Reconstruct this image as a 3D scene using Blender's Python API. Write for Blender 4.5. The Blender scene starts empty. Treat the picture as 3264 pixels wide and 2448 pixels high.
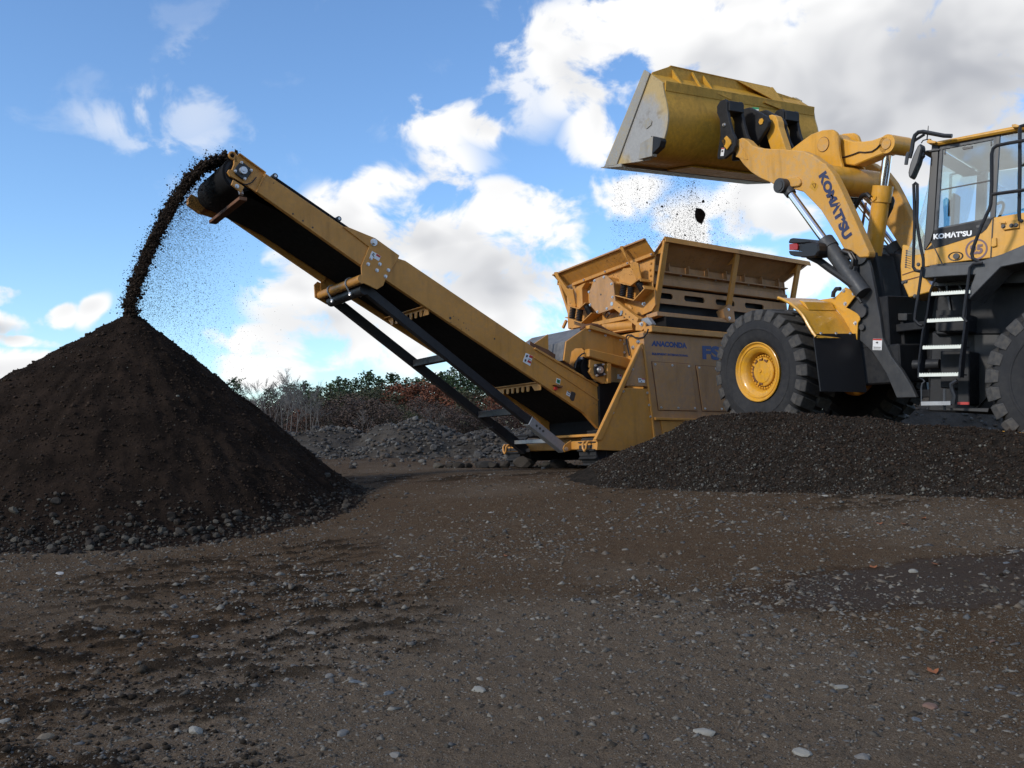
import bpy, bmesh, math, random
import numpy as np
from mathutils import Matrix, Vector

# ---------------------------------------------------------------- scene, camera, sky, sun, exposure
scene = bpy.context.scene
col = scene.collection
PI = math.pi
rad = math.radians

cam_data = bpy.data.cameras.new('camera')
cam_data.sensor_width = 36.0
cam_data.lens = 32.6471
cam_data.clip_end = 9000.0
camera = bpy.data.objects.new('camera', cam_data)
camera.location = (0.0, 0.0, 1.1)
camera.rotation_euler = (PI / 2 + 0.05434, 0.0, 0.0)
col.objects.link(camera)
scene.camera = camera

SUN_AZ = rad(236.0)      # compass style: 0 = +Y (into the picture), clockwise; left of the camera and behind it
SUN_EL = rad(27.0)
sun_dir = Vector((math.sin(SUN_AZ) * math.cos(SUN_EL), math.cos(SUN_AZ) * math.cos(SUN_EL), math.sin(SUN_EL)))

scene.view_settings.view_transform = 'Standard'
scene.view_settings.look = 'None'
scene.view_settings.exposure = 0.0
scene.view_settings.gamma = 1.0
scene.view_settings.use_curve_mapping = False

sun_data = bpy.data.lights.new('sun', 'SUN')
sun_data.energy = 2.7
sun_data.angle = rad(5.0)
sun_data.color = (1.0, 0.94, 0.85)
sun = bpy.data.objects.new('sun', sun_data)
sun.rotation_euler = sun_dir.to_track_quat('Z', 'Y').to_euler()
sun.location = (-10, -10, 20)
col.objects.link(sun)

world = bpy.data.worlds.new('World')
scene.world = world
world.use_nodes = True


class NG:
    """small helper to write node graphs"""
    def __init__(self, tree):
        self.t = tree
        self.n = tree.nodes
        self.l = tree.links

    def node(self, kind, **kw):
        nd = self.n.new(kind)
        for k, v in kw.items():
            setattr(nd, k, v)
        return nd

    def put(self, sock, v):
        if isinstance(v, bpy.types.NodeSocket):
            self.l.new(v, sock)
        else:
            sock.default_value = v

    def math(self, op, a, b=None, c=None, clamp=False):
        nd = self.node('ShaderNodeMath', operation=op, use_clamp=clamp)
        self.put(nd.inputs[0], a)
        if b is not None:
            self.put(nd.inputs[1], b)
        if c is not None:
            self.put(nd.inputs[2], c)
        return nd.outputs[0]

    def vmath(self, op, a, b=None, scale=None):
        nd = self.node('ShaderNodeVectorMath', operation=op)
        self.put(nd.inputs[0], a)
        if b is not None:
            self.put(nd.inputs[1], b)
        if scale is not None:
            self.put(nd.inputs['Scale'], scale)
        return nd.outputs[1] if op in ('LENGTH', 'DOT_PRODUCT', 'DISTANCE') else nd.outputs[0]

    def noise(self, vec, scale, detail=4.0, rough=0.5, dist=0.0, lac=2.0):
        nd = self.node('ShaderNodeTexNoise')
        self.put(nd.inputs['Vector'], vec)
        nd.inputs['Scale'].default_value = scale
        nd.inputs['Detail'].default_value = detail
        nd.inputs['Roughness'].default_value = rough
        nd.inputs['Lacunarity'].default_value = lac
        nd.inputs['Distortion'].default_value = dist
        return nd.outputs['Fac']

    def mapr(self, v, a, b, c=0.0, d=1.0, smooth=True):
        nd = self.node('ShaderNodeMapRange')
        if smooth:
            nd.interpolation_type = 'SMOOTHSTEP'
        self.put(nd.inputs[0], v)
        for i, q in enumerate((a, b, c, d)):
            nd.inputs[i + 1].default_value = q
        return nd.outputs[0]

    def mix(self, f, a, b):
        nd = self.node('ShaderNodeMix', data_type='RGBA')
        self.put(nd.inputs[0], f)
        for s, v in ((nd.inputs[6], a), (nd.inputs[7], b)):
            if isinstance(v, bpy.types.NodeSocket):
                self.l.new(v, s)
            else:
                s.default_value = (*v, 1.0) if len(v) == 3 else v
        return nd.outputs[2]


def cloud_group():
    """cloud thickness as a function of the direction: azimuth and elevation in radians"""
    g = bpy.data.node_groups.new('cloud_field', 'ShaderNodeTree')
    g.interface.new_socket('Dir', in_out='INPUT', socket_type='NodeSocketVector')
    g.interface.new_socket('Field', in_out='OUTPUT', socket_type='NodeSocketFloat')
    g.interface.new_socket('Above', in_out='OUTPUT', socket_type='NodeSocketFloat')
    g.interface.new_socket('Grey', in_out='OUTPUT', socket_type='NodeSocketFloat')
    g.interface.new_socket('Cover', in_out='OUTPUT', socket_type='NodeSocketFloat')
    k = NG(g)
    gi = k.node('NodeGroupInput')
    go = k.node('NodeGroupOutput')
    sep = k.node('ShaderNodeSeparateXYZ')
    g.links.new(gi.outputs[0], sep.inputs[0])
    az, el = sep.outputs[0], sep.outputs[1]
    # warp the cloud outlines so that they billow
    pos = k.vmath('MULTIPLY', gi.outputs[0], (1.0, 1.35, 0.0))
    wn = k.node('ShaderNodeTexNoise', noise_dimensions='2D')
    k.put(wn.inputs['Vector'], pos)
    wn.inputs['Scale'].default_value = 7.0
    wn.inputs['Detail'].default_value = 1.5
    warp = k.vmath('SCALE', k.vmath('SUBTRACT', wn.outputs['Color'], (0.5, 0.5, 0.5)), scale=0.07)
    pw = k.vmath('MULTIPLY', k.vmath('ADD', gi.outputs[0], warp), (1.0, 1.0, 0.0))
    best = None
    for (a, e), ra, re, top in CLOUDS:
        nd = k.node('ShaderNodeVectorMath', operation='MULTIPLY_ADD')
        k.put(nd.inputs[0], pw)
        nd.inputs[1].default_value = (1 / ra, 1 / re, 0.0)
        nd.inputs[2].default_value = (-a / ra, -e / re, 0.0)
        q = k.vmath('DOT_PRODUCT', nd.outputs[0], nd.outputs[0])
        v = k.math('MULTIPLY_ADD', q, -top, top)
        best = v if best is None else k.math('MAXIMUM', best, v)
    best = k.math('MAXIMUM', best, -1.0)
    dark = None
    for (a, e), ra, re, top in GREY_BASES:
        nd = k.node('ShaderNodeVectorMath', operation='MULTIPLY_ADD')
        k.put(nd.inputs[0], pw)
        nd.inputs[1].default_value = (1 / ra, 1 / re, 0.0)
        nd.inputs[2].default_value = (-a / ra, -e / re, 0.0)
        q = k.vmath('DOT_PRODUCT', nd.outputs[0], nd.outputs[0])
        v = k.math('MULTIPLY_ADD', q, -top, top)
        dark = v if dark is None else k.math('MAXIMUM', dark, v)
    dark = k.math('MAXIMUM', dark, 0.0)
    # elsewhere in the sky: the same kind of broken cumulus
    far_a = k.mapr(k.math('ABSOLUTE', az), 0.50, 0.75)
    far_e = k.mapr(el, 0.47, 0.62)
    elsewhere = k.math('MAXIMUM', far_a, far_e)

    def n2(vec, scale, detail, rough, dist=0.0):
        nd = k.node('ShaderNodeTexNoise', noise_dimensions='2D')
        k.put(nd.inputs['Vector'], vec)
        nd.inputs['Scale'].default_value = scale
        nd.inputs['Detail'].default_value = detail
        nd.inputs['Roughness'].default_value = rough
        nd.inputs['Distortion'].default_value = dist
        return nd.outputs['Fac']
    gen = k.math('MULTIPLY', k.math('SUBTRACT', n2(pos, 2.3, 2.0, 0.5), 0.515), 6.0)
    mx = k.node('ShaderNodeMix', data_type='FLOAT')
    k.put(mx.inputs[0], elsewhere)
    k.put(mx.inputs[2], best)
    k.put(mx.inputs[3], gen)
    bl = k.math('MULTIPLY_ADD', mx.outputs[0], 0.62, -0.06)
    fb = n2(pos, 13.0, 5.5, 0.56, 0.25)
    fld = k.math('ADD', bl, k.math('MULTIPLY', k.math('SUBTRACT', fb, 0.5), 2.9))
    g.links.new(fld, go.inputs[0])
    g.links.new(dark, go.inputs[2])
    g.links.new(mx.outputs[0], go.inputs[3])
    fb2 = n2(k.vmath('ADD', pos, (-0.012, 0.034, 0.0)), 11.0, 2.5, 0.5, 0.25)
    g.links.new(k.math('ADD', bl, k.math('MULTIPLY', k.math('SUBTRACT', fb2, 0.5), 2.3)), go.inputs[1])
    return g


def build_world():
    t = world.node_tree
    t.nodes.clear()
    k = NG(t)
    out = k.node('ShaderNodeOutputWorld')
    bg = k.node('ShaderNodeBackground')
    bg.inputs['Strength'].default_value = 0.10
    sky = k.node('ShaderNodeTexSky', sky_type='NISHITA', sun_disc=False)
    sky.sun_elevation = SUN_EL
    sky.sun_rotation = SUN_AZ
    sky.altitude = 50.0
    sky.air_density = 1.0
    sky.dust_density = 0.2
    sky.ozone_density = 2.5
    tc = k.node('ShaderNodeTexCoord')
    sep = k.node('ShaderNodeSeparateXYZ')
    t.links.new(tc.outputs['Generated'], sep.inputs[0])
    cb = k.node('ShaderNodeCombineXYZ')
    k.put(cb.inputs[0], k.math('ARCTAN2', sep.outputs[0], sep.outputs[1]))
    k.put(cb.inputs[1], k.math('ARCSINE', sep.outputs[2]))
    f0 = k.node('ShaderNodeGroup', node_tree=cloud_group())
    t.links.new(cb.outputs[0], f0.inputs[0])
    alpha = k.math('MULTIPLY', k.mapr(f0.outputs[0], -0.14, 0.40), k.mapr(f0.outputs[3], -0.30, 0.45, 0.10, 1.0))
    # thick cloud overhead greys the underside
    shade = k.mapr(f0.outputs[1], 0.30, 1.25)
    shade = k.math('ADD', k.math('MULTIPLY', shade, 0.40), k.math('MULTIPLY', f0.outputs[2], 0.55), clamp=True)
    ccol = k.mix(shade, CLOUD_WHITE, CLOUD_GREY)
    gain = k.node('ShaderNodeMix', data_type='RGBA', blend_type='MULTIPLY')
    gain.inputs[0].default_value = 1.0
    t.links.new(sky.outputs[0], gain.inputs[6])
    gain.inputs[7].default_value = (*SKY_GAIN, 1.0)
    final = k.mix(alpha, gain.outputs[2], ccol)
    t.links.new(final, bg.inputs['Color'])
    t.links.new(bg.outputs[0], out.inputs[0])
    world.cycles.sampling_method = 'NONE'
    scene.cycles.max_bounces = 6
    scene.cycles.diffuse_bounces = 2
    scene.cycles.glossy_bounces = 3
    scene.cycles.transparent_max_bounces = 8


# cloud banks in view: direction (azimuth, elevation), half sizes, weight
def _cl(d, rx, ry, w=1.0):
    return (d[0], rx, ry, w)


SKY_GAIN = (1.55, 1.85, 2.15)
CLOUD_WHITE = (10.4, 10.4, 10.4)
CLOUD_GREY = (4.4, 4.6, 5.1)
CLOUDS = [
    _cl([(-0.103,0.211)], .150, .065), _cl([(-0.175,0.238)], .062, .045), _cl([(-0.013,0.217)], .085, .060),
    _cl([(-0.172,0.146)], .110, .085, 1.1), _cl([(-0.073,0.123)], .170, .070, 1.1), _cl([(-0.248,0.079)], .125, .028),
    _cl([(-0.225,0.183)], .055, .040), _cl([(0.022,0.148)], .080, .080), _cl([(0.072,0.109)], .120, .080),
    _cl([(-0.081,0.316)], .055, .032, .6), _cl([(-0.061,0.291)], .050, .034, .5), _cl([(-0.039,0.332)], .045, .022, .6),
    _cl([(0.213,0.408)], .190, .085, 1.3), _cl([(0.41,0.352)], .270, .110, 1.5), _cl([(0.08,0.335)], .032, .060, .7),
    _cl([(0.098,0.397)], .110, .060, .9), _cl([(0.007,0.39)], .050, .060, .25), _cl([(0.36,0.28)], .14, .05, 1.0),
    _cl([(-0.388,0.307)], .040, .014, .06), _cl([(-0.371,0.321)], .014, .022, .12), _cl([(-0.324,0.322)], .020, .026, .03), _cl([(-0.343,0.288)], .04, .010, .05),
    _cl([(-0.459,0.116)], .020, .013, .9), _cl([(-0.434,0.117)], .016, .013, .9), _cl([(-0.5,0.107)], .032, .020),
    _cl([(-0.503,0.139)], .018, .014, .9), _cl([(-0.493,0.067)], .060, .016), _cl([(-0.478,0.088)], .030, .008, .8),
    _cl([(0.268,0.235)], .065, .032), _cl([(0.113,0.254)], .050, .035, .75), _cl([(0.304,0.156)], .060, .03),
    _cl([(0.196,0.223)], .060, .03, .6),
    _cl([(-0.003,0.265)], .03, .02, .5), _cl([(0.244,0.182)], .05, .02, .5),
]
GREY_BASES = [
    _cl([(0.434,0.317)], .24, .10, 1.05), _cl([(0.227,0.354)], .10, .06, .7), _cl([(0.477,0.382)], .10, .06, .6), _cl([(-0.033,0.168)], .10, .045, .8), _cl([(-0.138,0.206)], .09, .03, .6),
    _cl([(-0.201,0.107)], .09, .03, .5), _cl([(-0.498,0.098)], .035, .013, .8), _cl([(-0.493,0.061)], .05, .012, .5), _cl([(0.291,0.222)], .05, .018, .5), _cl([(-0.074,0.274)], .06, .02, .3),
]
build_world()

# ---------------------------------------------------------------- frames (local axes: x forward, y left, z up, metres)
SC = Matrix([[-0.82413, 0.56606, -0.01977, 0.0], [-0.56641, -0.82362, 0.02876, 14.3], [0.0, 0.0349, 0.99939, 0.0], [0.0, 0.0, 0.0, 1.0]])      # screener
LV = Matrix([[-0.82413, 0.56299, -0.06215, 0.0], [-0.56641, -0.81915, 0.09043, 14.3], [0.0, 0.10973, 0.99396, 0.0], [0.0, 0.0, 0.0, 1.0]])      # its tilted live head
LF = Matrix([[-0.5, -0.86484, -0.04532, 4.576], [0.86603, -0.49931, -0.02617, 13.584], [0.0, -0.05234, 0.99863, 1.165], [0.0, 0.0, 0.0, 1.0]])      # loader, front half
LR = Matrix([[-0.71759, -0.69466, 0.05018, 6.6], [0.69297, -0.71934, -0.04846, 11.03], [0.06976, 0.0, 0.99756, 0.84], [0.0, 0.0, 0.0, 1.0]])      # loader, rear half
ID = Matrix.Identity(4)
T = Matrix.Translation
random.seed(7)
rng = np.random.default_rng(11)

# ---------------------------------------------------------------- materials
def new_mat(name):
    m = bpy.data.materials.new(name)
    m.use_nodes = True
    k = NG(m.node_tree)
    bsdf = m.node_tree.nodes['Principled BSDF']
    return m, k, bsdf


def mat_paint(name, base, rough=0.45, dust=0.25, dustc=(0.30, 0.25, 0.18), spots=0.25, metallic=0.0, coat=0.0, var=0.12, spec=0.35, streak=0.4):
    m, k, b = new_mat(name)
    tc = k.node('ShaderNodeTexCoord').outputs['Object']
    n1 = k.noise(tc, 2.2, 5.0, 0.6)
    n2 = k.noise(tc, 17.0, 6.0, 0.65)
    n3 = k.noise(tc, 75.0, 2.0, 0.5)
    dark = tuple(c * (1 - var) for c in base)
    c = k.mix(k.mapr(n1, 0.3, 0.7), dark, base)
    c = k.mix(k.math('MULTIPLY', k.mapr(k.math('MULTIPLY', n2, k.math('ADD', n1, 0.5)), 0.36, 0.72), dust), c, dustc)
    c = k.mix(k.math('MULTIPLY', k.mapr(n3, 0.63, 0.72), spots), c, tuple(v * 0.35 for v in base))
    # runs of grime down the sheet
    n4 = k.noise(k.vmath('MULTIPLY', tc, (7.0, 7.0, 0.9)), 1.0, 4.0, 0.6)
    c = k.mix(k.math('MULTIPLY', k.mapr(n4, 0.50, 0.74), streak), c, tuple(v * 0.42 for v in base))
    k.put(b.inputs['Base Color'], c)
    k.put(b.inputs['Roughness'], k.mapr(n2, 0.3, 0.7, rough - 0.07, min(1.0, rough + 0.16)))
    b.inputs['Metallic'].default_value = metallic
    b.inputs['Coat Weight'].default_value = coat
    b.inputs['Specular IOR Level'].default_value = spec
    b.inputs['Coat Roughness'].default_value = 0.12
    bp = k.node('ShaderNodeBump')
    bp.inputs['Strength'].default_value = 0.12
    bp.inputs['Distance'].default_value = 0.004
    k.put(bp.inputs['Height'], n2)
    k.put(b.inputs['Normal'], bp.outputs[0])
    return m


def mat_plain(name, base, rough=0.5, metallic=0.0, var=0.2, scale=12.0):
    m, k, b = new_mat(name)
    tc = k.node('ShaderNodeTexCoord').outputs['Object']
    n = k.noise(tc, scale, 4.0, 0.6)
    c = k.mix(n, tuple(v * (1 - var) for v in base), tuple(min(1.0, v * (1 + var)) for v in base))
    k.put(b.inputs['Base Color'], c)
    b.inputs['Roughness'].default_value = rough
    b.inputs['Metallic'].default_value = metallic
    return m


def mat_soil(name, dark, light, scale=6.0, bump=0.5, fine=60.0, rough=0.95, mid=(0.35, 0.7)):
    m, k, b = new_mat(name)
    tc = k.node('ShaderNodeTexCoord').outputs['Object']
    n1 = k.noise(tc, scale, 6.0, 0.65)
    n2 = k.noise(tc, fine, 5.0, 0.7)
    c = k.mix(k.mapr(k.math('ADD', k.math('MULTIPLY', n1, 0.6), k.math('MULTIPLY', n2, 0.4)), *mid), dark, light)
    k.put(b.inputs['Base Color'], c)
    b.inputs['Roughness'].default_value = rough
    b.inputs['Specular IOR Level'].default_value = 0.03
    bp = k.node('ShaderNodeBump')
    bp.inputs['Strength'].default_value = bump
    bp.inputs['Distance'].default_value = 0.02
    k.put(bp.inputs['Height'], n2)
    k.put(b.inputs['Normal'], bp.outputs[0])
    return m


def mat_stones(name, cols, rough=0.85):
    """one colour per loose piece (random per island), with a little grain"""
    m, k, b = new_mat(name)
    geo = k.node('ShaderNodeNewGeometry')
    tc = k.node('ShaderNodeTexCoord').outputs['Object']
    rp = k.node('ShaderNodeValToRGB')
    el = rp.color_ramp.elements
    rp.color_ramp.interpolation = 'CONSTANT'
    while len(el) < len(cols):
        el.new(0.5)
    for i, (e, c) in enumerate(zip(el, cols)):
        e.position = i / len(cols)
        e.color = (*c, 1.0)
    k.put(rp.inputs[0], geo.outputs['Random Per Island'])
    n = k.noise(tc, 45.0, 5.0, 0.7)
    mul = k.node('ShaderNodeMix', data_type='RGBA', blend_type='MULTIPLY')
    mul.inputs[0].default_value = 1.0
    k.put(mul.inputs[6], rp.outputs[0])
    g = k.mapr(n, 0.25, 0.75, 0.55, 1.2)
    cmb = k.node('ShaderNodeCombineColor')
    for i in range(3):
        k.put(cmb.inputs[i], g)
    k.put(mul.inputs[7], cmb.outputs[0])
    k.put(b.inputs['Base Color'], mul.outputs[2])
    b.inputs['Roughness'].default_value = rough
    b.inputs['Specular IOR Level'].default_value = 0.12
    return m


def mat_stone_obj(name, cols, rough=0.85):
    """one colour per object (random per object)"""
    m = mat_stones(name, cols, rough)
    nt = m.node_tree
    info = nt.nodes.new('ShaderNodeObjectInfo')
    ramp = [n for n in nt.nodes if n.bl_idname == 'ShaderNodeValToRGB'][0]
    nt.links.new(info.outputs['Random'], ramp.inputs[0])
    return m


def mat_leaf(name, cols, trans=0.25):
    m, k, b = new_mat(name)
    geo = k.node('ShaderNodeNewGeometry')
    rp = k.node('ShaderNodeValToRGB')
    el = rp.color_ramp.elements
    while len(el) < len(cols):
        el.new(0.5)
    for i, (e, c) in enumerate(zip(el, cols)):
        e.position = i / (len(cols) - 1)
        e.color = (*c, 1.0)
    k.put(rp.inputs[0], geo.outputs['Random Per Island'])
    k.put(b.inputs['Base Color'], rp.outputs[0])
    b.inputs['Roughness'].default_value = 0.75
    b.inputs['Specular IOR Level'].default_value = 0.25
    return m


def mat_glass(name, tint, refl=1.55):
    m, k, b = new_mat(name)
    nt = m.node_tree
    nt.nodes.remove(b)
    out = [n for n in nt.nodes if n.bl_idname == 'ShaderNodeOutputMaterial'][0]
    lw = k.node('ShaderNodeLayerWeight')
    lw.inputs[0].default_value = 0.5
    fres = k.math('MULTIPLY_ADD', k.math('POWER', lw.outputs['Facing'], 5.0), 1.0 - refl, refl)
    gl = k.node('ShaderNodeBsdfGlossy')
    gl.inputs['Roughness'].default_value = 0.015
    tr = k.node('ShaderNodeBsdfTransparent')
    tr.inputs[0].default_value = (*tint, 1.0)
    mx = k.node('ShaderNodeMixShader')
    nt.links.new(fres, mx.inputs[0])
    nt.links.new(tr.outputs[0], mx.inputs[1])
    nt.links.new(gl.outputs[0], mx.inputs[2])
    nt.links.new(mx.outputs[0], out.inputs[0])
    return m


M = {}
M['tan'] = mat_paint('tan_paint', (0.60, 0.275, 0.052), 0.42, 0.40, (0.36, 0.20, 0.095), 0.25, var=0.2)
M['tan_dusty_lit'] = mat_paint('dusty_lit_tan_paint', (0.49, 0.255, 0.095), 0.55, 0.65, (0.33, 0.21, 0.14), 0.25, var=0.22)  # dusty sheets; its paler tone also paints sunlight onto the drive cover
M['rust'] = mat_paint('rusty_skirt', (0.16, 0.065, 0.028), 0.7, 0.5, (0.22, 0.13, 0.08), 0.3)
M['yellow'] = mat_paint('loader_yellow', (0.71, 0.345, 0.032), 0.36, 0.25, (0.42, 0.31, 0.18), 0.35, coat=0.15)
M['yellow_dusty'] = mat_paint('dusty_loader_yellow', (0.65, 0.325, 0.055), 0.5, 0.55, (0.40, 0.30, 0.19), 0.55)
M['yellow_clean'] = mat_paint('glossy_loader_yellow', (0.69, 0.335, 0.022), 0.33, 0.30, (0.36, 0.24, 0.12), 0.2, coat=0.4)
M['bucket'] = mat_paint('worn_bucket_yellow', (0.62, 0.325, 0.028), 0.5, 0.42, (0.26, 0.145, 0.040), 0.6, var=0.22)
M['bucket_steel'] = mat_paint('worn_grey_steel', (0.33, 0.31, 0.28), 0.5, 0.6, (0.36, 0.29, 0.17), 0.35, metallic=0.2)
def mat_bucket_side():
    """yellow paint rubbed down to grey steel over the middle of the plate"""
    m, k, b = new_mat('rubbed_bucket_side')
    tc = k.node('ShaderNodeTexCoord').outputs['Object']
    n1 = k.noise(tc, 3.5, 6.0, 0.65)
    n2 = k.noise(tc, 26.0, 5.0, 0.7)
    d = k.vmath('LENGTH', k.vmath('MULTIPLY', k.vmath('SUBTRACT', tc, (1.85, 0.0, 4.72)), (0.9, 0.0, 1.0)))
    w = k.mapr(k.math('ADD', d, k.math('MULTIPLY', k.math('SUBTRACT', n1, 0.5), 0.5)), 0.62, 0.38)
    steel = k.mix(n2, (0.22, 0.21, 0.20), (0.40, 0.385, 0.36))
    paint = k.mix(n2, (0.36, 0.25, 0.10), (0.50, 0.36, 0.15))
    c = k.mix(w, paint, steel)
    c = k.mix(k.math('MULTIPLY', k.mapr(n1, 0.55, 0.7), 0.5), c, (0.12, 0.09, 0.06))
    k.put(b.inputs['Base Color'], c)
    b.inputs['Roughness'].default_value = 0.5
    return m


M['bucket_side'] = mat_bucket_side()
M['dark_paint'] = mat_paint('charcoal_paint', (0.017, 0.018, 0.021), 0.5, 0.3, (0.045, 0.042, 0.039), 0.2, spec=0.25)
M['grey_paint'] = mat_paint('grey_frame_paint', (0.046, 0.048, 0.052), 0.5, 0.35, (0.085, 0.08, 0.074), 0.2, spec=0.35)
M['deck'] = mat_paint('slate_deck_paint', (0.062, 0.067, 0.075), 0.45, 0.35, (0.10, 0.096, 0.09), 0.2)
M['black'] = mat_plain('black_plastic', (0.014, 0.014, 0.016), 0.42)
M['black_steel'] = mat_paint('black_strut_paint', (0.012, 0.013, 0.017), 0.45, 0.35, (0.045, 0.043, 0.041), 0.1, spec=0.3)
M['belt'] = mat_paint('belt_rubber', (0.010, 0.010, 0.011), 0.75, 0.3, (0.025, 0.021, 0.018), 0.1, spec=0.12)
M['curtain'] = mat_paint('grey_rubber_curtain', (0.10, 0.105, 0.115), 0.7, 0.6, (0.20, 0.195, 0.19), 0.1)
M['rubber'] = mat_paint('tyre_rubber', (0.022, 0.0225, 0.025), 0.8, 0.5, (0.05, 0.048, 0.046), 0.1, spec=0.25)
M['lug'] = mat_paint('dusty_tread_rubber', (0.042, 0.042, 0.043), 0.85, 0.75, (0.095, 0.086, 0.076), 0.1)
M['chrome'] = mat_plain('chromed_rod', (0.82, 0.83, 0.85), 0.12, 1.0, 0.05)
M['steel'] = mat_plain('zinc_bolt', (0.55, 0.55, 0.56), 0.38, 0.85, 0.15, 60.0)
M['galv'] = mat_paint('galvanised_steel', (0.32, 0.33, 0.345), 0.45, 0.4, (0.25, 0.24, 0.22), 0.2, metallic=0.5)
M['step'] = mat_plain('bare_step_edge', (0.62, 0.64, 0.58), 0.5, 0.2, 0.12, 30.0)
M['white'] = mat_plain('white_sticker', (0.72, 0.72, 0.72), 0.5, 0, 0.04)
M['red'] = mat_plain('red_print', (0.45, 0.03, 0.025), 0.5, 0, 0.1)
M['green'] = mat_plain('green_print', (0.03, 0.22, 0.11), 0.5, 0, 0.1)
M['ink'] = mat_plain('black_print', (0.03, 0.03, 0.03), 0.6, 0, 0.1)
M['navy'] = mat_plain('navy_lettering', (0.026, 0.032, 0.085), 0.5, 0, 0.15)
M['blue'] = mat_plain('blue_lettering', (0.030, 0.055, 0.175), 0.5, 0, 0.15)
M['white_letter'] = mat_plain('white_lettering', (0.80, 0.80, 0.80), 0.45, 0, 0.03)
M['purple'] = mat_plain('faded_purple_ring', (0.15, 0.085, 0.10), 0.55, 0, 0.15)
M['glass'] = mat_glass('cab_glass', (0.78, 0.90, 0.93), 0.27)
M['lens_red'] = mat_plain('red_lens', (0.35, 0.02, 0.015), 0.2)
M['lens_white'] = mat_plain('clear_lens', (0.6, 0.62, 0.65), 0.15)
M['mirror'] = mat_plain('mirror_back', (0.03, 0.032, 0.036), 0.35)
M['soil'] = mat_soil('dark_screened_soil', (0.010, 0.0072, 0.0056), (0.030, 0.020, 0.0145), 3.0, 0.6, 45.0)
M['clod'] = mat_stones('dark_soil_clods', [(0.020, 0.0135, 0.0095), (0.030, 0.020, 0.0140), (0.042, 0.028, 0.0195), (0.025, 0.0175, 0.0125)], 0.95)
M['gravel_dark'] = mat_soil('dark_wet_gravel', (0.014, 0.012, 0.010), (0.042, 0.034, 0.027), 9.0, 1.0, 70.0)
M['pebbles'] = mat_stones('mixed_pebbles', [(0.08, 0.077, 0.067), (0.045, 0.04, 0.034), (0.145, 0.138, 0.115), (0.035, 0.031, 0.027), (0.06, 0.05, 0.04), (0.05, 0.047, 0.044), (0.10, 0.095, 0.082)])
M['rubble'] = mat_soil('grey_rubble_fines', (0.035, 0.030, 0.025), (0.085, 0.075, 0.063), 2.0, 0.9, 30.0)
M['rubble_stone'] = mat_stones('rubble_stones', [(0.07, 0.066, 0.062), (0.10, 0.093, 0.084), (0.045, 0.042, 0.04), (0.085, 0.068, 0.053), (0.125, 0.12, 0.11), (0.055, 0.052, 0.049)])
M['rubble_rock'] = mat_stone_obj('rubble_rocks', [(0.07, 0.066, 0.062), (0.10, 0.093, 0.084), (0.045, 0.042, 0.04), (0.085, 0.068, 0.053), (0.13, 0.125, 0.115), (0.055, 0.052, 0.049)])
M['pile_rock'] = mat_stone_obj('pile_toe_rocks', [(0.042, 0.036, 0.030), (0.062, 0.055, 0.046), (0.028, 0.023, 0.019), (0.085, 0.076, 0.062), (0.036, 0.030, 0.025), (0.050, 0.042, 0.034)])
M['stone'] = mat_stone_obj('field_stones', [(0.21, 0.205, 0.19), (0.13, 0.135, 0.14), (0.26, 0.245, 0.215), (0.17, 0.145, 0.115), (0.115, 0.12, 0.13), (0.19, 0.19, 0.185)])


# ---------------------------------------------------------------- objects
WORLD_M = {}


def link(o, parent=None, mw=ID):
    col.objects.link(o)
    if parent is not None:
        o.parent = parent
        o.matrix_parent_inverse = WORLD_M[parent.name].inverted()
    o.matrix_basis = mw
    WORLD_M[o.name] = mw.copy()
    return o


def tag(o, label=None, category=None, group=None, kind=None):
    for k_, v in (('label', label), ('category', category), ('group', group), ('kind', kind)):
        if v:
            o[k_] = v
    return o


def empty(name, loc, label, category, group=None):
    o = bpy.data.objects.new(name, None)
    o.empty_display_size = 0.3
    link(o, None, T(loc))
    return tag(o, label, category, group)


AX = {'x': (1, 2, 0), 'y': (0, 2, 1), 'z': (0, 1, 2)}


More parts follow.
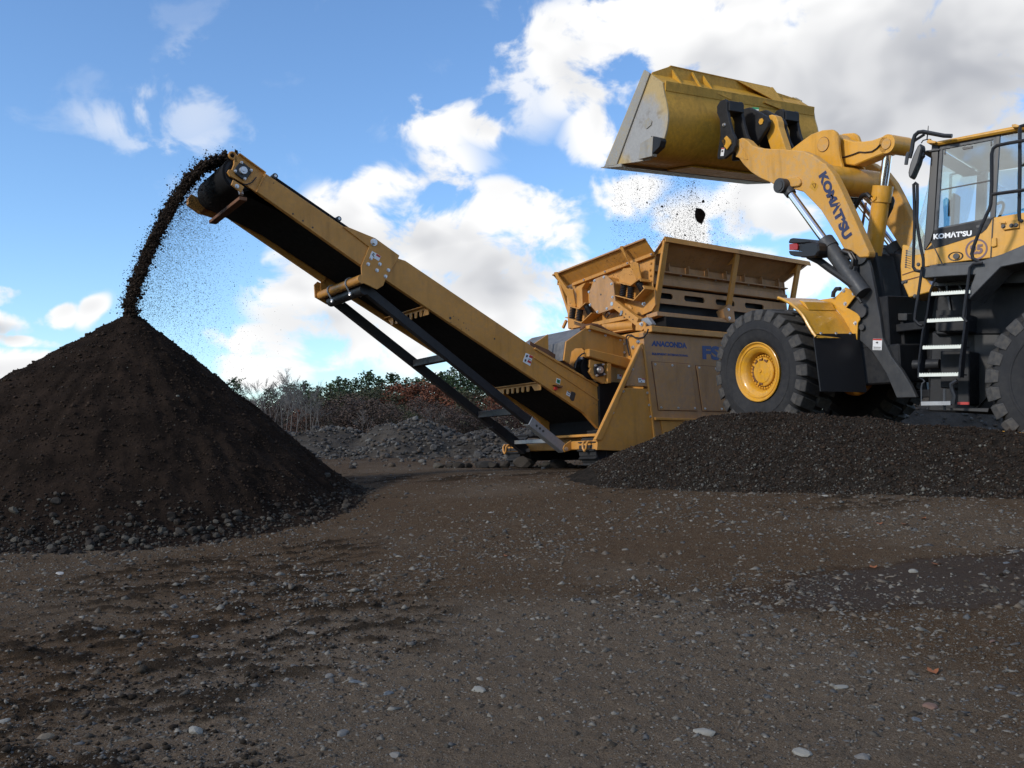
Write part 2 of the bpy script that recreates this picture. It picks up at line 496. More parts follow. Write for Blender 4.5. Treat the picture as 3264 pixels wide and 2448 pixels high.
class MB:
    """collects simple solids and links them as one mesh object"""
    def __init__(self):
        self.v = []
        self.f = []

    def add(self, vs, fs):
        o = len(self.v)
        self.v += [tuple(p) for p in vs]
        self.f += [tuple(i + o for i in f) for f in fs]
        return self

    def prism(self, outline, ax, a, b):
        i0, i1, i2 = AX[ax]
        n = len(outline)
        vs = []
        for d in (a, b):
            for p in outline:
                q = [0, 0, 0]
                q[i0], q[i1], q[i2] = p[0], p[1], d
                vs.append(q)
        fs = [tuple(range(n - 1, -1, -1)), tuple(range(n, 2 * n))]
        fs += [(i, (i + 1) % n, n + (i + 1) % n, n + i) for i in range(n)]
        return self.add(vs, fs)

    def box(self, x0, x1, y0, y1, z0, z1):
        return self.prism([(x0, z0), (x1, z0), (x1, z1), (x0, z1)], 'y', y0, y1)

    def hexa(self, a, b):
        """solid between two quads a and b"""
        return self.add(list(a) + list(b), [(3, 2, 1, 0), (4, 5, 6, 7), (0, 1, 5, 4), (1, 2, 6, 5), (2, 3, 7, 6), (3, 0, 4, 7)])

    def slab(self, quad, t):
        """four points given a thickness along their normal (t > 0 to one side)"""
        q = [Vector(p) for p in quad]
        n = (q[1] - q[0]).cross(q[3] - q[0]).normalized() * t
        return self.hexa(q, [p + n for p in q])

    def bar(self, p, q, w, h, up=(0, 0, 1)):
        p, q = Vector(p), Vector(q)
        d = (q - p).normalized()
        s = d.cross(Vector(up)).normalized() * (w / 2)
        u = s.cross(d).normalized() * (h / 2)
        return self.hexa([p - s - u, p + s - u, p + s + u, p - s + u], [q - s - u, q + s - u, q + s + u, q - s + u])

    def cyl(self, p, q, r0, r1=None, n=16, cap=True):
        r1 = r0 if r1 is None else r1
        p, q = Vector(p), Vector(q)
        d = (q - p).normalized()
        a = d.cross(Vector((0, 0, 1)) if abs(d.z) < 0.9 else Vector((1, 0, 0))).normalized()
        b = d.cross(a)
        vs = [p + (a * math.cos(t) + b * math.sin(t)) * r0 for t in np.linspace(0, 2 * PI, n, endpoint=False)]
        vs += [q + (a * math.cos(t) + b * math.sin(t)) * r1 for t in np.linspace(0, 2 * PI, n, endpoint=False)]
        fs = [(i, (i + 1) % n, n + (i + 1) % n, n + i) for i in range(n)]
        if cap:
            fs += [tuple(range(n - 1, -1, -1)), tuple(range(n, 2 * n))]
        return self.add(vs, fs)

    def tube(self, pts, r, n=8, closed=False):
        P = [Vector(p) for p in pts]
        m = len(P)
        rr = r if hasattr(r, '__len__') else [r] * m
        vs, prev = [], None
        for i in range(m):
            if closed:
                d = (P[(i + 1) % m] - P[i - 1]).normalized()
            else:
                d = (P[min(i + 1, m - 1)] - P[max(i - 1, 0)]).normalized()
            if prev is None:
                a = d.cross(Vector((0, 0, 1)) if abs(d.z) < 0.9 else Vector((1, 0, 0))).normalized()
            else:
                a = (prev - d * prev.dot(d)).normalized()
            prev = a
            b = d.cross(a)
            vs += [P[i] + (a * math.cos(t) + b * math.sin(t)) * rr[i] for t in np.linspace(0, 2 * PI, n, endpoint=False)]
        fs = []
        for i in range(m if closed else m - 1):
            j = (i + 1) % m
            fs += [(i * n + k_, i * n + (k_ + 1) % n, j * n + (k_ + 1) % n, j * n + k_) for k_ in range(n)]
        if not closed:
            fs += [tuple(range(n - 1, -1, -1)), tuple((m - 1) * n + k_ for k_ in range(n))]
        return self.add(vs, fs)

    def lathe(self, prof, n=32, a0=0.0, a1=2 * PI):
        """profile of (radius, y) turned about the y axis"""
        full = abs(a1 - a0 - 2 * PI) < 1e-6
        m = len(prof)
        na = n if full else n + 1
        vs = []
        for i in range(na):
            t = a0 + (a1 - a0) * i / n
            vs += [(r * math.cos(t), y, r * math.sin(t)) for r, y in prof]
        fs = []
        for i in range(n):
            j = (i + 1) % na
            fs += [(i * m + k_, i * m + k_ + 1, j * m + k_ + 1, j * m + k_) for k_ in range(m - 1)]
        return self.add(vs, fs)

    def build(self, name, mat, parent=None, mw=ID, smooth=False, bevel=0.0, angle=35.0):
        me = bpy.data.meshes.new(name)
        me.from_pydata(self.v, [], self.f)
        bm = bmesh.new()
        bm.from_mesh(me)
        bmesh.ops.recalc_face_normals(bm, faces=bm.faces)
        if bevel:
            es = [e for e in bm.edges if len(e.link_faces) == 2 and e.calc_face_angle(0) > rad(28)]
            try:
                bmesh.ops.bevel(bm, geom=es, offset=bevel, segments=1, profile=0.5, affect='EDGES', clamp_overlap=True)
            except Exception:
                pass
        if smooth:
            for f in bm.faces:
                f.smooth = True
            for e in bm.edges:
                if len(e.link_faces) == 2 and e.calc_face_angle(0) > rad(angle):
                    e.smooth = False
        bm.to_mesh(me)
        bm.free()
        me.materials.append(M[mat] if isinstance(mat, str) else mat)
        o = bpy.data.objects.new(name, me)
        return link(o, parent, mw)


def share(name, src, parent, mw):
    """another object that uses the mesh of src"""
    return link(bpy.data.objects.new(name, src.data), parent, mw)


def bolts(pts, axis, r, h, parent, mw, mat='steel', name='bolt'):
    """hexagonal bolt heads at points, standing along the axis vector"""
    a = Vector(axis).normalized()
    m = MB()
    m.cyl((0, 0, -h * 0.3), (0, 0, h * 0.25), r * 1.5, n=10)
    m.cyl((0, 0, h * 0.2), (0, 0, h), r, n=6)
    rot = a.to_track_quat('Z', 'Y').to_matrix().to_4x4()
    first = None
    for p in pts:
        mm = mw @ T(p) @ rot
        if first is None:
            first = m.build(name, mat, parent, mm)
        else:
            share(name, first, parent, mm)


def lettering(name, text, quad, mat, parent, mw, bold=0.03, lift=0.004, shear=0.0, space=1.0):
    """flat letters fitted into the quad (lower left, lower right, upper right, upper left)"""
    cu = bpy.data.curves.new(name, 'FONT')
    cu.body = text
    cu.size = 1.0
    cu.offset = bold
    cu.shear = shear
    cu.space_character = space
    cu.resolution_u = 4
    tmp = bpy.data.objects.new('tmp_text', cu)
    col.objects.link(tmp)
    bpy.context.view_layer.update()
    me = bpy.data.meshes.new_from_object(tmp.evaluated_get(bpy.context.evaluated_depsgraph_get()))
    bpy.data.objects.remove(tmp)
    bpy.data.curves.remove(cu)
    co = np.array([v.co[:] for v in me.vertices])
    mn, mx = co.min(0), co.max(0)
    uv = (co - mn) / np.maximum(mx - mn, 1e-6)
    q = [Vector(p) for p in quad]
    n = (q[1] - q[0]).cross(q[3] - q[0]).normalized() * lift
    for v, (s, t, _) in zip(me.vertices, uv):
        v.co = q[0] * (1 - s) * (1 - t) + q[1] * s * (1 - t) + q[2] * s * t + q[3] * (1 - s) * t + n
    me.materials.clear()
    me.materials.append(M[mat])
    me.name = name
    o = bpy.data.objects.new(name, me)
    return link(o, parent, mw)


# ---------------------------------------------------------------- noise and stones
def vnoise(x, y, seed=0):
    """smooth value noise on arrays"""
    xi, yi = np.floor(x).astype(np.int64), np.floor(y).astype(np.int64)
    fx, fy = x - xi, y - yi
    fx, fy = fx * fx * (3 - 2 * fx), fy * fy * (3 - 2 * fy)

    def h(a, b):
        n = (a * 374761393 + b * 668265263 + seed * 974711) & 0x7fffffff
        n = ((n ^ (n >> 13)) * 1274126177) & 0x7fffffff
        return ((n ^ (n >> 16)) & 0xffff) / 65535.0
    return (h(xi, yi) * (1 - fx) + h(xi + 1, yi) * fx) * (1 - fy) + (h(xi, yi + 1) * (1 - fx) + h(xi + 1, yi + 1) * fx) * fy


def fbm(x, y, scale, octaves=4, seed=0, gain=0.5):
    s, a, tot = 0.0, 1.0, 0.0
    for i in range(octaves):
        s = s + a * vnoise(x * scale, y * scale, seed + i * 17)
        tot += a
        a *= gain
        scale *= 2.03
    return s / tot


def sstep(a, b, t):
    t = np.clip((t - a) / (b - a), 0, 1)
    return t * t * (3 - 2 * t)


def ico(sub=1):
    bm = bmesh.new()
    bmesh.ops.create_icosphere(bm, subdivisions=sub, radius=1.0)
    v = np.array([p.co[:] for p in bm.verts])
    f = np.array([[q.index for q in fc.verts] for fc in bm.faces])
    bm.free()
    return v, f


ICO1, ICO2 = ico(1), ico(2)


def stone_shape(seed, sub=1, rough=0.28, flat=0.65):
    r_ = np.random.default_rng(seed)
    v, f = ICO1 if sub == 1 else ICO2
    v = v.copy()
    n = len(v)
    # chop with a few random planes for facets, then jitter
    for _ in range(7):
        d = r_.normal(size=3)
        d /= np.linalg.norm(d)
        k_ = v @ d
        c = r_.uniform(0.55, 0.85)
        v -= np.outer(np.clip(k_ - c, 0, None) * 0.9, d)
    v *= 1 + r_.uniform(-rough, rough, (n, 1)) * 0.35
    v *= np.array([r_.uniform(0.8, 1.25), r_.uniform(0.7, 1.0), flat * r_.uniform(0.75, 1.2)])
    return v, f


OCTA = (np.array([(1, 0, 0), (-1, 0, 0), (0, 1, 0), (0, -1, 0), (0, 0, 1), (0, 0, -1)], dtype=float), np.array([(0, 2, 4), (2, 1, 4), (1, 3, 4), (3, 0, 4), (2, 0, 5), (1, 2, 5), (3, 1, 5), (0, 3, 5)]))


def grit_shape(seed):
    r_ = np.random.default_rng(seed)
    v = OCTA[0] * r_.uniform(.75, 1.2, (6, 1)) + r_.normal(0, .22, (6, 3))
    return v * np.array([1.1, .9, .7]), OCTA[1]


GRIT = [grit_shape(50 + i) for i in range(16)]
STONES = [stone_shape(100 + i) for i in range(14)]
STONES2 = [stone_shape(300 + i, 2) for i in range(14)]


def scatter_mesh(name, pos, size, mat, parent=None, shapes=STONES, seed=0, tilt=0.5, aspect=None, flat=True):
    """many small stones joined into one mesh: pos (n,3), size (n)"""
    r_ = np.random.default_rng(seed)
    V, Fc, off = [], [], 0
    which = r_.integers(0, len(shapes), len(pos))
    for i in range(len(shapes)):
        idx = np.nonzero(which == i)[0]
        if len(idx) == 0:
            continue
        v, f = shapes[i]
        n = len(idx)
        a = r_.uniform(0, 2 * PI, n)
        b = r_.normal(0, tilt, n)
        ca, sa, cb, sb = np.cos(a), np.sin(a), np.cos(b), np.sin(b)
        x = v[None, :, 0] * np.ones((n, 1))
        y = v[None, :, 1] * cb[:, None] - v[None, :, 2] * sb[:, None]
        z = v[None, :, 1] * sb[:, None] + v[None, :, 2] * cb[:, None]
        P = np.stack([x * ca[:, None] - y * sa[:, None], x * sa[:, None] + y * ca[:, None], z], -1)
        P = P * size[idx][:, None, None] + pos[idx][:, None, :]
        V.append(P.reshape(-1, 3))
        Fc.append((f[None] + (np.arange(n) * len(v))[:, None, None] + off).reshape(-1, f.shape[1]))
        off += n * len(v)
    V, Fc = np.concatenate(V), np.concatenate(Fc)
    return np_mesh(name, V, Fc, mat, parent)


def np_mesh(name, V, Fc, mat, parent=None, mw=ID, smooth=False):
    me = bpy.data.meshes.new(name)
    k_ = Fc.shape[1]
    me.vertices.add(len(V))
    me.vertices.foreach_set('co', np.asarray(V, dtype=np.float32).ravel())
    me.loops.add(Fc.size)
    me.loops.foreach_set('vertex_index', np.asarray(Fc, dtype=np.int32).ravel())
    me.polygons.add(len(Fc))
    me.polygons.foreach_set('loop_start', np.arange(0, Fc.size, k_, dtype=np.int32))
    me.polygons.foreach_set('loop_total', np.full(len(Fc), k_, dtype=np.int32))
    me.update(calc_edges=True)
    if smooth:
        me.polygons.foreach_set('use_smooth', np.ones(len(Fc), dtype=bool))
    me.materials.append(M[mat] if isinstance(mat, str) else mat)
    o = bpy.data.objects.new(name, me)
    return link(o, parent, mw)


def stone_meshes(name, mat, n=8, seed=500, flat=0.65):
    out = []
    for i in range(n):
        v, f = stone_shape(seed + i, 2, 0.25, flat)
        me = bpy.data.meshes.new(name)
        me.from_pydata([tuple(p) for p in v], [], [tuple(q) for q in f])
        me.materials.append(M[mat])
        out.append(me)
    return out

# ---------------------------------------------------------------- the ground
LOADER_C = Vector((5.35, 12.1, 0))


def ground_base(x, y):
    """level of the yard: low by the camera and the soil pile, rising to the machines"""
    s = y + 1.0 * x
    h = 0.014 * np.clip(y, 0, 8) + 0.45 * sstep(4.6, 13.4, s)
    # the ramp the loader stands on
    d = np.hypot((x - 5.6) / 1.25, y - 12.4)
    ramp = 0.97 + 0.085 * np.clip(y - 11.0, -2.0, 2.4) - 0.02 * (x - 4.5)
    k_ = 1 - sstep(2.5, 3.9, d)
    return h * (1 - k_) + np.maximum(h, ramp) * k_


def mud_mask(x, y):
    """churned band with clods, lower left"""
    c = fbm(x, y, 0.55, 3, 91)
    return sstep(0.42, 0.62, c + 0.20 * np.exp(-((x + 1.35 + 0.28 * (y - 4)) / 0.75) ** 2) * (y < 7.5) - 0.05)


def ground_h(x, y):
    h = ground_base(x, y)
    r = np.hypot(x, y)
    near = 1 - sstep(9, 20, r)
    big = (fbm(x, y, 0.35, 3, 5) - 0.5) * 0.05
    mid = (fbm(x, y, 2.2, 4, 9) - 0.5) * 0.018
    m = mud_mask(x, y) * near
    # ruts run from lower left to upper right
    u = (x * 0.35 - y * 0.94)
    v = (x * 0.94 + y * 0.35)
    crumbs = fbm(u * 1.7 + 0.6 * fbm(x, y, 1.7, 2, 37), v * 0.85, 6.0, 5, 31, 0.62)
    clods = np.clip(crumbs - 0.53, 0, None) * 0.12 * m
    fine = (fbm(x, y, 15.0, 4, 47, 0.6) - 0.5) * 0.024 * near
    return h + big + mid + clods + fine


def dark_clods(x, y):
    """how much of the surface is raised clod, coloured darker"""
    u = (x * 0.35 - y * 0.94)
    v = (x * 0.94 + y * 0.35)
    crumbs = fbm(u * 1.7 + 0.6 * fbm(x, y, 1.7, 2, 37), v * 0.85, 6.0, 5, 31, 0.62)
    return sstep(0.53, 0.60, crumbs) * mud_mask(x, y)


def build_ground():
    rr = np.concatenate([np.array([0.05, 0.4, 0.8, 1.2, 1.6]), np.exp(np.linspace(math.log(1.9), math.log(16), 620))[:-1],
                         np.exp(np.linspace(math.log(16), math.log(120), 110))[:-1], np.exp(np.linspace(math.log(120), math.log(6000), 24))])
    aa = np.concatenate([np.linspace(-180, -40, 36)[:-1], np.linspace(-40, 40, 460), np.linspace(40, 180, 36)[1:-1]])
    A, Rr = np.meshgrid(np.radians(aa), rr)
    X, Y = Rr * np.sin(A), Rr * np.cos(A)
    Z = ground_h(X, Y)
    Z = np.where(Rr > 300, 0.5, Z)
    nr, na = A.shape
    V = np.stack([X, Y, Z], -1).reshape(-1, 3)
    i, j = np.meshgrid(np.arange(nr - 1), np.arange(na), indexing='ij')
    j2 = (j + 1) % na
    Fc = np.stack([i * na + j, i * na + j2, (i + 1) * na + j2, (i + 1) * na + j], -1).reshape(-1, 4)
    o = np_mesh('ground', V, Fc, ground_mat(), None, ID, True)
    tag(o, kind='structure')
    at = o.data.attributes.new('clod_tone', 'FLOAT', 'POINT')
    at.data.foreach_set('value', dark_clods(X, Y).ravel().astype(np.float32))
    return o


def ground_mat():
    m, k, b = new_mat('yard_dirt')
    tc = k.node('ShaderNodeTexCoord').outputs['Object']
    n1 = k.noise(tc, 0.45, 4.0, 0.55)
    n2 = k.noise(tc, 4.5, 6.0, 0.65)
    n3 = k.noise(tc, 55.0, 5.0, 0.75)
    brown, grey = k.mix(n2, (0.056, 0.034, 0.0185), (0.102, 0.065, 0.037)), k.mix(n2, (0.092, 0.066, 0.044), (0.155, 0.117, 0.082))
    # paler trodden gravel in the middle of the yard
    sep = k.node('ShaderNodeSeparateXYZ')
    k.put(sep.inputs[0], tc)
    gx = k.math('DIVIDE', k.math('SUBTRACT', sep.outputs[0], 0.1), 1.7)
    gy = k.math('DIVIDE', k.math('SUBTRACT', sep.outputs[1], 3.9), 1.9)
    gq = k.math('ADD', k.math('MULTIPLY', gx, gx), k.math('MULTIPLY', gy, gy))
    gm = k.mapr(k.math('ADD', gq, k.math('MULTIPLY', k.math('SUBTRACT', n1, 0.5), 3.0)), 1.3, 0.5)
    c = k.mix(k.math('MAXIMUM', gm, k.math('MULTIPLY', k.mapr(n1, 0.50, 0.66), 0.6)), brown, grey)
    n4 = k.noise(tc, 170.0, 3.0, 0.6)
    c = k.mix(k.mapr(n4, 0.55, 0.66, 0.0, 0.65), c, (0.21, 0.18, 0.145))
    c = k.mix(k.mapr(n4, 0.45, 0.34, 0.0, 0.65), c, (0.018, 0.012, 0.008))
    c = k.mix(k.mapr(n3, 0.52, 0.74, 0.0, 0.5), c, (0.14, 0.118, 0.092))
    c = k.mix(k.mapr(n3, 0.46, 0.30, 0.0, 0.6), c, (0.024, 0.018, 0.013))
    att = k.node('ShaderNodeAttribute', attribute_name='clod_tone')
    c = k.mix(k.math('MULTIPLY', att.outputs['Fac'], 0.8), c, (0.020, 0.0145, 0.010))  # raised clods of the churned band take a darker tone
    # damp patch on the right
    qx = k.math('DIVIDE', k.math('SUBTRACT', sep.outputs[0], 2.75), 1.40)
    qy = k.math('DIVIDE', k.math('SUBTRACT', k.math('SUBTRACT', sep.outputs[1], 5.55), k.math('MULTIPLY', k.math('SUBTRACT', sep.outputs[0], 2.75), 0.12)), 0.56)
    q = k.math('ADD', k.math('MULTIPLY', qx, qx), k.math('MULTIPLY', qy, qy))
    q = k.math('ADD', q, k.math('MULTIPLY', k.math('SUBTRACT', k.noise(tc, 3.2, 6.0, 0.7), 0.5), 2.6))
    rim = k.mapr(q, 1.4, 0.9)
    wet = k.mapr(q, 1.05, 0.7)
    c = k.mix(k.math('MULTIPLY', rim, 0.55), c, (0.024, 0.013, 0.008))
    c = k.mix(k.math('MULTIPLY', wet, 0.45), c, (0.030, 0.021, 0.016))
    k.put(b.inputs['Base Color'], c)
    k.put(b.inputs['Roughness'], k.mapr(q, 1.0, 0.8, 0.95, 0.72))
    k.put(b.inputs['Specular IOR Level'], k.mapr(q, 1.0, 0.7, 0.03, 0.16))
    bp = k.node('ShaderNodeBump')
    bp.inputs['Strength'].default_value = 1.0
    bp.inputs['Distance'].default_value = 0.016
    k.put(bp.inputs['Height'], k.math('ADD', k.math('ADD', n3, k.math('MULTIPLY', n2, 0.6)), k.math('MULTIPLY', n4, 0.35)))
    k.put(b.inputs['Normal'], bp.outputs[0])
    return m


build_ground()


def heap(name, cx, cy, hx, hy, hfun, mat, label, category, n=120):
    """a heap as a height field over a patch; hfun(x, y) gives its height, the rim dips under the ground"""
    xs = np.linspace(cx - hx, cx + hx, n)
    ys = np.linspace(cy - hy, cy + hy, n)
    X, Y = np.meshgrid(xs, ys)
    Z = np.maximum(hfun(X, Y), ground_h(X, Y) - 0.12)
    V = np.stack([X, Y, Z], -1).reshape(-1, 3)
    i, j = np.meshgrid(np.arange(n - 1), np.arange(n - 1), indexing='ij')
    Fc = np.stack([i * n + j, i * n + j + 1, (i + 1) * n + j + 1, (i + 1) * n + j], -1).reshape(-1, 4)
    keep = (Z > ground_h(X, Y) - 0.11).reshape(-1)
    Fc = Fc[keep[Fc].any(1)]
    used = np.unique(Fc)
    re = np.full(len(V), -1)
    re[used] = np.arange(len(used))
    o = np_mesh(name, V[used], re[Fc], mat, None, ID, True)
    tag(o, label, category)
    return o


# dark cone of screened soil under the conveyor head
PILE = Vector((-4.60, 11.2, 2.60))


def pile_h(x, y):
    dx, dy = x - PILE.x, y - PILE.y
    ang = np.arctan2(dy, dx)
    left = np.clip(-dx, 0, None)
    r = np.hypot(dx, dy)
    slope = 0.815 - 0.17 * sstep(0.2, 1.0, left / np.maximum(r, 0.01)) - 0.02 * sstep(0.0, 1.0, -dy / np.maximum(r, 0.01))
    h = PILE.z - slope * np.sqrt(r * r + 0.004) + 0.03
    h += (fbm(ang * 5.0 + 19, r * 0.8, 3.0, 4, 3) - 0.5) * 0.09 * sstep(0.3, 1.5, r)
    h += (fbm(x, y, 3.0, 4, 13) - 0.5) * 0.07 + (fbm(x, y, 12.0, 4, 15, 0.6) - 0.5) * 0.05
    # apron of stones at the toe
    g = ground_base(x, y)
    t = h - g
    return g + np.where(t < 0.16, 0.16 * np.exp((t - 0.16) / 0.16), t) - 0.03


soil_pile = heap('soil_pile', -4.7, 11.2, 4.6, 4.6, pile_h, 'soil', 'tall cone of dark screened soil under the conveyor head', 'soil pile', 340)

# long low heap of dark gravel in front of the loader
RIDGE = [(1.55, 12.35, 0.42), (2.15, 12.0, 0.98), (2.55, 11.75, 1.34), (3.2, 11.35, 1.38), (3.9, 10.6, 1.30), (4.6, 9.8, 1.17), (5.2, 9.15, 1.075), (6.0, 8.5, 1.02), (7.2, 7.6, 0.98), (8.4, 6.8, 0.9)]


def gravel_h(x, y):
    best = np.full(x.shape, -9.0)
    for (ax, ay, az), (bx, by, bz) in zip(RIDGE[:-1], RIDGE[1:]):
        dx, dy = bx - ax, by - ay
        t = np.clip(((x - ax) * dx + (y - ay) * dy) / (dx * dx + dy * dy), 0, 1)
        d = np.hypot(x - ax - t * dx, y - ay - t * dy)
        near = (x - ax - t * dx) * dy - (y - ay - t * dy) * dx      # > 0 on the far side of the ridge
        k_ = np.where(near > 0, 0.46, 0.62)
        best = np.maximum(best, az + t * (bz - az) - k_ * (np.sqrt(d * d + 0.02) - 0.14))
    best = best + (fbm(x, y, 2.2, 4, 71) - 0.5) * 0.09 + (fbm(x, y, 16.0, 3, 75) - 0.5) * 0.045
    return best


gravel_heap = heap('gravel_heap', 4.6, 9.6, 4.3, 4.3, gravel_h, 'gravel_dark', 'long low heap of dark gravel in front of the loader wheels', 'gravel heap', 260)


# grey rubble heaps behind the machines
def mound(parts, seed, rough=0.3):
    def f(x, y):
        best = np.full(x.shape, -9.0)
        for px, py, pz, sx, sy in parts:
            q = np.sqrt(((x - px) / sx) ** 2 + ((y - py) / sy) ** 2)
            best = np.maximum(best, 0.5 + (pz - 0.5) * (1.0 - q ** 1.35))
        return best + (fbm(x, y, 1.1, 4, seed) - 0.5) * rough + (fbm(x, y, 6.0, 3, seed + 3) - 0.5) * 0.12
    return f


rubble_a_h = mound([(-7.0, 25.0, 1.22, 3.2, 3.6), (-5.0, 25.0, 1.26, 2.6, 3.6), (-2.65, 25.0, 1.52, 2.2, 4.0), (-0.6, 25.2, 1.22, 2.2, 4.0), (0.7, 25.4, 1.28, 2.0, 3.8), (3.0, 26.0, 1.2, 3.5, 3.5)], 201, 0.34)
rubble_heap = heap('rubble_heap', -1.4, 25.0, 8.5, 5.2, rubble_a_h, 'rubble', 'low grey heap of rounded rubble stones in front of the trees', 'rubble heap', 170)
rubble_b_h = mound([(9.8, 21.5, 2.25, 4.0, 3.2), (13.0, 21.5, 2.3, 4.0, 3.2), (6.6, 22.0, 1.6, 2.4, 2.6)], 231)
rubble_far = heap('rubble_heap', 10.0, 21.5, 6.5, 3.6, rubble_b_h, 'rubble', 'grey gravel bank glimpsed under the loader behind its wheels', 'rubble heap', 110)

# ---------------------------------------------------------------- mobile screener
scr_root = empty('mobile_screener', (1.9, 15.6, 0.55), 'tan tracked screening plant with raised conveyor and tilted feed hopper', 'screener')


def P_(mb, name, mat, fr=None, parent=None, smooth=False, bevel=0.0):
    return mb.build(name, mat, parent or scr_root, fr or SC, smooth, bevel)


# --- conveyor: two side beams in two sections, hinged by a gusset plate
CONV_UP = [(4.119,4.364),(2.664,3.615),(2.799,3.315),(4.235,4.113)]
CONV_LO = [(2.547,3.528),(2.151,3.461),(-0.004,2.371),(-1.422,1.752),(-1.592,1.474),(-1.198,1.167),(-0.923,1.411),(2.457,3.164)]
HEADP = [(4.502,4.535),(4.445,4.559),(4.122,4.37),(4.235,4.113),(4.401,4.203),(4.536,4.256),(4.564,4.266),(4.596,4.311),(4.578,4.347),(4.543,4.348),(4.515,4.425),(4.516,4.489)]
GUSSET = [(3.082,3.809),(3.018,3.818),(2.614,3.714),(2.252,3.517),(2.275,3.468),(2.467,3.16),(2.501,3.079),(2.594,3.017),(2.777,3.081),(2.814,3.142),(2.825,3.309),(2.707,3.583)]
for s in (1, -1):
    ya, yb = (.60 * s, .67 * s)
    beam = P_(MB().prism(CONV_UP, 'y', min(ya, yb), max(ya, yb)), 'side_beam', 'tan', bevel=.006)
    P_(MB().prism(HEADP, 'y', min(.61 * s, .645 * s), max(.61 * s, .645 * s)), 'head_plate', 'tan', bevel=.004)
    P_(MB().prism(CONV_LO, 'y', min(ya, yb), max(ya, yb)), 'side_beam', 'tan', bevel=.006)
    P_(MB().prism(GUSSET, 'y', min(.672 * s, .692 * s), max(.672 * s, .692 * s)), 'gusset_plate', 'tan', bevel=.004)
# folded lip along the head plate and stiffener ribs on the lower beam
lip = [(4.455,4.56),(4.122,4.373)]
P_(MB().bar((lip[0][0], .64, lip[0][1]), (lip[1][0], .64, lip[1][1]), .09, .012), 'head_lip', 'tan')
jn = [(4.128,4.372),(4.244,4.102)]
P_(MB().bar((jn[0][0], .68, jn[0][1]), (jn[1][0], .68, jn[1][1]), .02, .012), 'joint_strip', 'tan')
rib = [(0.008,2.224),(-1.288,1.571)]
P_(MB().bar((rib[0][0], .675, rib[0][1]), (rib[1][0], .675, rib[1][1]), .02, .02), 'stiffener_rib', 'tan')
tl = [(-0.001,2.361),(-1.418,1.747)]
P_(MB().bar((tl[0][0], .65, tl[0][1]), (tl[1][0], .65, tl[1][1]), .09, .03), 'beam_flange', 'tan')
# lifting eye, head bearing, belt scraper tensioner
e0 = [(4.531,0.63,4.534)][0]
P_(MB().tube([(e0[0] + .042 * math.cos(t), .63, e0[2] + .042 * math.sin(t)) for t in np.linspace(0, 2 * PI, 14, endpoint=False)], .014, 6, True), 'lifting_eye', 'tan', smooth=True)
P_(MB().prism([(4.513,4.52),(4.485,4.532),(4.47,4.455),(4.506,4.456)], 'y', .62, .645), 'eye_tab', 'tan')


def bearing(c, r, rotdeg, parent_fr, axis_out=1):
    """square flanged bearing with hub; its bolts are sub-parts"""
    mm = parent_fr @ T(c) @ Matrix.Rotation(rad(rotdeg), 4, 'Y')
    m = MB()
    q = [(-r, -r * .55), (-r * .55, -r), (r * .55, -r), (r, -r * .55), (r, r * .55), (r * .55, r), (-r * .55, r), (-r, r * .55)]
    m.prism(q, 'y', 0, .035)
    b = m.build('flange_bearing', 'black', scr_root, mm, False, .005)
    h = MB()
    h.lathe([(0.0001, .075), (r * .22, .075), (r * .24, .066), (r * .5, .066), (r * .56, .035), (r * .58, .03)], 20)
    h.build('bearing_hub', 'steel', b, mm, True)
    bolts([(sx * r * .78, .035, sz * r * .78) for sx in (-1, 1) for sz in (-1, 1)], (0, 1, 0), r * .13, .03, b, mm)
    return b


bc = [(4.412,0.66,4.348)][0]
bearing((bc[0], .645, bc[2]), .092, -33, SC)
tb = MB().prism([(4.536,4.214),(4.397,4.146),(4.436,4.072),(4.559,4.147)], 'y', .655, .685)
tb = P_(tb, 'scraper_bracket', 'tan', bevel=.003)
bolts([[(4.491,0.685,4.138)][0]], (0, 1, 0), .018, .03, tb, SC)
sc0 = [(4.405,0.62,4.002)][0]
P_(MB().bar((sc0[0], .66, sc0[2]), (sc0[0] - .02, -.66, sc0[2]), .10, .045), 'scraper_bar', 'rust', bevel=.004)
P_(MB().bar((sc0[0] + .02, .66, sc0[2] + .05), (sc0[0] + .02, .60, sc0[2] + .13), .05, .03), 'scraper_arm', 'steel')
fb_ = [(4.681,4.344),(4.522,4.273),(4.506,4.15),(4.559,4.104),(4.717,4.199),(4.725,4.267)]
P_(MB().prism(fb_, 'y', -.72, -.62), 'take_up_block', 'tan', bevel=.004)
P_(MB().prism([(4.717,4.199),(4.681,4.344),(4.522,4.297),(4.354,4.187),(4.245,4.107),(4.291,4.066),(4.383,4.073),(4.559,4.104)], 'y', -.70, -.66), 'take_up_rail', 'tan', bevel=.003)
P_(MB().cyl((4.6, -.74, 4.235), (4.6, -.66, 4.235), .05, n=14), 'bearing_cap', 'black', smooth=True)
hose = [(4.406,0.665,4.185),(4.363,0.665,4.184),(4.306,0.665,4.215),(4.263,0.665,4.265),(4.241,0.665,4.298)]
P_(MB().tube(hose, .008, 6), 'grease_hose', 'black', smooth=True)
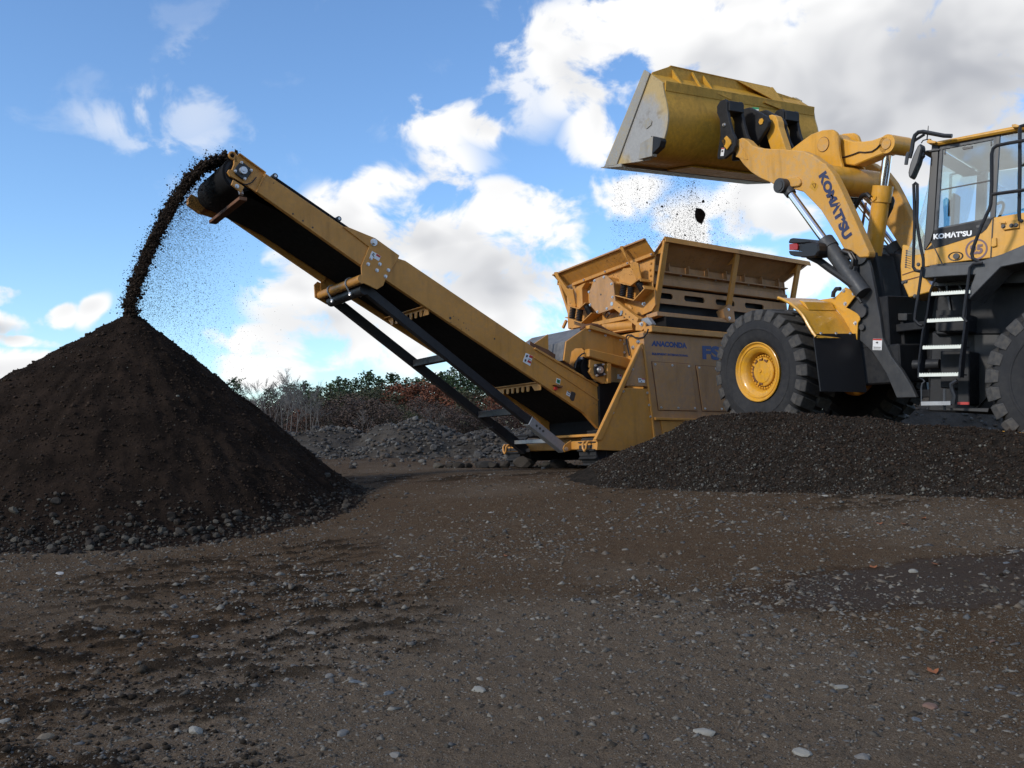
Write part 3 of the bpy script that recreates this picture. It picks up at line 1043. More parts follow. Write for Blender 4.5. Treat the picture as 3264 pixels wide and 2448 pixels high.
# belt loop over head drum and tail drum
HC, HN, HU = Vector((4.416, 0, 4.335)), Vector((-.462, 0, .887)), Vector((-.887, 0, -.462))
prof = []
for t in np.linspace(-90, 90, 15):
    prof.append(HC + HN * (.215 * math.sin(rad(t))) - HU * (.215 * math.cos(rad(t))))
top = [HC + HN * (.215 - .002 * i) + HU * (i * .8) for i in range(1, 9)]
bot = [HC - HN * .125 + HU * .55] + [HC - HN * .098 + HU * (i * .8) for i in range(1, 9)]
loop = prof + top + bot[::-1]
mb = MB()
n = len(loop)
cen = HC + HU * 3.2
vs = []
for y in (-.53, .53):
    vs += [(p.x, y, p.z) for p in loop]
mb.add(vs, [(i, (i + 1) % n, n + (i + 1) % n, n + i) for i in range(n)])
P_(mb, 'belt', 'belt', smooth=True)
P_(MB().cyl((HC.x, -.59, HC.z), (HC.x, .59, HC.z), .195, n=32), 'head_drum', 'black_steel', smooth=True)
P_(MB().lathe([(.195, .545), (.225, .545), (.225, .585), (.16, .59), (.05, .6)], 32), 'drum_rim', 'belt', SC @ T((HC.x, 0, HC.z)), smooth=True)
# side strips of the upper belt and idler ends showing above the beam
for s in (1, -1):
    a, b = HC + HN * .19 + HU * .35, HC + HN * .19 + HU * 1.85
    P_(MB().bar((a.x, .575 * s, a.z), (b.x, .575 * s, b.z), .04, .09), 'belt_edge_seal', 'belt')
for q in [(3.978,0.6,4.369),(3.106,0.6,3.93)]:
    i_ = P_(MB().cyl((q[0], .52, q[2]), (q[0], .62, q[2]), .036, n=14), 'idler_roller', 'black', smooth=True)
    P_(MB().cyl((q[0], .62, q[2]), (q[0], .632, q[2]), .018, n=10), 'roller_shaft', 'steel', parent=i_)
for w in (1.4, 2.4, 3.4, 4.3):
    c = HC + HU * w
    P_(MB().cyl((c.x, -.60, c.z), (c.x, .60, c.z), .055, n=14), 'return_roller', 'black', smooth=True)
    c2 = c + HN * .12
    P_(MB().cyl((c2.x, -.60, c2.z), (c2.x, .60, c2.z), .05, n=12), 'carry_roller', 'black', smooth=True)
# gusset bolts, sticker, holes on the beams
bolts([(2.64,0.692,3.652)], (0, 1, 0), .034, .05, scr_root, SC)
bolts([(2.684,0.692,3.431),(2.726,0.692,3.346),(2.554,0.692,3.364),(2.597,0.692,3.275),(2.427,0.692,3.295),(2.471,0.692,3.205)], (0, 1, 0), .017, .03, scr_root, SC)
hole = MB().cyl((0, 0, 0), (0, .0025, 0), 1.0, n=14)
first = None
for p, r in list(zip([(1.45,0.671,2.715),(0.709,0.671,2.464),(1.314,0.671,2.7),(1.23,0.671,2.661),(1.397,0.671,2.744),(1.359,0.671,2.61),(1.271,0.671,2.57),(1.19,0.671,2.587),(1.147,0.671,2.565),(-1.12,0.671,1.565),(-1.176,0.671,1.538),(1.442,0.671,2.656)], [.019, .013] + [.007] * 10)) + \
        list(zip([(3.763,0.671,3.894),(3.629,0.671,3.822),(3.496,0.671,3.751),(4.019,0.671,4.255)], [.012, .012, .012, .007])):
    mm = SC @ T((p[0], .6705, p[2])) @ Matrix.Diagonal((r, 1, r, 1))
    if first is None:
        first = hole.build('bolt_hole', 'ink', scr_root, mm)
    else:
        share('bolt_hole', first, scr_root, mm)


def sticker(quad, mats, fr, split=None, ax_out=None, parent=None):
    """white safety sticker; a red band and black pictograms are sub-parts"""
    q = [Vector(p) for p in quad]      # lower left, lower right, upper right, upper left
    st = MB().slab(q, .003).build('safety_sticker', mats[0], parent or scr_root, fr)

    def at(u, v):
        return q[0] * (1 - u) * (1 - v) + q[1] * u * (1 - v) + q[2] * u * v + q[3] * (1 - u) * v
    nrm = (q[1] - q[0]).cross(q[3] - q[0]).normalized() * .0045
    for (u0, v0, u1, v1, mt) in mats[1:]:
        MB().slab([at(u0, v0) + nrm, at(u1, v0) + nrm, at(u1, v1) + nrm, at(u0, v1) + nrm], .0015).build('printed_panel', mt, st, fr)
    return st


sticker([(2.696,0.693,3.46),(2.567,0.693,3.405),(2.533,0.693,3.475),(2.667,0.693,3.533)], ['white', (.5, .62, .96, .95, 'red'), (.12, .3, .3, .5, 'ink'), (.15, .6, .35, .75, 'ink'), (.3, .15, .42, .3, 'ink')], SC)
sticker([(0.218,0.671,2.151),(0.085,0.671,2.093),(0.029,0.671,2.245),(0.159,0.671,2.286)], ['white', (.52, .74, .98, .98, 'red'), (.52, .22, .98, .44, 'red'), (.15, .62, .35, .85, 'ink'), (.15, .15, .35, .38, 'ink'), (.55, .52, .95, .58, 'ink')], SC)
sticker([(-0.388,0.671,1.859),(-0.462,0.671,1.835),(-0.48,0.671,1.914),(-0.407,0.671,1.932)], ['white', (.1, .12, .9, .8, 'green'), (.3, .35, .7, .6, 'ink')], SC)
sticker([(-0.577,0.671,1.683),(-0.646,0.671,1.653),(-0.67,0.671,1.711),(-0.601,0.671,1.744)], ['white', (.1, .75, .9, .95, 'ink'), (.2, .3, .8, .45, 'ink')], SC)
sb = P_(MB().prism([(-0.315,1.822),(-0.476,1.809),(-0.443,1.774),(-0.396,1.79),(-0.358,1.801)], 'y', .66, .74), 'stop_button_cover', 'rust')
c = [(-0.367,0.7,1.767)][0]
P_(MB().cyl((c[0], .67, c[2]), (c[0], .71, c[2]), .026, n=14), 'stop_button', 'red', parent=sb, smooth=True)
P_(MB().prism([(-0.682,1.738),(-0.754,1.719),(-0.765,1.696),(-0.724,1.591),(-0.684,1.59),(-0.646,1.629),(-0.649,1.659)], 'y', .668, .673), 'inspection_slot', 'ink')
# rusty skirt boards above the lower beam
SK = [(-0.041,2.493),(-0.108,2.462),(-0.391,2.373),(-1.587,1.77),(-1.578,1.704),(-0.038,2.382)]
for s in (1, -1):
    P_(MB().prism(SK, 'y', min(.5 * s, .515 * s), max(.5 * s, .515 * s)), 'skirt_board', 'rust', bevel=.003)
# comb shaped return idler brackets
def comb(x, z, name='idler_bracket', y0=-.62, y1=.64, teeth=6, ya=-.42, yb=.34, h=.115):
    out = [(y0, z), (y0 + .06, z - h * .35)]
    w = (yb - ya) / (2 * teeth - 1)
    for i in range(teeth):
        a = ya + 2 * i * w
        out += [(a, z - h * .75), (a + w * .15, z - h), (a + w * .85, z - h), (a + w, z - h * .75), (a + w, z - h * .3), (a + 2 * w, z - h * .3)]
    out += [(y1 - .16, z - h), (y1, z - h), (y1, z)]
    b = P_(MB().prism(out, 'x', x - .006, x + .006), name, 'tan')
    MB().bar((x + .03, y0 - .02, z + .004), (x + .03, y1, z + .004), .07, .012).build('bracket_flange', 'tan', b, SC)
    return b


comb(-.13, 1.86)
comb(1.78, 2.86, teeth=7, ya=-.5, yb=.46)
# --- support struts under the conveyor
S0, S1 = (-.62, .862), (2.66, 3.03)


def strut_at(x):
    t = (x - S0[0]) / (S1[0] - S0[0])
    return S0[1] + t * (S1[1] - S0[1])


for s in (1, -1):
    st = P_(MB().bar((-.30, .5 * s, strut_at(-.30)), (2.68, .5 * s, strut_at(2.68)), .10, .125), 'support_strut', 'black_steel', bevel=.006)
    sl = P_(MB().bar((S0[0], .5 * s, S0[1]), (.02, .5 * s, strut_at(.02)), .125, .14), 'strut_sleeve', 'galv' if s > 0 else 'black_steel', bevel=.006)
    for xx in (-.09, -.15, -.21):
        MB().cyl((xx, .562 * s, strut_at(xx) + .0), (xx, .566 * s, strut_at(xx)), .020, n=12).build('pin_hole', 'ink', sl, SC)
    P_(MB().cyl((S0[0], (.5 - .1) * s, S0[1]), (S0[0], (.5 + .1) * s, S0[1]), .03, n=12), 'strut_pin', 'steel', smooth=True)
    P_(MB().prism([(S0[0] - .1, S0[1] - .02), (S0[0] + .03, S0[1] - .05), (S0[0] + .06, S0[1]), (S0[0] + .03, S0[1] + .06), (S0[0] - .1, S0[1] + .13)], 'y', min(.57 * s, .59 * s), max(.57 * s, .59 * s)), 'strut_lug', 'tan', bevel=.003)
for q in [(1.383,-0.5,2.277),(0.236,-0.5,1.509)]:
    x, z = q[0], strut_at(q[0])
    P_(MB().bar((x, -.46, z), (x, .46, z), .12, .10), 'cross_brace', 'black_steel', bevel=.006)
P_(MB().bar((-.43, -.44, .99), (-.43, .44, .99), .12, .06), 'foot_plate', 'galv', bevel=.004)
# hinge tube with U bolts
P_(MB().cyl((2.812, -.69, 3.14), (2.812, .69, 3.14), .062, n=20), 'hinge_tube', 'tan', smooth=True)
P_(MB().cyl((2.71, -.56, 3.035), (2.71, .56, 3.035), .075, n=20), 'strut_cross_tube', 'black_steel', smooth=True)
P_(MB().prism([(2.91,3.288),(2.859,3.339),(2.634,3.246),(2.706,3.014),(2.898,3.106)], 'y', -.72, -.69), 'end_plate', 'tan', bevel=.004)
for y in (.32, -.28):
    ub = [(2.812 + .075 * math.cos(t), y, 3.14 + .075 * math.sin(t)) for t in np.linspace(rad(-20), rad(210), 10)]
    ub = [(2.80, y, 2.98)] + ub + [(2.66, y, 3.0)]
    u_ = P_(MB().tube(ub, .012, 6), 'u_bolt', 'galv', smooth=True)
    bolts([(2.81, y, 3.0), (2.66, y, 3.0)], (.3, 0, -1), .02, .03, u_, SC)
# --- front beam with tow hooks
P_(MB().box(-.86, -.72, -1.21, 1.20, .845, .975), 'front_beam', 'tan', bevel=.012)
P_(MB().box(-1.5, -.74, -.1, 1.19, 1.035, 1.075), 'front_deck', 'tan', bevel=.006)
P_(MB().box(-1.55, -1.0, -.8, 1.1, .88, 1.04), 'cross_member', 'tan')
for y in (-1.10, 1.02):
    z0 = .91
    pts = [(-.715, y - .05, z0 + .05), (-.66, y - .05, z0 + .05), (-.63, y - .045, z0 + .02), (-.63, y - .04, z0 - .05), (-.63, y - .005, z0 - .09), (-.63, y + .035, z0 - .05), (-.63, y + .045, z0 + .02), (-.66, y + .05, z0 + .05), (-.715, y + .05, z0 + .05)]
    P_(MB().tube(pts, .017, 8), 'tow_hook', 'tan', smooth=True)
# --- crawler tracks
def track(yc):
    m = MB()
    L0, L1, zb, r = -.98, -4.6, .83, .25
    path = [(L0 + r * math.sin(t), zb + r * math.cos(t)) for t in np.linspace(0, PI, 9)]
    path += [(L1 - r * math.sin(t), zb - r * math.cos(t)) for t in np.linspace(0, PI, 9)]
    fr = P_(MB().box(L1, L0, yc - .12, yc + .12, zb - .14, zb + .14), 'track_frame', 'dark_paint', bevel=.01)
    for xx in (L0, L1):
        P_(MB().cyl((xx, yc - .1, zb), (xx, yc + .1, zb), .21, n=24), 'track_wheel', 'dark_paint', parent=fr, smooth=True)
    shoe = MB().box(-.05, .05, -.2, .2, 0, .025)
    shoe.box(-.045, -.03, -.2, .2, .025, .055)
    src = None
    per = 0
    pts = path + [path[0]]
    seg = [math.dist(pts[i], pts[i + 1]) for i in range(len(pts) - 1)]
    tot = sum(seg)
    N = 84
    for k_ in range(N):
        d = tot * k_ / N
        i = 0
        while d > seg[i]:
            d -= seg[i]
            i += 1
        u = d / seg[i]
        a, b = pts[i], pts[i + 1]
        x, z = a[0] + (b[0] - a[0]) * u, a[1] + (b[1] - a[1]) * u
        dx, dz = (b[0] - a[0]) / seg[i], (b[1] - a[1]) / seg[i]
        mm = SC @ Matrix(((dx, 0, -dz, x), (0, 1, 0, yc), (dz, 0, dx, z), (0, 0, 0, 1)))
        if src is None:
            src = shoe.build('track_shoe', 'rubber', fr, mm)
        else:
            share('track_shoe', src, fr, mm)


track(.98)
track(-.98)
# --- body
bod = MB().box(-5.7, -1.78, -1.08, 1.09, .93, 2.62)
P_(bod, 'body_box', 'tan')
WALL = [(-1.705, 2.64), (-1.86, 1.0), (-2.02, .93), (-5.85, .93), (-5.75, 2.64)]
wall = P_(MB().prism(WALL, 'y', 1.10, 1.2), 'side_wall', 'tan_dusty_lit', bevel=.006)
P_(MB().prism(WALL, 'y', -1.2, -1.10), 'side_wall', 'tan_dusty_lit', bevel=.006)


def door(outline):
    cx = sum(p[0] for p in outline) / len(outline)
    cz = sum(p[1] for p in outline) / len(outline)
    big = [(cx + (x - cx) * 1.03 + .0, cz + (z - cz) * 1.025) for x, z in outline]
    P_(MB().prism(big, 'y', 1.2, 1.203), 'door_seal', 'rust', parent=wall)
    d_ = P_(MB().prism(outline, 'y', 1.203, 1.216), 'access_door', 'tan_dusty_lit', bevel=.003)
    xs = [p[0] for p in outline]
    pts = []
    for t in (.06, .5, .94):
        for v in (.05, .95):
            a = [outline[0][i] + (outline[1][i] - outline[0][i]) * t for i in (0, 1)]
            b = [outline[3][i] + (outline[2][i] - outline[3][i]) * t for i in (0, 1)]
            pts.append((a[0] + (b[0] - a[0]) * v, 1.216, a[1] + (b[1] - a[1]) * v))
    bolts(pts, (0, 1, 0), .013, .018, d_, SC)


D1 = [(-1.871,2.19),(-2.703,2.188),(-2.815,1.441),(-1.979,1.441)]
door(D1)
D2 = [(D1[1][0] - .13, D1[1][1] - .015), (D1[1][0] - 1.0, D1[1][1] - .015), (D1[2][0] - 1.0, D1[2][1] + .0), (D1[2][0] - .13, D1[2][1])]
door(D2)
door([(x - 1.03, z) for x, z in D2])
# triangular front gusset in two sheets, edged by a slanting channel
TRI_U = [(-1.66,2.431),(-1.757,1.801),(-1.3,1.801)]
TRI_L = [(-1.299,1.768),(-1.768,1.762),(-1.852,1.277),(-1.897,0.792),(-0.705,0.832),(-0.722,0.98)]
tu = P_(MB().prism(TRI_U, 'y', 1.1, 1.215), 'front_gusset_sheet', 'tan_dusty_lit', bevel=.004)
tlw = P_(MB().prism(TRI_L, 'y', 1.1, 1.215), 'front_gusset_sheet', 'tan', bevel=.004)
bolts([(-1.453,1.215,2.058),(-1.595,1.215,2.488)], (0, 1, 0), .015, .02, tu, SC)
bolts([(-1.249,1.215,1.714),(-1.746,1.215,1.702),(-1.771,1.215,1.512),(-1.793,1.215,1.334)] + [(-1.032,1.215,1.386),(-0.816,1.215,1.06)], (0, 1, 0), .015, .02, tlw, SC)
dg = [(-1.669,2.478),(-1.596,2.445),(-0.651,0.979),(-0.777,0.97)]
P_(MB().prism(dg, 'y', 1.19, 1.25), 'slanting_channel', 'tan', bevel=.008)
ed = [(-1.664,2.449),(-1.697,2.451),(-1.871,1.01),(-1.838,1.01)]
P_(MB().prism(ed, 'y', 1.215, 1.24), 'edge_angle', 'tan', bevel=.002)
sticker([(-1.564,1.217,1.858),(-1.695,1.217,1.855),(-1.695,1.217,1.923),(-1.558,1.217,1.926)], ['white', (.5, .72, .98, .97, 'red'), (.15, .5, .35, .75, 'ink'), (.4, .15, .55, .35, 'ink')], SC)
# lower tray lip
P_(MB().prism([(-1.844,1.321),(-3.461,1.3),(-3.459,1.267),(-1.854,1.282)], 'y', 1.19, 1.27), 'tray_lip', 'tan', bevel=.004)
P_(MB().prism([(-2.0, 1.27), (-5.8, 1.27), (-5.8, .94), (-2.05, .94)], 'y', 1.2, 1.235), 'lower_tray', 'tan', bevel=.004)
# top rail and dark undercroft
P_(MB().box(-5.8, -1.83, 1.08, 1.265, 2.655, 2.752), 'top_rail', 'tan', bevel=.008)
P_(MB().box(-5.8, -1.83, -1.265, -1.08, 2.655, 2.752), 'top_rail', 'tan', bevel=.008)
P_(MB().box(-5.6, -2.45, -.95, .95, 2.62, 2.98), 'collecting_chute', 'belt')
P_(MB().box(-1.80, -1.74, .72, 1.18, 2.2, 2.67), 'front_wall', 'tan', bevel=.004)
P_(MB().box(-1.80, -1.75, -1.18, .72, 1.0, 2.67), 'front_wall', 'tan', bevel=.004)
lettering('lettering', 'ANACONDA', [(-1.871,1.2,2.438),(-2.649,1.2,2.439),(-2.64,1.2,2.533),(-1.886,1.2,2.527)], 'blue', wall, SC, .06)
lettering('lettering', 'EQUIPMENT INTERNATIONAL', [(-1.881,1.2,2.294),(-2.668,1.2,2.302),(-2.665,1.2,2.342),(-1.879,1.2,2.337)], 'blue', wall, SC, .055)
lettering('lettering', 'FSU', [(-2.993,1.2,2.282),(-3.717,1.2,2.283),(-3.712,1.2,2.527),(-2.993,1.2,2.507)], 'blue', wall, SC, .05)
# rear chassis horns, glimpsed under the loader
for s in (1, -1):
    P_(MB().prism([(-5.8, 1.0), (-6.9, 1.22), (-6.95, 1.30), (-6.8, 1.36), (-6.9, 1.42), (-6.95, 1.52), (-6.7, 1.55), (-5.8, 1.5)], 'y', min(.9 * s, 1.1 * s), max(.9 * s, 1.1 * s)), 'chassis_horn', 'tan', bevel=.006)
# --- feed boot at the conveyor tail
BOOT = [(-0.546,2.488),(-0.981,2.749),(-1.694,2.607),(-1.71,2.51),(-1.688,2.287),(-1.75,2.241),(-1.77,2.097),(-1.394,2.149),(-1.37,2.176),(-0.935,2.265),(-0.935,2.355),(-0.868,2.406),(-0.725,2.395),(-0.643,2.34),(-0.6,2.152),(-0.491,2.198)]
P_(MB().prism(BOOT, 'y', .72, .75), 'boot_side', 'tan', bevel=.003)
P_(MB().prism(BOOT, 'y', -.75, -.72), 'boot_side', 'tan', bevel=.003)
bl_ = [(-0.546,2.488),(-0.491,2.198),(-0.981,2.749)]
P_(MB().hexa([(bl_[0][0], -.71, bl_[0][1]), (bl_[0][0], .715, bl_[0][1]), (bl_[1][0], .715, bl_[1][1]), (bl_[1][0], -.71, bl_[1][1])],
             [(bl_[0][0] - .02, -.71, bl_[0][1]), (bl_[0][0] - .02, .715, bl_[0][1]), (bl_[1][0] - .02, .715, bl_[1][1]), (bl_[1][0] - .02, -.71, bl_[1][1])]), 'rubber_curtain', 'curtain')
P_(MB().hexa([(bl_[0][0], -.71, bl_[0][1]), (bl_[0][0], .715, bl_[0][1]), (bl_[2][0], .715, bl_[2][1]), (bl_[2][0], -.71, bl_[2][1])],
             [(bl_[0][0] - .02, -.71, bl_[0][1]), (bl_[0][0] - .02, .715, bl_[0][1]), (bl_[2][0] - .02, .715, bl_[2][1]), (bl_[2][0] - .02, -.71, bl_[2][1])]), 'rubber_curtain', 'curtain')
hd = [(-0.951,2.756),(-0.982,2.763),(-1.701,2.617),(-1.687,2.582),(-0.95,2.704)]
P_(MB().prism(hd, 'y', .72, .82), 'boot_hood', 'tan', bevel=.005)
arch = [(-0.882,0.7,2.692),(-0.931,0.7,2.738),(-1.017,0.7,2.772),(-1.102,0.7,2.787),(-1.2,0.7,2.782),(-1.297,0.7,2.752),(-1.395,0.7,2.71),(-1.494,0.7,2.683),(-1.556,0.7,2.663)]
P_(MB().tube(arch, .03, 6), 'rubber_flap', 'rust', smooth=True)
bolts([(-1.005,0.755,2.688),(-1.321,0.755,2.627),(-1.632,0.755,2.573),(-1.712,0.755,2.515),(-1.706,0.755,2.376),(-0.835,0.755,2.244)], (0, 1, 0), .014, .02, scr_root, SC)
gd = [(-0.898,2.385),(-1.644,2.289),(-1.833,2.23),(-1.778,2.121),(-1.65,2.116),(-0.894,2.263)]
P_(MB().prism(gd, 'y', .72, .86), 'belt_guard', 'tan', bevel=.012)
tk = [(-0.96,2.227),(-1.338,2.173),(-1.327,1.874),(-1.207,1.859),(-1.022,1.935),(-0.936,2.039),(-0.967,2.087),(-0.944,2.114)]
P_(MB().prism(tk, 'y', .76, .80), 'take_up_plate', 'tan', bevel=.005)
tkb = [(-1.262,2.179),(-1.338,2.173),(-1.327,1.874),(-1.25,1.862)]
P_(MB().prism(tkb, 'y', .80, .86), 'take_up_guide', 'tan', bevel=.006)
c = [(-1.122,0.8,2.067)][0]
bearing((c[0], .80, c[2]), .10, 8, SC)
c = [(-1.059,0.62,2.119)][0]
P_(MB().cyl((c[0], .50, c[2]), (c[0], .70, c[2]), .185, n=28), 'tail_drum', 'black', smooth=True)
P_(MB().lathe([(.10, .0), (.185, .0), (.2, -.02), (.2, -.05)], 28), 'drum_end', 'belt', SC @ T((c[0], .715, c[2])), smooth=True)
hs = [(-0.68,0.78,2.088),(-0.7,0.78,2.172),(-0.75,0.78,2.249),(-0.816,0.78,2.303),(-0.877,0.78,2.325)]
P_(MB().tube(hs, .012, 6), 'hydraulic_hose', 'black', smooth=True)
hs = [(-1.7,0.881,2.312),(-1.7,0.857,2.411),(-1.7,0.827,2.53),(-1.7,0.809,2.61),(-1.7,0.853,2.643),(-1.7,0.938,2.632),(-1.7,1.021,2.584),(-1.7,1.132,2.561),(-1.7,1.229,2.568),(-1.7,1.3,2.62),(-1.7,1.329,2.678)]
P_(MB().tube(hs, .013, 6), 'hydraulic_hose', 'black', smooth=True)
bolts([(-1.74,1.051,2.514),(-1.74,0.928,2.439)], (1, 0, 0), .022, .03, scr_root, SC)
P_(MB().prism([(-0.073,2.362),(-0.121,2.439),(-0.43,2.629),(-0.429,2.38)], 'y', .42, .45), 'boot_wing', 'tan')
sticker([(-1.739,0.525,1.979),(-1.739,0.634,1.965),(-1.739,0.644,2.032),(-1.739,0.538,2.052)], ['white', (.5, .6, .95, .95, 'red')], SC)
P_(MB().box(-2.4, -1.2, -.70, .72, 1.1, 1.9), 'tail_housing', 'belt')

# --- live head: vibrating grid hopper, tilted
LH = dict(fr=LV)
XF = -2.30
face = [(-1.158,3.881),(-0.988,3.948),(0.881,3.933),(1.2,3.924),(1.016,3.122),(0.948,3.041),(0.697,3.025),(-0.346,3.113),(-1.203,3.182)]
lh = P_(MB().prism(face, 'x', XF - .03, XF), 'live_head_front', 'tan', LV, bevel=.004)
# side walls with beams and slots
yS = .97
zt, zb2 = 3.70, 2.96
for s in (1, -1):
    P_(MB().box(-5.72, -2.33, min(yS * s, (yS - .03) * s), max(yS * s, (yS - .03) * s), 3.60, 3.86), 'upper_side_plate', 'tan_dusty_lit', LV)
    fl = P_(MB().box(-5.72, -2.33, min(yS * s, (yS + .1) * s), max(yS * s, (yS + .1) * s), 3.685, 3.703), 'side_flange', 'tan_dusty_lit', LV)
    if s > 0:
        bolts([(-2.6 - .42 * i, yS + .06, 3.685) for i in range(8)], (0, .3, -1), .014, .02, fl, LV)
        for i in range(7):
            P_(MB().box(-2.75 - .46 * i, -2.735 - .46 * i, yS, yS + .09, 3.703, 3.86), 'flange_rib', 'tan_dusty_lit', LV, parent=fl)
    P_(MB().box(-5.72, -2.33, min((yS - .02) * s, (yS + .07) * s), max((yS - .02) * s, (yS + .07) * s), 3.47, 3.585), 'side_beam_tube', 'tan_dusty_lit', LV, bevel=.008)
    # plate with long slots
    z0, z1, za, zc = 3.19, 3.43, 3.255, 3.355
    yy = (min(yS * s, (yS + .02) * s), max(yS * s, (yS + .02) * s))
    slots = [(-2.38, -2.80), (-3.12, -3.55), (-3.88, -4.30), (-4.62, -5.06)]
    pl = P_(MB().prism([(-2.33, zc), (-2.33, z1), (-5.72, z1), (-5.72, zc)], 'y', *yy), 'slotted_plate', 'tan_dusty_lit', LV)
    P_(MB().prism([(-2.33, z0), (-2.33, za), (-5.72, za), (-5.72, z0)], 'y', *yy), 'slotted_plate', 'tan_dusty_lit', LV)
    edges = [-2.33] + [v for p in slots for v in p] + [-5.72]
    for i in range(0, len(edges), 2):
        a, b = edges[i], edges[i + 1]
        if abs(a - b) < .06:
            continue
        zm = (za + zc) / 2
        k_ = .028
        shape = [(a, za), (b, za), (b + k_ * (i + 2 < len(edges)), zm - .02), (b + k_ * (i + 2 < len(edges)), zm + .02), (b, zc), (a, zc), (a - k_ * (i > 0), zm + .02), (a - k_ * (i > 0), zm - .02)]
        P_(MB().prism(shape, 'y', *yy), 'slot_web', 'tan_dusty_lit', LV, parent=pl)
    P_(MB().box(-5.72, -2.33, min((yS + .02) * s, (yS + .045) * s), max((yS + .02) * s, (yS + .045) * s), 3.165, 3.195), 'plate_lip', 'tan_dusty_lit', LV)
    rl = P_(MB().box(-5.75, -2.30, min((yS - .1) * s, (yS + .16) * s), max((yS - .1) * s, (yS + .16) * s), 2.915, 2.985), 'bottom_rail', 'tan_dusty_lit', LV, bevel=.006)
    if s > 0:
        for i in range(16):
            MB().cyl((-2.5 - .19 * i, yS + .03, 2.985), (-2.5 - .19 * i, yS + .03, 3.01), .024, n=8).build('rail_bolt', 'dark_paint', rl, LV)
    P_(MB().box(-5.7, -2.33, min((yS - .12) * s, (yS - .10) * s), max((yS - .12) * s, (yS - .10) * s), 2.98, 3.62), 'inner_liner', 'dark_paint', LV)
    # wing sheet, flared outward, on three legs
    yin, yout = .985 * s, 1.42 * s
    w = P_(MB().hexa([(-2.33, yin, 3.835), (-5.72, yin, 3.835), (-5.92, yout, 4.105), (-2.32, yout, 4.135)],
                     [(-2.33, yin - .001, 3.85), (-5.72, yin - .001, 3.85), (-5.92, yout, 4.12), (-2.32, yout, 4.15)]), 'hopper_wing', 'tan_dusty_lit', LV)
    P_(MB().hexa([(-2.32, yout, 4.155), (-5.95, yout, 4.13), (-5.95, yout + .02 * s, 4.05), (-2.32, yout + .02 * s, 4.065)],
                 [(-2.32, yout + .015 * s, 4.158), (-5.95, yout + .015 * s, 4.133), (-5.95, yout + .035 * s, 4.05), (-2.32, yout + .035 * s, 4.065)]), 'wing_flange', 'tan', LV, parent=w)
    for xx in (-2.37, -4.05, -5.68):
        lg = P_(MB().bar((xx, .99 * s, 2.93), (xx, 1.405 * s, 4.10), .11, .05, (0, 0, 1)), 'wing_leg', 'tan', LV, bevel=.006)
        P_(MB().prism([(1.395 * s, 4.09), (1.15 * s, 3.93), (1.38 * s, 3.93)], 'x', xx - .01, xx + .01), 'leg_gusset', 'tan', LV, parent=lg)
    for xx in (-4.05,):
        pt = P_(MB().prism([(xx + .18, 3.0), (xx + .22, 3.12), (xx + .05, 3.24), (xx - .06, 3.2), (xx - .06, 2.93), (xx + .1, 2.93)], 'y', min(1.0 * s, 1.15 * s), max(1.0 * s, 1.15 * s)), 'leg_bracket', 'tan_dusty_lit', LV)
        bolts([(xx + .08, 1.15 * s, 3.14), (xx + .08, 1.15 * s, 2.99)], (0, s, 0), .018, .02, pt, LV)
# grid bars across the top
for i in range(14):
    xx = -2.5 - .235 * i
    P_(MB().bar((xx, -.96, 3.72), (xx, .96, 3.72), .03, .09), 'grid_bar', 'tan_dusty_lit', LV)
# corner plate beside the near front leg
cp = [(-2.327,3.392),(-2.398,3.429),(-2.363,3.121),(-2.103,3.055),(-2.105,3.07),(-2.297,3.125)]
bolts([(-2.28,0.885,3.303),(-2.28,0.883,3.161)], (1, 0, 0), .022, .05, lh, LV)
bolts([(-2.295,1.097,3.797),(-2.295,1.065,3.695),(-2.295,1.068,3.596),(-2.295,1.067,3.499),(-2.295,-1.071,3.641),(-2.295,0.116,3.797),(-2.295,-0.454,3.848)], (1, 0, 0), .016, .02, lh, LV, 'tan')
# front wing
FWT = [(-2.08,-1.221,4.167),(-2.08,1.242,4.136)]
FWB = [(-2.28,-1.213,3.967),(-2.28,1.222,3.926)]
fw = P_(MB().slab([FWB[0], FWB[1], FWT[1], FWT[0]], .015), 'front_wing', 'tan', LV)
P_(MB().bar((FWT[0][0] + .015, FWT[0][1], FWT[0][2]), (FWT[1][0] + .015, FWT[1][1], FWT[1][2]), .06, .028), 'wing_lip', 'tan_dusty_lit', LV, parent=fw, bevel=.004)
wb = [(-2.26,-0.904,3.929),(-2.26,1.192,3.912)]
P_(MB().bar(wb[0], wb[1], .07, .055), 'wing_foot', 'tan', LV, parent=fw, bevel=.004)
bolts([(-2.22,-0.548,3.928),(-2.22,0.035,3.925),(-2.22,0.62,3.917),(-2.22,1.199,3.912)], (1, 0, .3), .012, .018, fw, LV)
# far end wing
P_(MB().hexa([(-5.74, -.98, 3.835), (-5.74, .98, 3.835), (-5.96, 1.4, 4.1), (-5.96, -1.4, 4.1)], [(-5.76, -.98, 3.835), (-5.76, .98, 3.835), (-5.98, 1.4, 4.1), (-5.98, -1.4, 4.1)]), 'rear_wing', 'tan_dusty_lit', LV)
P_(MB().box(-5.75, -5.72, -.98, .98, 2.95, 3.85), 'live_head_rear', 'tan_dusty_lit', LV)
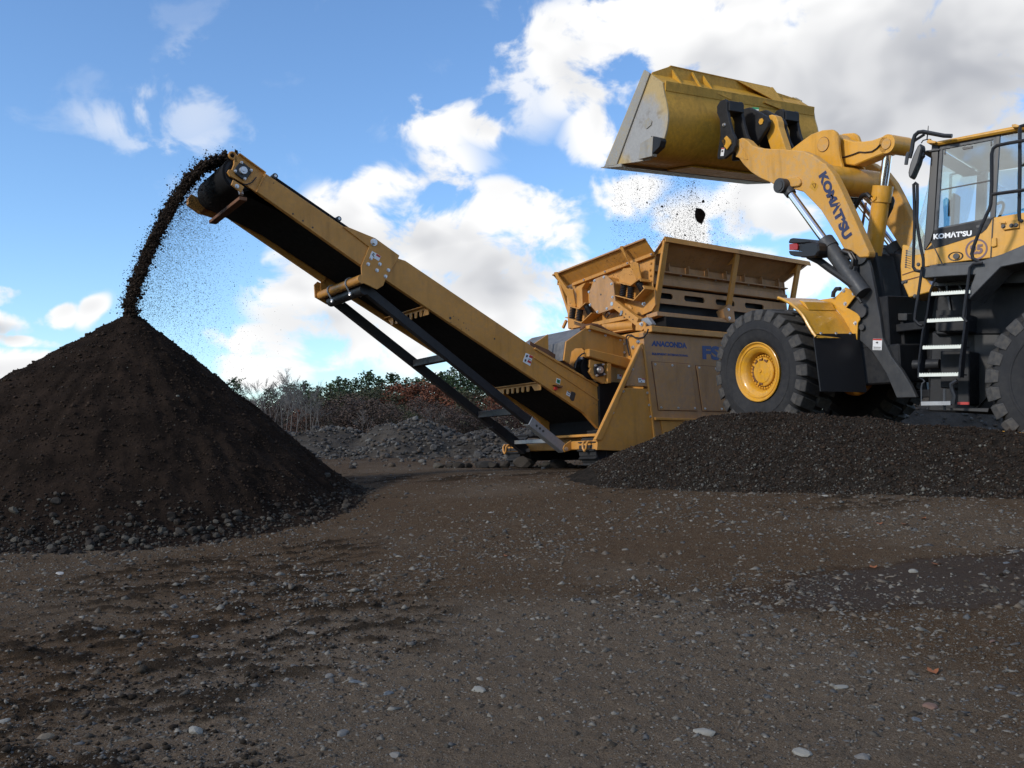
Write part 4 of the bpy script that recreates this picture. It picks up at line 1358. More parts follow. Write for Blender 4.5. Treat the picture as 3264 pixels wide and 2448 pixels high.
# arms that carry the front wing
for pts in ([(-1.094,4.155),(-1.068,4.177),(-0.997,4.164),(-0.981,4.07),(-0.849,3.824),(-0.7,3.776),(-0.731,3.484),(-0.767,3.471),(-0.841,3.518),(-0.954,3.838),(-1.061,4.079)],
            [(0.713,4.137),(0.75,4.15),(0.786,4.143),(0.808,3.945),(0.845,3.821),(0.957,3.832),(1.026,3.794),(1,3.525),(0.923,3.555),(0.883,3.586),(0.816,3.891),(0.727,4.092)]):
    m = MB().prism(pts, 'x', 0.0, .03)
    zs = [p[1] for p in pts]
    m.v = [(XF + .13 + .17 * (v[2] - min(zs)) / (max(zs) - min(zs)) + v[0], v[1], v[2]) for v in m.v]
    P_(m, 'wing_arm', 'tan', LV, bevel=.006)
bolts([(-2.14,-0.794,3.782),(-2.14,0.963,3.76)], (1, 0, 0), .02, .02, scr_root, LV)
# spring posts
for pts in ([(-0.707,3.83),(-0.439,3.846),(-0.551,3.764),(-0.567,3.476),(-0.677,3.424),(-0.74,3.477)],
            [(0.56,3.837),(0.811,3.791),(0.865,3.561),(0.702,3.509),(0.436,3.636),(0.442,3.752)]):
    P_(MB().prism(pts, 'x', XF, XF + .14), 'spring_post', 'tan', LV, bevel=.006)
# octagonal drive cover
OCT = [(-0.064,3.804),(0.195,3.805),(0.249,3.784),(0.41,3.624),(0.415,3.378),(0.429,3.199),(0.404,3.184),(0.248,3.182),(-0.039,3.182),(-0.084,3.214),(-0.248,3.39),(-0.247,3.61),(-0.234,3.618)]
oc = P_(MB().prism(OCT, 'x', XF + .22, XF + .245), 'drive_cover', 'tan_dusty_lit', LV, bevel=.004)  # sunlit look of the cover put into its paler paint
cy_ = sum(p[0] for p in OCT) / len(OCT)
cz_ = sum(p[1] for p in OCT) / len(OCT)
P_(MB().prism([(cy_ + (y - cy_) * .86 + .03, cz_ + (z - cz_) * .9) for y, z in OCT], 'x', XF, XF + .22), 'drive_housing', 'tan', LV)
bolts([(-2.055,-0.061,3.773),(-2.055,0.186,3.771),(-2.055,0.367,3.608),(-2.055,0.367,3.38),(-2.055,0.199,3.221),(-2.055,-0.05,3.221),(-2.055,-0.226,3.384),(-2.055,-0.233,3.614)], (1, 0, 0), .016, .02, oc, LV)
q = [(-2.055,0.335,3.273),(-2.055,0.07,3.495)]
P_(MB().cyl(q[0], (q[0][0] + .01, q[0][1], q[0][2]), .034, n=16), 'washer', 'steel', LV, parent=oc)
P_(MB().cyl(q[1], (q[1][0] + .003, q[1][1], q[1][2]), .017, n=14), 'sight_hole', 'ink', LV, parent=oc)
# bent spring seats and coil springs
def seat(pts, depth=.24, t=.014):
    m = MB()
    for a, b in zip(pts[:-1], pts[1:]):
        d = Vector((0, b[0] - a[0], b[1] - a[1])).normalized()
        nn = Vector((0, -d.z, d.y)) * t
        A, B = Vector((XF, a[0], a[1])), Vector((XF, b[0], b[1]))
        e = Vector((depth, 0, 0))
        m.hexa([A, B, B + nn, A + nn], [A + e, B + e, B + nn + e, A + nn + e])
    return P_(m, 'spring_seat', 'tan', LV)


for s_ in ([(-0.965,3.317),(-0.527,3.122),(-0.217,3.235)], [(-0.88,3.512),(-0.559,3.382),(-0.365,3.449)],
           [(0.414,3.394),(0.859,3.205),(1.144,3.336),(1.109,3.4)], [(0.478,3.611),(0.81,3.467),(1.037,3.524),(1.06,3.477)]):
    seat(s_)
P_(MB().prism([(-1.082,3.341),(-0.649,3.149),(-0.331,3.26),(-0.325,3.107),(-0.661,3.118),(-1.073,3.155)], 'x', XF, XF + .03), 'seat_web', 'tan', LV)
P_(MB().prism([(0.308,3.417),(0.751,3.231),(1.039,3.366),(1.15,3.338),(1.134,3.087),(1.039,3.013),(0.804,2.994),(0.296,3.189)], 'x', XF, XF + .03), 'seat_web', 'tan', LV)


def spring(a, b, r=.052, x=XF + .15):
    a, b = Vector((x, *a)), Vector((x, *b))
    d = (b - a)
    u = Vector((1, 0, 0))
    v = d.normalized().cross(u)
    turns = 7
    pts = []
    for i in range(turns * 9 + 1):
        t = 2 * PI * i / 9
        pts.append(a + d * (i / (turns * 9)) + (u * math.cos(t) + v * math.sin(t)) * r)
    s_ = P_(MB().tube(pts, .0115, 5), 'coil_spring', 'black', LV, smooth=True)
    P_(MB().cyl(a, b, r * .42, n=8), 'spring_guide', 'rust', LV, parent=s_)


for a, b in zip([(-0.816,3.474),(-0.626,3.398),(-0.436,3.42),(0.568,3.554),(0.74,3.48),(0.915,3.513)],
                [(-0.882,3.289),(-0.691,3.209),(-0.347,3.249),(0.499,3.363),(0.687,3.287),(1.016,3.326)]):
    spring(a, b)
# folding strut, pivot and lower tubes at the front
ar = [(-2.08,0.39,3.258),(-2.08,0.931,2.832)]
P_(MB().bar(ar[0], ar[1], .10, .13), 'fold_strut', 'tan', LV, bevel=.006)
for q in [(-2.025,0.532,3.164),(-2.025,0.684,3.018),(-2.025,0.765,2.952),(-2.025,0.847,2.893)]:
    MB().cyl(q, (q[0] + .004, q[1], q[2]), .011, n=10).build('pin_hole', 'ink', scr_root, LV)
P_(MB().prism([(0.92,2.821),(1.089,2.809),(1.148,2.765),(1.141,2.707),(1.043,2.663),(0.899,2.698)], 'x', XF + .26, XF + .29), 'pivot_plate', 'tan', LV, bevel=.004)
bolts([(-2.01,1.066,2.768)], (1, 0, 0), .022, .04, scr_root, LV)
P_(MB().prism([(0.931,2.888),(1.103,2.881),(1.2,2.751),(1.062,2.661),(0.965,2.691)], 'x', XF + .1, XF + .2), 'pivot_block', 'galv', LV, bevel=.01)
tb_ = [(-2.15,-0.287,3.053),(-2.15,0.65,2.983)]
P_(MB().bar(tb_[0], tb_[1], .1, .07), 'cross_tube', 'tan', LV, bevel=.006)
tb_ = [(-2.18,-0.024,2.957),(-2.18,0.731,2.825)]
P_(MB().cyl(tb_[0], tb_[1], .085, n=20), 'torsion_tube', 'tan', LV, smooth=True)
tb_ = [(-2.18,0.089,2.834),(-2.18,0.71,2.769)]
P_(MB().bar(tb_[0], tb_[1], .12, .02), 'tube_saddle', 'tan', LV)
P_(MB().prism([(-0.443,3.276),(0.805,3.063),(0.911,2.735),(-0.372,2.892),(-1.204,3.171),(-1.198,3.193),(-0.459,3.143)], 'x', XF - .06, XF - .03), 'apron_plate', 'tan', LV)
q = [(-2.28,-1.318,3.216),(-2.28,-1.205,3.334)]
P_(MB().bar(q[0], q[1], .04, .045), 'stay_bar', 'tan', LV)
hs = [(-2.1,0.194,3.194),(-2.1,0.095,3.163),(-2.1,0.074,3.115),(-2.1,0.135,3.092),(-2.1,0.202,3.129),(-2.1,0.185,3.185)]
P_(MB().tube(hs, .01, 6), 'hydraulic_hose', 'black', LV, smooth=True)
P_(MB().prism([(0.571,3.098),(0.623,3.092),(0.61,3.044),(0.576,3.02),(0.544,3.029)], 'x', XF + .28, XF + .285), 'name_tag', 'galv', LV)
P_(MB().prism([(0.713,3.155),(0.758,3.155),(0.804,3.104),(0.793,3.074),(0.718,3.133)], 'x', XF + .22, XF + .24), 'strut_tab', 'tan', LV)

# ---------------------------------------------------------------- wheel loader
ldr = empty('wheel_loader', (5.6, 12.3, 1.0), 'yellow articulated wheel loader tipping its raised bucket over the hopper', 'wheel loader')


def L_(mb, name, mat, fr=None, parent=None, smooth=False, bevel=0.0):
    return mb.build(name, mat, parent or ldr, fr or LF, smooth, bevel)


# --- wheels (axis along local y, outer face at y = 0)
WHEEL_SRC = {}


def wheel(fr, x, y, z, side, spin=0.0):
    """side = 1: outer face towards +y"""
    mm = fr @ T((x, y, z)) @ (Matrix.Identity(4) if side > 0 else Matrix.Rotation(PI, 4, 'Z')) @ Matrix.Rotation(spin, 4, 'Y')
    W = WHEEL_SRC
    if not W:
        m = MB()
        R_ = .832
        half = [(.40, -.06), (.43, -.022), (.50, .0), (.585, .010), (.592, .017), (.61, .018), (.618, .011), (.70, .004), (.765, -.018), (.805, -.06), (R_, -.13), (R_ + .006, -.335)]
        full_ = half + [(r, -.67 - y_) for r, y_ in half[-2::-1]]
        m.lathe(full_, 64)
        W['tyre'] = m
        m = MB()
        m.lathe([(.395, -.60), (.40, -.05), (.412, -.012), (.418, .0), (.408, .006), (.398, -.002), (.385, -.022), (.335, -.028), (.318, -.034), (.30, -.05), (.285, -.062), (.272, -.075), (.258, -.14), (.25, -.165), (.0001, -.165)], 64)
        W['rim'] = m
        m = MB()
        m.lathe([(.205, -.166), (.205, -.115), (.196, -.105), (.16, -.10), (.152, -.092), (.0001, -.088)], 40)
        W['hub'] = m
        W['lock'] = MB().lathe([(.345, -.024), (.352, -.014), (.362, -.014), (.368, -.022)], 64)
    first = 'm' not in W
    if first:
        t_ = W['tyre'].build('wheel', 'rubber', ldr, mm, True)
        W['m'] = {'tyre': t_}
    else:
        t_ = share('wheel', W['m']['tyre'], ldr, mm)
    for key, nm, mt in (('rim', 'rim', 'yellow_clean'), ('hub', 'hub', 'yellow_clean'), ('lock', 'lock_ring', 'yellow')):
        if first:
            W['m'][key] = W[key].build(nm, mt, t_, mm, True)
        else:
            share(nm, W['m'][key], t_, mm)
    # wheel bolts, hub plug and hub bosses
    for i in range(30):
        a = 2 * PI * i / 30
        q = mm @ T((.228 * math.cos(a), -.15, .228 * math.sin(a)))
        if first and i == 0:
            b_ = MB()
            b_.lathe([(.0001, .022), (.012, .022), (.0165, .014), (.0165, -.02)], 8)
            W['m']['bolt'] = b_.build('wheel_bolt', 'yellow', t_, q, True)
        else:
            share('wheel_bolt', W['m']['bolt'], t_, q)
    if first:
        b_ = MB()
        b_.lathe([(.0001, .012), (.012, .012), (.014, .016), (.026, .016), (.028, -.01)], 14)
        W['m']['plug'] = b_.build('hub_plug', 'yellow', t_, mm @ T((.02, -.09, .02)), True)
        c_ = MB().box(-.012, .012, -.02, .012, -.03, .03)
        c_.box(-.012, .03, -.02, .012, .018, .03)
        W['m']['boss'] = c_.build('hub_boss', 'rust', t_, mm @ T((.165, -.1, .0)))
    else:
        share('hub_plug', W['m']['plug'], t_, mm @ T((.02, -.09, .02)))
    for a in (20, -25, -60, -95, -125, 75, 40):
        q = mm @ Matrix.Rotation(rad(a), 4, 'Y') @ T((.168, -.1, 0))
        share('hub_boss', W['m']['boss'], t_, q)
    # tread lugs, both shoulders
    n = 25
    for s in (0, 1):
        for i in range(n):
            a = 2 * PI * (i + .5 * s) / n
            q = mm @ Matrix.Rotation(a, 4, 'Y')
            if s:
                q = q @ T((0, -.67, 0)) @ Matrix.Rotation(PI, 4, 'X')
            if first and i == 0 and s == 0:
                def pt(r, ang, y_):
                    ang = rad(ang)
                    return (r * math.cos(ang), y_, r * math.sin(ang))
                lo = [pt(.715, -4.9, .007), pt(.715, 4.9, .007), pt(.82, 11.2, -.33), pt(.82, 1.6, -.33)]
                mid = [pt(.80, -5.4, -.000), pt(.80, 5.4, -.000), pt(.845, 11.4, -.33), pt(.845, 1.4, -.33)]
                hi = [pt(.872, -5.0, -.035), pt(.872, 5.0, -.035), pt(.880, 11.0, -.32), pt(.880, 1.8, -.32)]
                lb = MB()
                lb.add(lo + mid + hi, [(3, 2, 1, 0), (8, 9, 10, 11)] + [(i_, (i_ + 1) % 4, 4 + (i_ + 1) % 4, 4 + i_) for i_ in range(4)] + [(4 + i_, 4 + (i_ + 1) % 4, 8 + (i_ + 1) % 4, 8 + i_) for i_ in range(4)])
                W['m']['lug'] = lb.build('tread_lug', 'lug', t_, q, False, .006)
            else:
                share('tread_lug', W['m']['lug'], t_, q)
    return t_


wheel(LF, 0, 1.30, .875, 1, .1)
wheel(LF, 0, -1.30, .875, -1, .4)
wheel(LR, -.30, 1.34, .875, 1, .25)
wheel(LR, -.30, -1.30, .875, -1, .2)
for fr, x in ((LF, 0), (LR, -.3)):
    ax_ = L_(MB().cyl((x, -1.1, .875), (x, 1.1, .875), .17, n=18), 'axle', 'dark_paint', fr, smooth=True)
    L_(MB().cyl((x, -.3, .875), (x, .3, .875), .30, n=18), 'differential', 'dark_paint', fr, parent=ax_, smooth=True)

# --- front frame tower
TOW = [(-1.15,2.231),(-1.245,2.37),(-1.355,2.368),(-1.431,2.145),(-1.534,1.484),(-1.556,1.208),(-1.675,0.953),(-1.819,0.769),(-1.943,0.563),(-2.002,0.429),(-1.719,0.432),(-1.582,0.756),(-1.39,1.043),(-1.169,1.243),(-1.028,1.454),(-0.97,1.631),(-1.068,1.79),(-1.148,1.949)]
for s in (1, -1):
    tw = L_(MB().prism(TOW, 'y', min(.56 * s, .62 * s), max(.56 * s, .62 * s)), 'tower_plate', 'grey_paint', bevel=.008)
    L_(MB().cyl((-1.30, .50 * s, 2.33), (-1.30, .66 * s, 2.33), .13, n=20), 'arm_pivot', 'grey_paint', parent=tw, smooth=True)
    c = [(-1.285,0.64,1.587)][0]
    L_(MB().cyl((c[0], .60 * s, c[2]), (c[0], .67 * s, c[2]), .085, n=18), 'cylinder_pin', 'grey_paint', parent=tw, smooth=True)
    c = [(-1.275,0.64,1.377)][0]
    L_(MB().cyl((c[0], .60 * s, c[2]), (c[0], .66 * s, c[2]), .04, n=12), 'tie_down', 'grey_paint', parent=tw, smooth=True)
BK = [(-1.043,2.431),(-1.287,2.376),(-1.34,2.047),(-1.385,1.73),(-1.439,1.555),(-1.657,1.447),(-1.663,1.06),(-1.616,0.58),(-1.333,0.945),(-1.228,1.379)]
for s in (.30, -.30):
    L_(MB().prism(BK, 'y', s - .03, s + .03), 'inner_tower_plate', 'dark_paint', bevel=.006)
L_(MB().prism([(-0.759,2.485),(-0.984,2.432),(-1.117,2.366),(-1.21,1.969),(-1.24,1.673),(-0.913,1.623),(-0.764,2.032)], 'y', -.55, -.25), 'valve_bank', 'dark_paint', bevel=.01)
L_(MB().box(-1.75, .55, -.56, .56, .62, 1.12), 'front_frame', 'dark_paint', bevel=.02)
L_(MB().box(-1.62, -.9, -.56, .56, 1.1, 1.75), 'tower_web', 'dark_paint', bevel=.01)
L_(MB().box(-2.05, -1.6, -.42, .42, .42, .52), 'hinge_plate', 'dark_paint', bevel=.01)
L_(MB().box(-2.05, -1.6, -.42, .42, 1.28, 1.38), 'hinge_plate', 'dark_paint', bevel=.01)
L_(MB().cyl((-1.85, 0, .40), (-1.85, 0, 1.42), .09, n=16), 'hinge_pin', 'dark_paint', smooth=True)
lbq = [(-1.402,0.623,1.067),(-1.54,0.623,1.053),(-1.558,0.623,1.198),(-1.417,0.623,1.213)]
st = sticker(lbq, ['white', (.02, .87, .98, .99, 'red'), (.1, .25, .9, .28, 'ink'), (.1, .18, .9, .20, 'ink'), (.35, .62, .6, .7, 'ink'), (.45, .56, .52, .76, 'ink'), (.1, .08, .9, .11, 'ink')], LF, parent=ldr)
for q in ([(-1.493,1.366),(-1.534,1.362),(-1.563,1.246),(-1.518,1.246)], [(-1.526,1.169),(-1.564,1.168),(-1.593,1.053),(-1.553,1.052)]):
    L_(MB().prism(q, 'y', .335, .345), 'cable_clip', 'galv')
hp = [(-1.282,0.32,1.515),(-1.748,0.32,1.463)]
L_(MB().bar(hp[0], hp[1], .10, .09), 'tower_ledge', 'grey_paint', bevel=.006)

# --- lift arms, left outline mirrored to the right
ARM = [(0.797,4.42),(0.676,4.424),(0.575,4.358),(0.477,4.251),(0.322,4.171),(0.103,4.1),(-0.111,4.038),(-0.46,3.922),(-0.636,3.819),(-0.804,3.67),(-0.85,3.638),(-0.972,3.461),(-1.072,3.254),(-1.169,3.035),(-1.272,2.802),(-1.373,2.558),(-1.473,2.325),(-1.46,2.268),(-1.318,2.285),(-1.199,2.395),(-1.073,2.447),(-0.981,2.616),(-0.869,2.806),(-0.73,3.036),(-0.582,3.201),(-0.44,3.352),(-0.259,3.433),(-0.018,3.497),(0.137,3.612),(0.353,3.736),(0.528,3.866),(0.66,4.001),(0.769,4.141),(0.838,4.254)]
BOSS = [(-0.043,3.571),(-0.195,3.6),(-0.351,3.587),(-0.42,3.53),(-0.436,3.471),(-0.393,3.441),(-0.227,3.463),(-0.202,3.404),(-0.055,3.438)]
for s in (1, -1):
    am = L_(MB().prism(ARM, 'y', min(.54 * s, .68 * s), max(.54 * s, .68 * s)), 'lift_arm', 'yellow_dusty', bevel=.012)
    L_(MB().prism(BOSS, 'y', min(.66 * s, .715 * s), max(.66 * s, .715 * s)), 'cylinder_bracket', 'yellow_dusty', parent=am, bevel=.01)
    # lift cylinder: eye, rod, gland, barrel
    e = [(-0.143,0.72,3.497)][0]
    g = [(-0.811,0.72,2.575)][0]
    k0 = Vector((e[0], .0, e[2]))
    k1 = Vector((g[0], .0, g[2]))
    dr = (k1 - k0).normalized()
    yv = Vector((0, .70 * s, 0))
    cy = L_(MB().cyl(k1 + yv, k1 + dr * .95 + yv, .105, n=24), 'lift_cylinder', 'grey_paint', smooth=True)
    L_(MB().cyl(k1 + yv - dr * .03, k1 + dr * .12 + yv, .118, n=24), 'gland', 'grey_paint', parent=cy, smooth=True)
    L_(MB().cyl(k0 + yv + dr * .10, k1 + yv, .056, n=20), 'piston_rod', 'chrome', parent=cy, smooth=True)
    L_(MB().cyl(k0 + yv + dr * .02, k0 + yv + dr * .17, .085, .075, n=18), 'rod_neck', 'grey_paint', parent=cy, smooth=True)
    L_(MB().cyl(k0 + Vector((0, .60 * s, 0)), k0 + Vector((0, .83 * s, 0)), .105, n=24), 'rod_eye', 'grey_paint', parent=cy, smooth=True)
    L_(MB().cyl(k0 + Vector((0, .83 * s, 0)), k0 + Vector((0, .842 * s, 0)), .075, n=20), 'pin_cap', 'grey_paint', parent=cy, smooth=True)
    ls_ = [k1 + dr * .1 + yv + Vector((-.0, .07 * s, -.10)), k1 + dr * .5 + yv + Vector((-.02, .07 * s, -.11)), k1 + dr * .95 + yv + Vector((0, .05 * s, -.12))]
    L_(MB().tube(ls_, .02, 6), 'oil_line', 'dark_paint', parent=cy, smooth=True)
arm_q = [(-0.723,0.68,3.506),(-1.088,0.68,2.543),(-1.24,0.68,2.605),(-0.863,0.68,3.553)]
lettering('lettering', 'KOM\u039bT\u2019SU', arm_q, 'navy', ldr, LF, .06, .004)
wq = [(-0.552,0.681,3.39),(-0.654,0.681,3.303),(-0.719,0.681,3.374),(-0.618,0.681,3.469)]
L_(MB().add([wq[0], wq[1], wq[2], wq[3]], [(0, 1, 2, 3)]), 'warning_decal', 'bucket')
wt = [(-0.611,0.684,3.423),(-0.652,0.684,3.353),(-0.676,0.684,3.411)]
L_(MB().tube(wt, .005, 4, True), 'warning_triangle', 'rust')
tp = [(0.714,4.393),(0.675,4.279),(0.565,4.071),(0.596,4.067),(0.815,4.17),(0.781,4.308)]
L_(MB().prism(tp, 'y', .68, .688), 'wear_plate', 'yellow_dusty', bevel=.002)
# cross tube and bellcrank
ct = [(-0.723,0,3.47)][0]
L_(MB().cyl((ct[0], -.55, ct[2]), (ct[0], .55, ct[2]), .20, n=28), 'cross_tube', 'yellow', smooth=True)
BELL = [(0.148,4.143),(-0.074,4.213),(-0.247,4.26),(-0.454,4.263),(-0.633,4.223),(-0.698,4.164),(-0.726,4.085),(-0.724,3.974),(-0.733,3.812),(-0.771,3.659),(-0.839,3.516),(-0.805,3.303),(-0.573,3.356),(-0.317,3.773)]
for s in (1, -1):
    L_(MB().prism(BELL, 'y', min(.19 * s, .25 * s), max(.19 * s, .25 * s)), 'bellcrank_support', 'yellow', bevel=.012)
c = [(-0.469,0.26,4.055)][0]
L_(MB().lathe([(.0001, .0), (.098, .0), (.098, -.004)], 28), 'pivot_cap', 'yellow_dusty', LF @ T((c[0], .262, c[2])), smooth=True)
L_(MB().tube([(c[0] + .10 * math.cos(t), .254, c[2] + .10 * math.sin(t)) for t in np.linspace(0, 2 * PI, 28, endpoint=False)], .006, 5, True), 'cap_groove', 'rust', smooth=True)
LEV = [(-0.062,4.217),(-0.341,4.289),(-0.597,4.183),(-0.672,4.106),(-0.86,4.004),(-1.046,3.954),(-1.175,3.934),(-1.358,3.938),(-1.419,3.921),(-1.451,3.858),(-1.444,3.761),(-1.369,3.705),(-1.122,3.689),(-0.866,3.667),(-0.647,3.743),(-0.447,3.753),(-0.144,3.862)]
L_(MB().prism(LEV, 'y', -.12, .12), 'bellcrank', 'yellow', bevel=.015)
LE2 = [(-0.582,4.206),(-0.847,4.067),(-0.994,3.979),(-0.87,3.839),(-0.632,3.773)]
c = [(-1.377,0.12,3.822)][0]
L_(MB().cyl((c[0] - .03, -.28, c[2]), (c[0] - .03, .12, c[2]), .125, n=26), 'tilt_pin_boss', 'yellow', smooth=True)
L_(MB().cyl((c[0] - .03, .12, c[2]), (c[0] - .03, .135, c[2]), .07, n=22), 'pin_cap', 'yellow_dusty', smooth=True)
gl = [(-1.318,0.135,3.837),(-1.261,0.135,3.801),(-1.177,0.135,3.777),(-1.067,0.135,3.796),(-0.975,0.135,3.826),(-0.84,0.135,3.819),(-0.635,0.135,3.825)]
L_(MB().tube(gl, .009, 6), 'grease_line', 'black', smooth=True)
# tilt cylinder
a = [(-1.287,-0.05,3.743),(-1.178,-0.05,3.301),(-0.955,-0.05,2.408)]
a = [Vector(p) for p in a]
td = (a[2] - a[1]).normalized()
tc_ = L_(MB().cyl(a[1], a[2], .118, n=28), 'tilt_cylinder', 'yellow', smooth=True)
L_(MB().cyl(a[1] - td * .02, a[1] + td * .20, .135, n=28), 'gland', 'yellow', parent=tc_, smooth=True)
L_(MB().cyl(a[0], a[1], .062, n=22), 'piston_rod', 'chrome', parent=tc_, smooth=True)
hs = [(-1.089,0.1,3.172),(-1.038,0.1,3.23),(-0.962,0.1,3.232),(-0.902,0.1,3.182),(-0.85,0.1,3.114),(-0.789,0.1,3.064)]
L_(MB().tube(hs, .03, 8), 'hydraulic_hose', 'black', smooth=True)
hs = [(-1.231,-0.15,3.16),(-1.246,-0.15,3.11),(-1.213,-0.15,3.023),(-1.152,-0.15,2.942),(-1.112,-0.15,2.888)]
L_(MB().tube(hs, .03, 8), 'hydraulic_hose', 'black', smooth=True)
ln = [(-1.008,0.1,3.12),(-0.961,0.1,2.933),(-0.906,0.1,2.74)]
L_(MB().tube(ln, .018, 6), 'oil_line', 'rust', smooth=True)
ub = [(-1.091,0.09,3.173),(-1.124,0.09,3.118),(-1.162,0.09,3.141),(-1.17,0.09,3.17)]
L_(MB().tube(ub, .012, 6), 'line_clip', 'yellow', smooth=True)

# --- bucket
BP = [(1.595,5.578),(1.301,5.336),(1.285,5.23),(1.28,5.159),(1.239,5.008),(1.214,4.845),(1.226,4.728),(1.264,4.61),(1.342,4.468),(1.445,4.348),(1.559,4.286),(1.699,4.262),(2.093,4.322),(2.552,4.402)]
SIDE = [(1.727,5.676),(1.595,5.578),(1.301,5.336),(1.28,5.159),(1.239,5.008),(1.214,4.845),(1.226,4.728),(1.264,4.61),(1.342,4.468),(1.445,4.348),(1.559,4.286),(1.699,4.262),(2.093,4.322),(2.552,4.402),(2.844,4.476),(2.824,4.522)]
YB = 1.6
m = MB()
n = len(BP)
cxb, czb = 1.9, 4.9
inn = []
for i, (x, z) in enumerate(BP):
    d = Vector((cxb - x, czb - z)).normalized() * .03
    inn.append((x + d.x, z + d.y))
vs = []
for y in (-YB, YB):
    vs += [(x, y, z) for x, z in BP] + [(x, y, z) for x, z in inn]
fs = []
for i in range(n - 1):
    fs += [(i, i + 1, 2 * n + i + 1, 2 * n + i), (n + i, 3 * n + i, 3 * n + i + 1, n + i + 1), (i, n + i, n + i + 1, i + 1), (2 * n + i, 2 * n + i + 1, 3 * n + i + 1, 3 * n + i)]
fs += [(0, 2 * n, 3 * n, n), (n - 1, 2 * n - 1, 4 * n - 1, 3 * n - 1)]
m.add(vs, fs)
bkt = L_(m, 'bucket', 'bucket', smooth=True)
for s in (1, -1):
    L_(MB().prism(SIDE, 'y', min(YB * s, (YB + .03) * s), max(YB * s, (YB + .03) * s)), 'side_plate', 'bucket_side', parent=bkt, bevel=.004)
    EDGE = [(1.692,5.662),(1.56,5.564),(2.515,4.389),(2.855,4.443),(2.77,4.51)]
    L_(MB().prism(EDGE, 'y', min((YB + .03) * s, (YB + .055) * s), max((YB + .03) * s, (YB + .055) * s)), 'side_cutter', 'bucket_steel', parent=bkt, bevel=.004)
# floor wear plate and cutting edge
ce = [(2.386,4.379),(2.948,4.459)]
L_(MB().hexa([(ce[0][0], -YB - .05, ce[0][1]), (ce[0][0], YB + .05, ce[0][1]), (ce[1][0], YB + .05, ce[1][1]), (ce[1][0], -YB - .05, ce[1][1])],
             [(ce[0][0], -YB - .05, ce[0][1] - .05), (ce[0][0], YB + .05, ce[0][1] - .05), (ce[1][0], YB + .05, ce[1][1] - .012), (ce[1][0], -YB - .05, ce[1][1] - .012)]), 'cutting_edge', 'bucket_steel', parent=bkt)
wr = [(1.422,4.299),(1.7,4.252),(2.299,4.344)]
for y0, y1 in ((-1.55, -.9), (-.88, -.02), (0, .78)):
    L_(MB().hexa([(wr[1][0], y0, wr[1][1]), (wr[1][0], y1, wr[1][1]), (wr[2][0], y1, wr[2][1]), (wr[2][0], y0, wr[2][1])],
                 [(wr[1][0] - .02, y0, wr[1][1] - .03), (wr[1][0] - .02, y1, wr[1][1] - .03), (wr[2][0], y1, wr[2][1] - .03), (wr[2][0], y0, wr[2][1] - .03)]), 'wear_plate', 'bucket', parent=bkt)
# spill guard with gussets
x0, z0 = BP[0]
SG = [(1.6, z0 - .02), (-1.6, z0 - .06), (-1.62, z0 + .0), (-1.05, z0 + .06), (-.92, z0 + .115), (1.22, z0 + .165), (1.58, z0 + .02)]
L_(MB().prism(SG, 'x', x0 - .015, x0 + .01), 'spill_guard', 'bucket', parent=bkt, bevel=.003)
L_(MB().bar((x0 + .0, 1.22, z0 + .168), (x0, -.92, z0 + .118), .05, .014), 'guard_rim', 'bucket', parent=bkt)
x1, z1 = BP[1]
for y, w in ((1.18, .03), (.55, .02), (-.98, .05)):
    L_(MB().prism([(x0, z0 + .14), (x0, z0 - .02), (x1 + .03, z1 + .02), (x1 + .06, z1 + .045)], 'y', y - w / 2, y + w / 2), 'guard_gusset', 'bucket', parent=bkt, bevel=.003)
L_(MB().bar((x0, .78, z0 + .14), (x1 + .06, .82, z1 + .05), .03, .03), 'guard_stay', 'bucket', parent=bkt)
L_(MB().hexa([(x0 - .01, -.15, z0 + .13), (x0 - .01, -.92, z0 + .115), (x1 + .06, -.98, z1 + .05), (x1 + .06, -.75, z1 + .05)], [(x0 - .03, -.15, z0 + .13), (x0 - .03, -.92, z0 + .115), (x1 + .04, -.98, z1 + .05), (x1 + .04, -.75, z1 + .05)]), 'guard_fold', 'bucket', parent=bkt)
# back stiffener ledge
L_(MB().hexa([(x1 - .02, YB, z1 + .03), (x1 - .02, -YB, z1 + .03), (x1 + .01, -YB, z1 - .13), (x1 + .01, YB, z1 - .13)], [(x1 - .045, YB, z1 + .02), (x1 - .045, -YB, z1 + .02), (x1 - .025, -YB, z1 - .13), (x1 - .025, YB, z1 - .13)]), 'back_stiffener', 'bucket', parent=bkt, bevel=.006)
# wear block and diamond boss on the near side plate
wbk = [(1.888,4.47),(1.854,4.549),(1.529,4.583),(1.333,4.497),(1.297,4.449),(1.342,4.375),(1.594,4.289),(1.915,4.316)]
L_(MB().prism([(1.789,4.536),(1.481,4.562),(1.532,4.265),(1.865,4.302)], 'y', 1.62, 1.72), 'corner_wear_block', 'bucket_steel', parent=bkt, bevel=.004)
L_(MB().prism([(1.538,4.582),(1.333,4.494),(1.31,4.444),(1.357,4.362),(1.586,4.283)], 'y', 1.60, 1.71), 'corner_wear_block', 'dark_paint', parent=bkt, bevel=.004)
L_(MB().prism([(1.667,4.907),(1.582,4.829),(1.608,4.775),(1.722,4.749),(1.806,4.832),(1.773,4.885)], 'y', 1.63, 1.645), 'diamond_boss', 'bucket_steel', parent=bkt, bevel=.003)
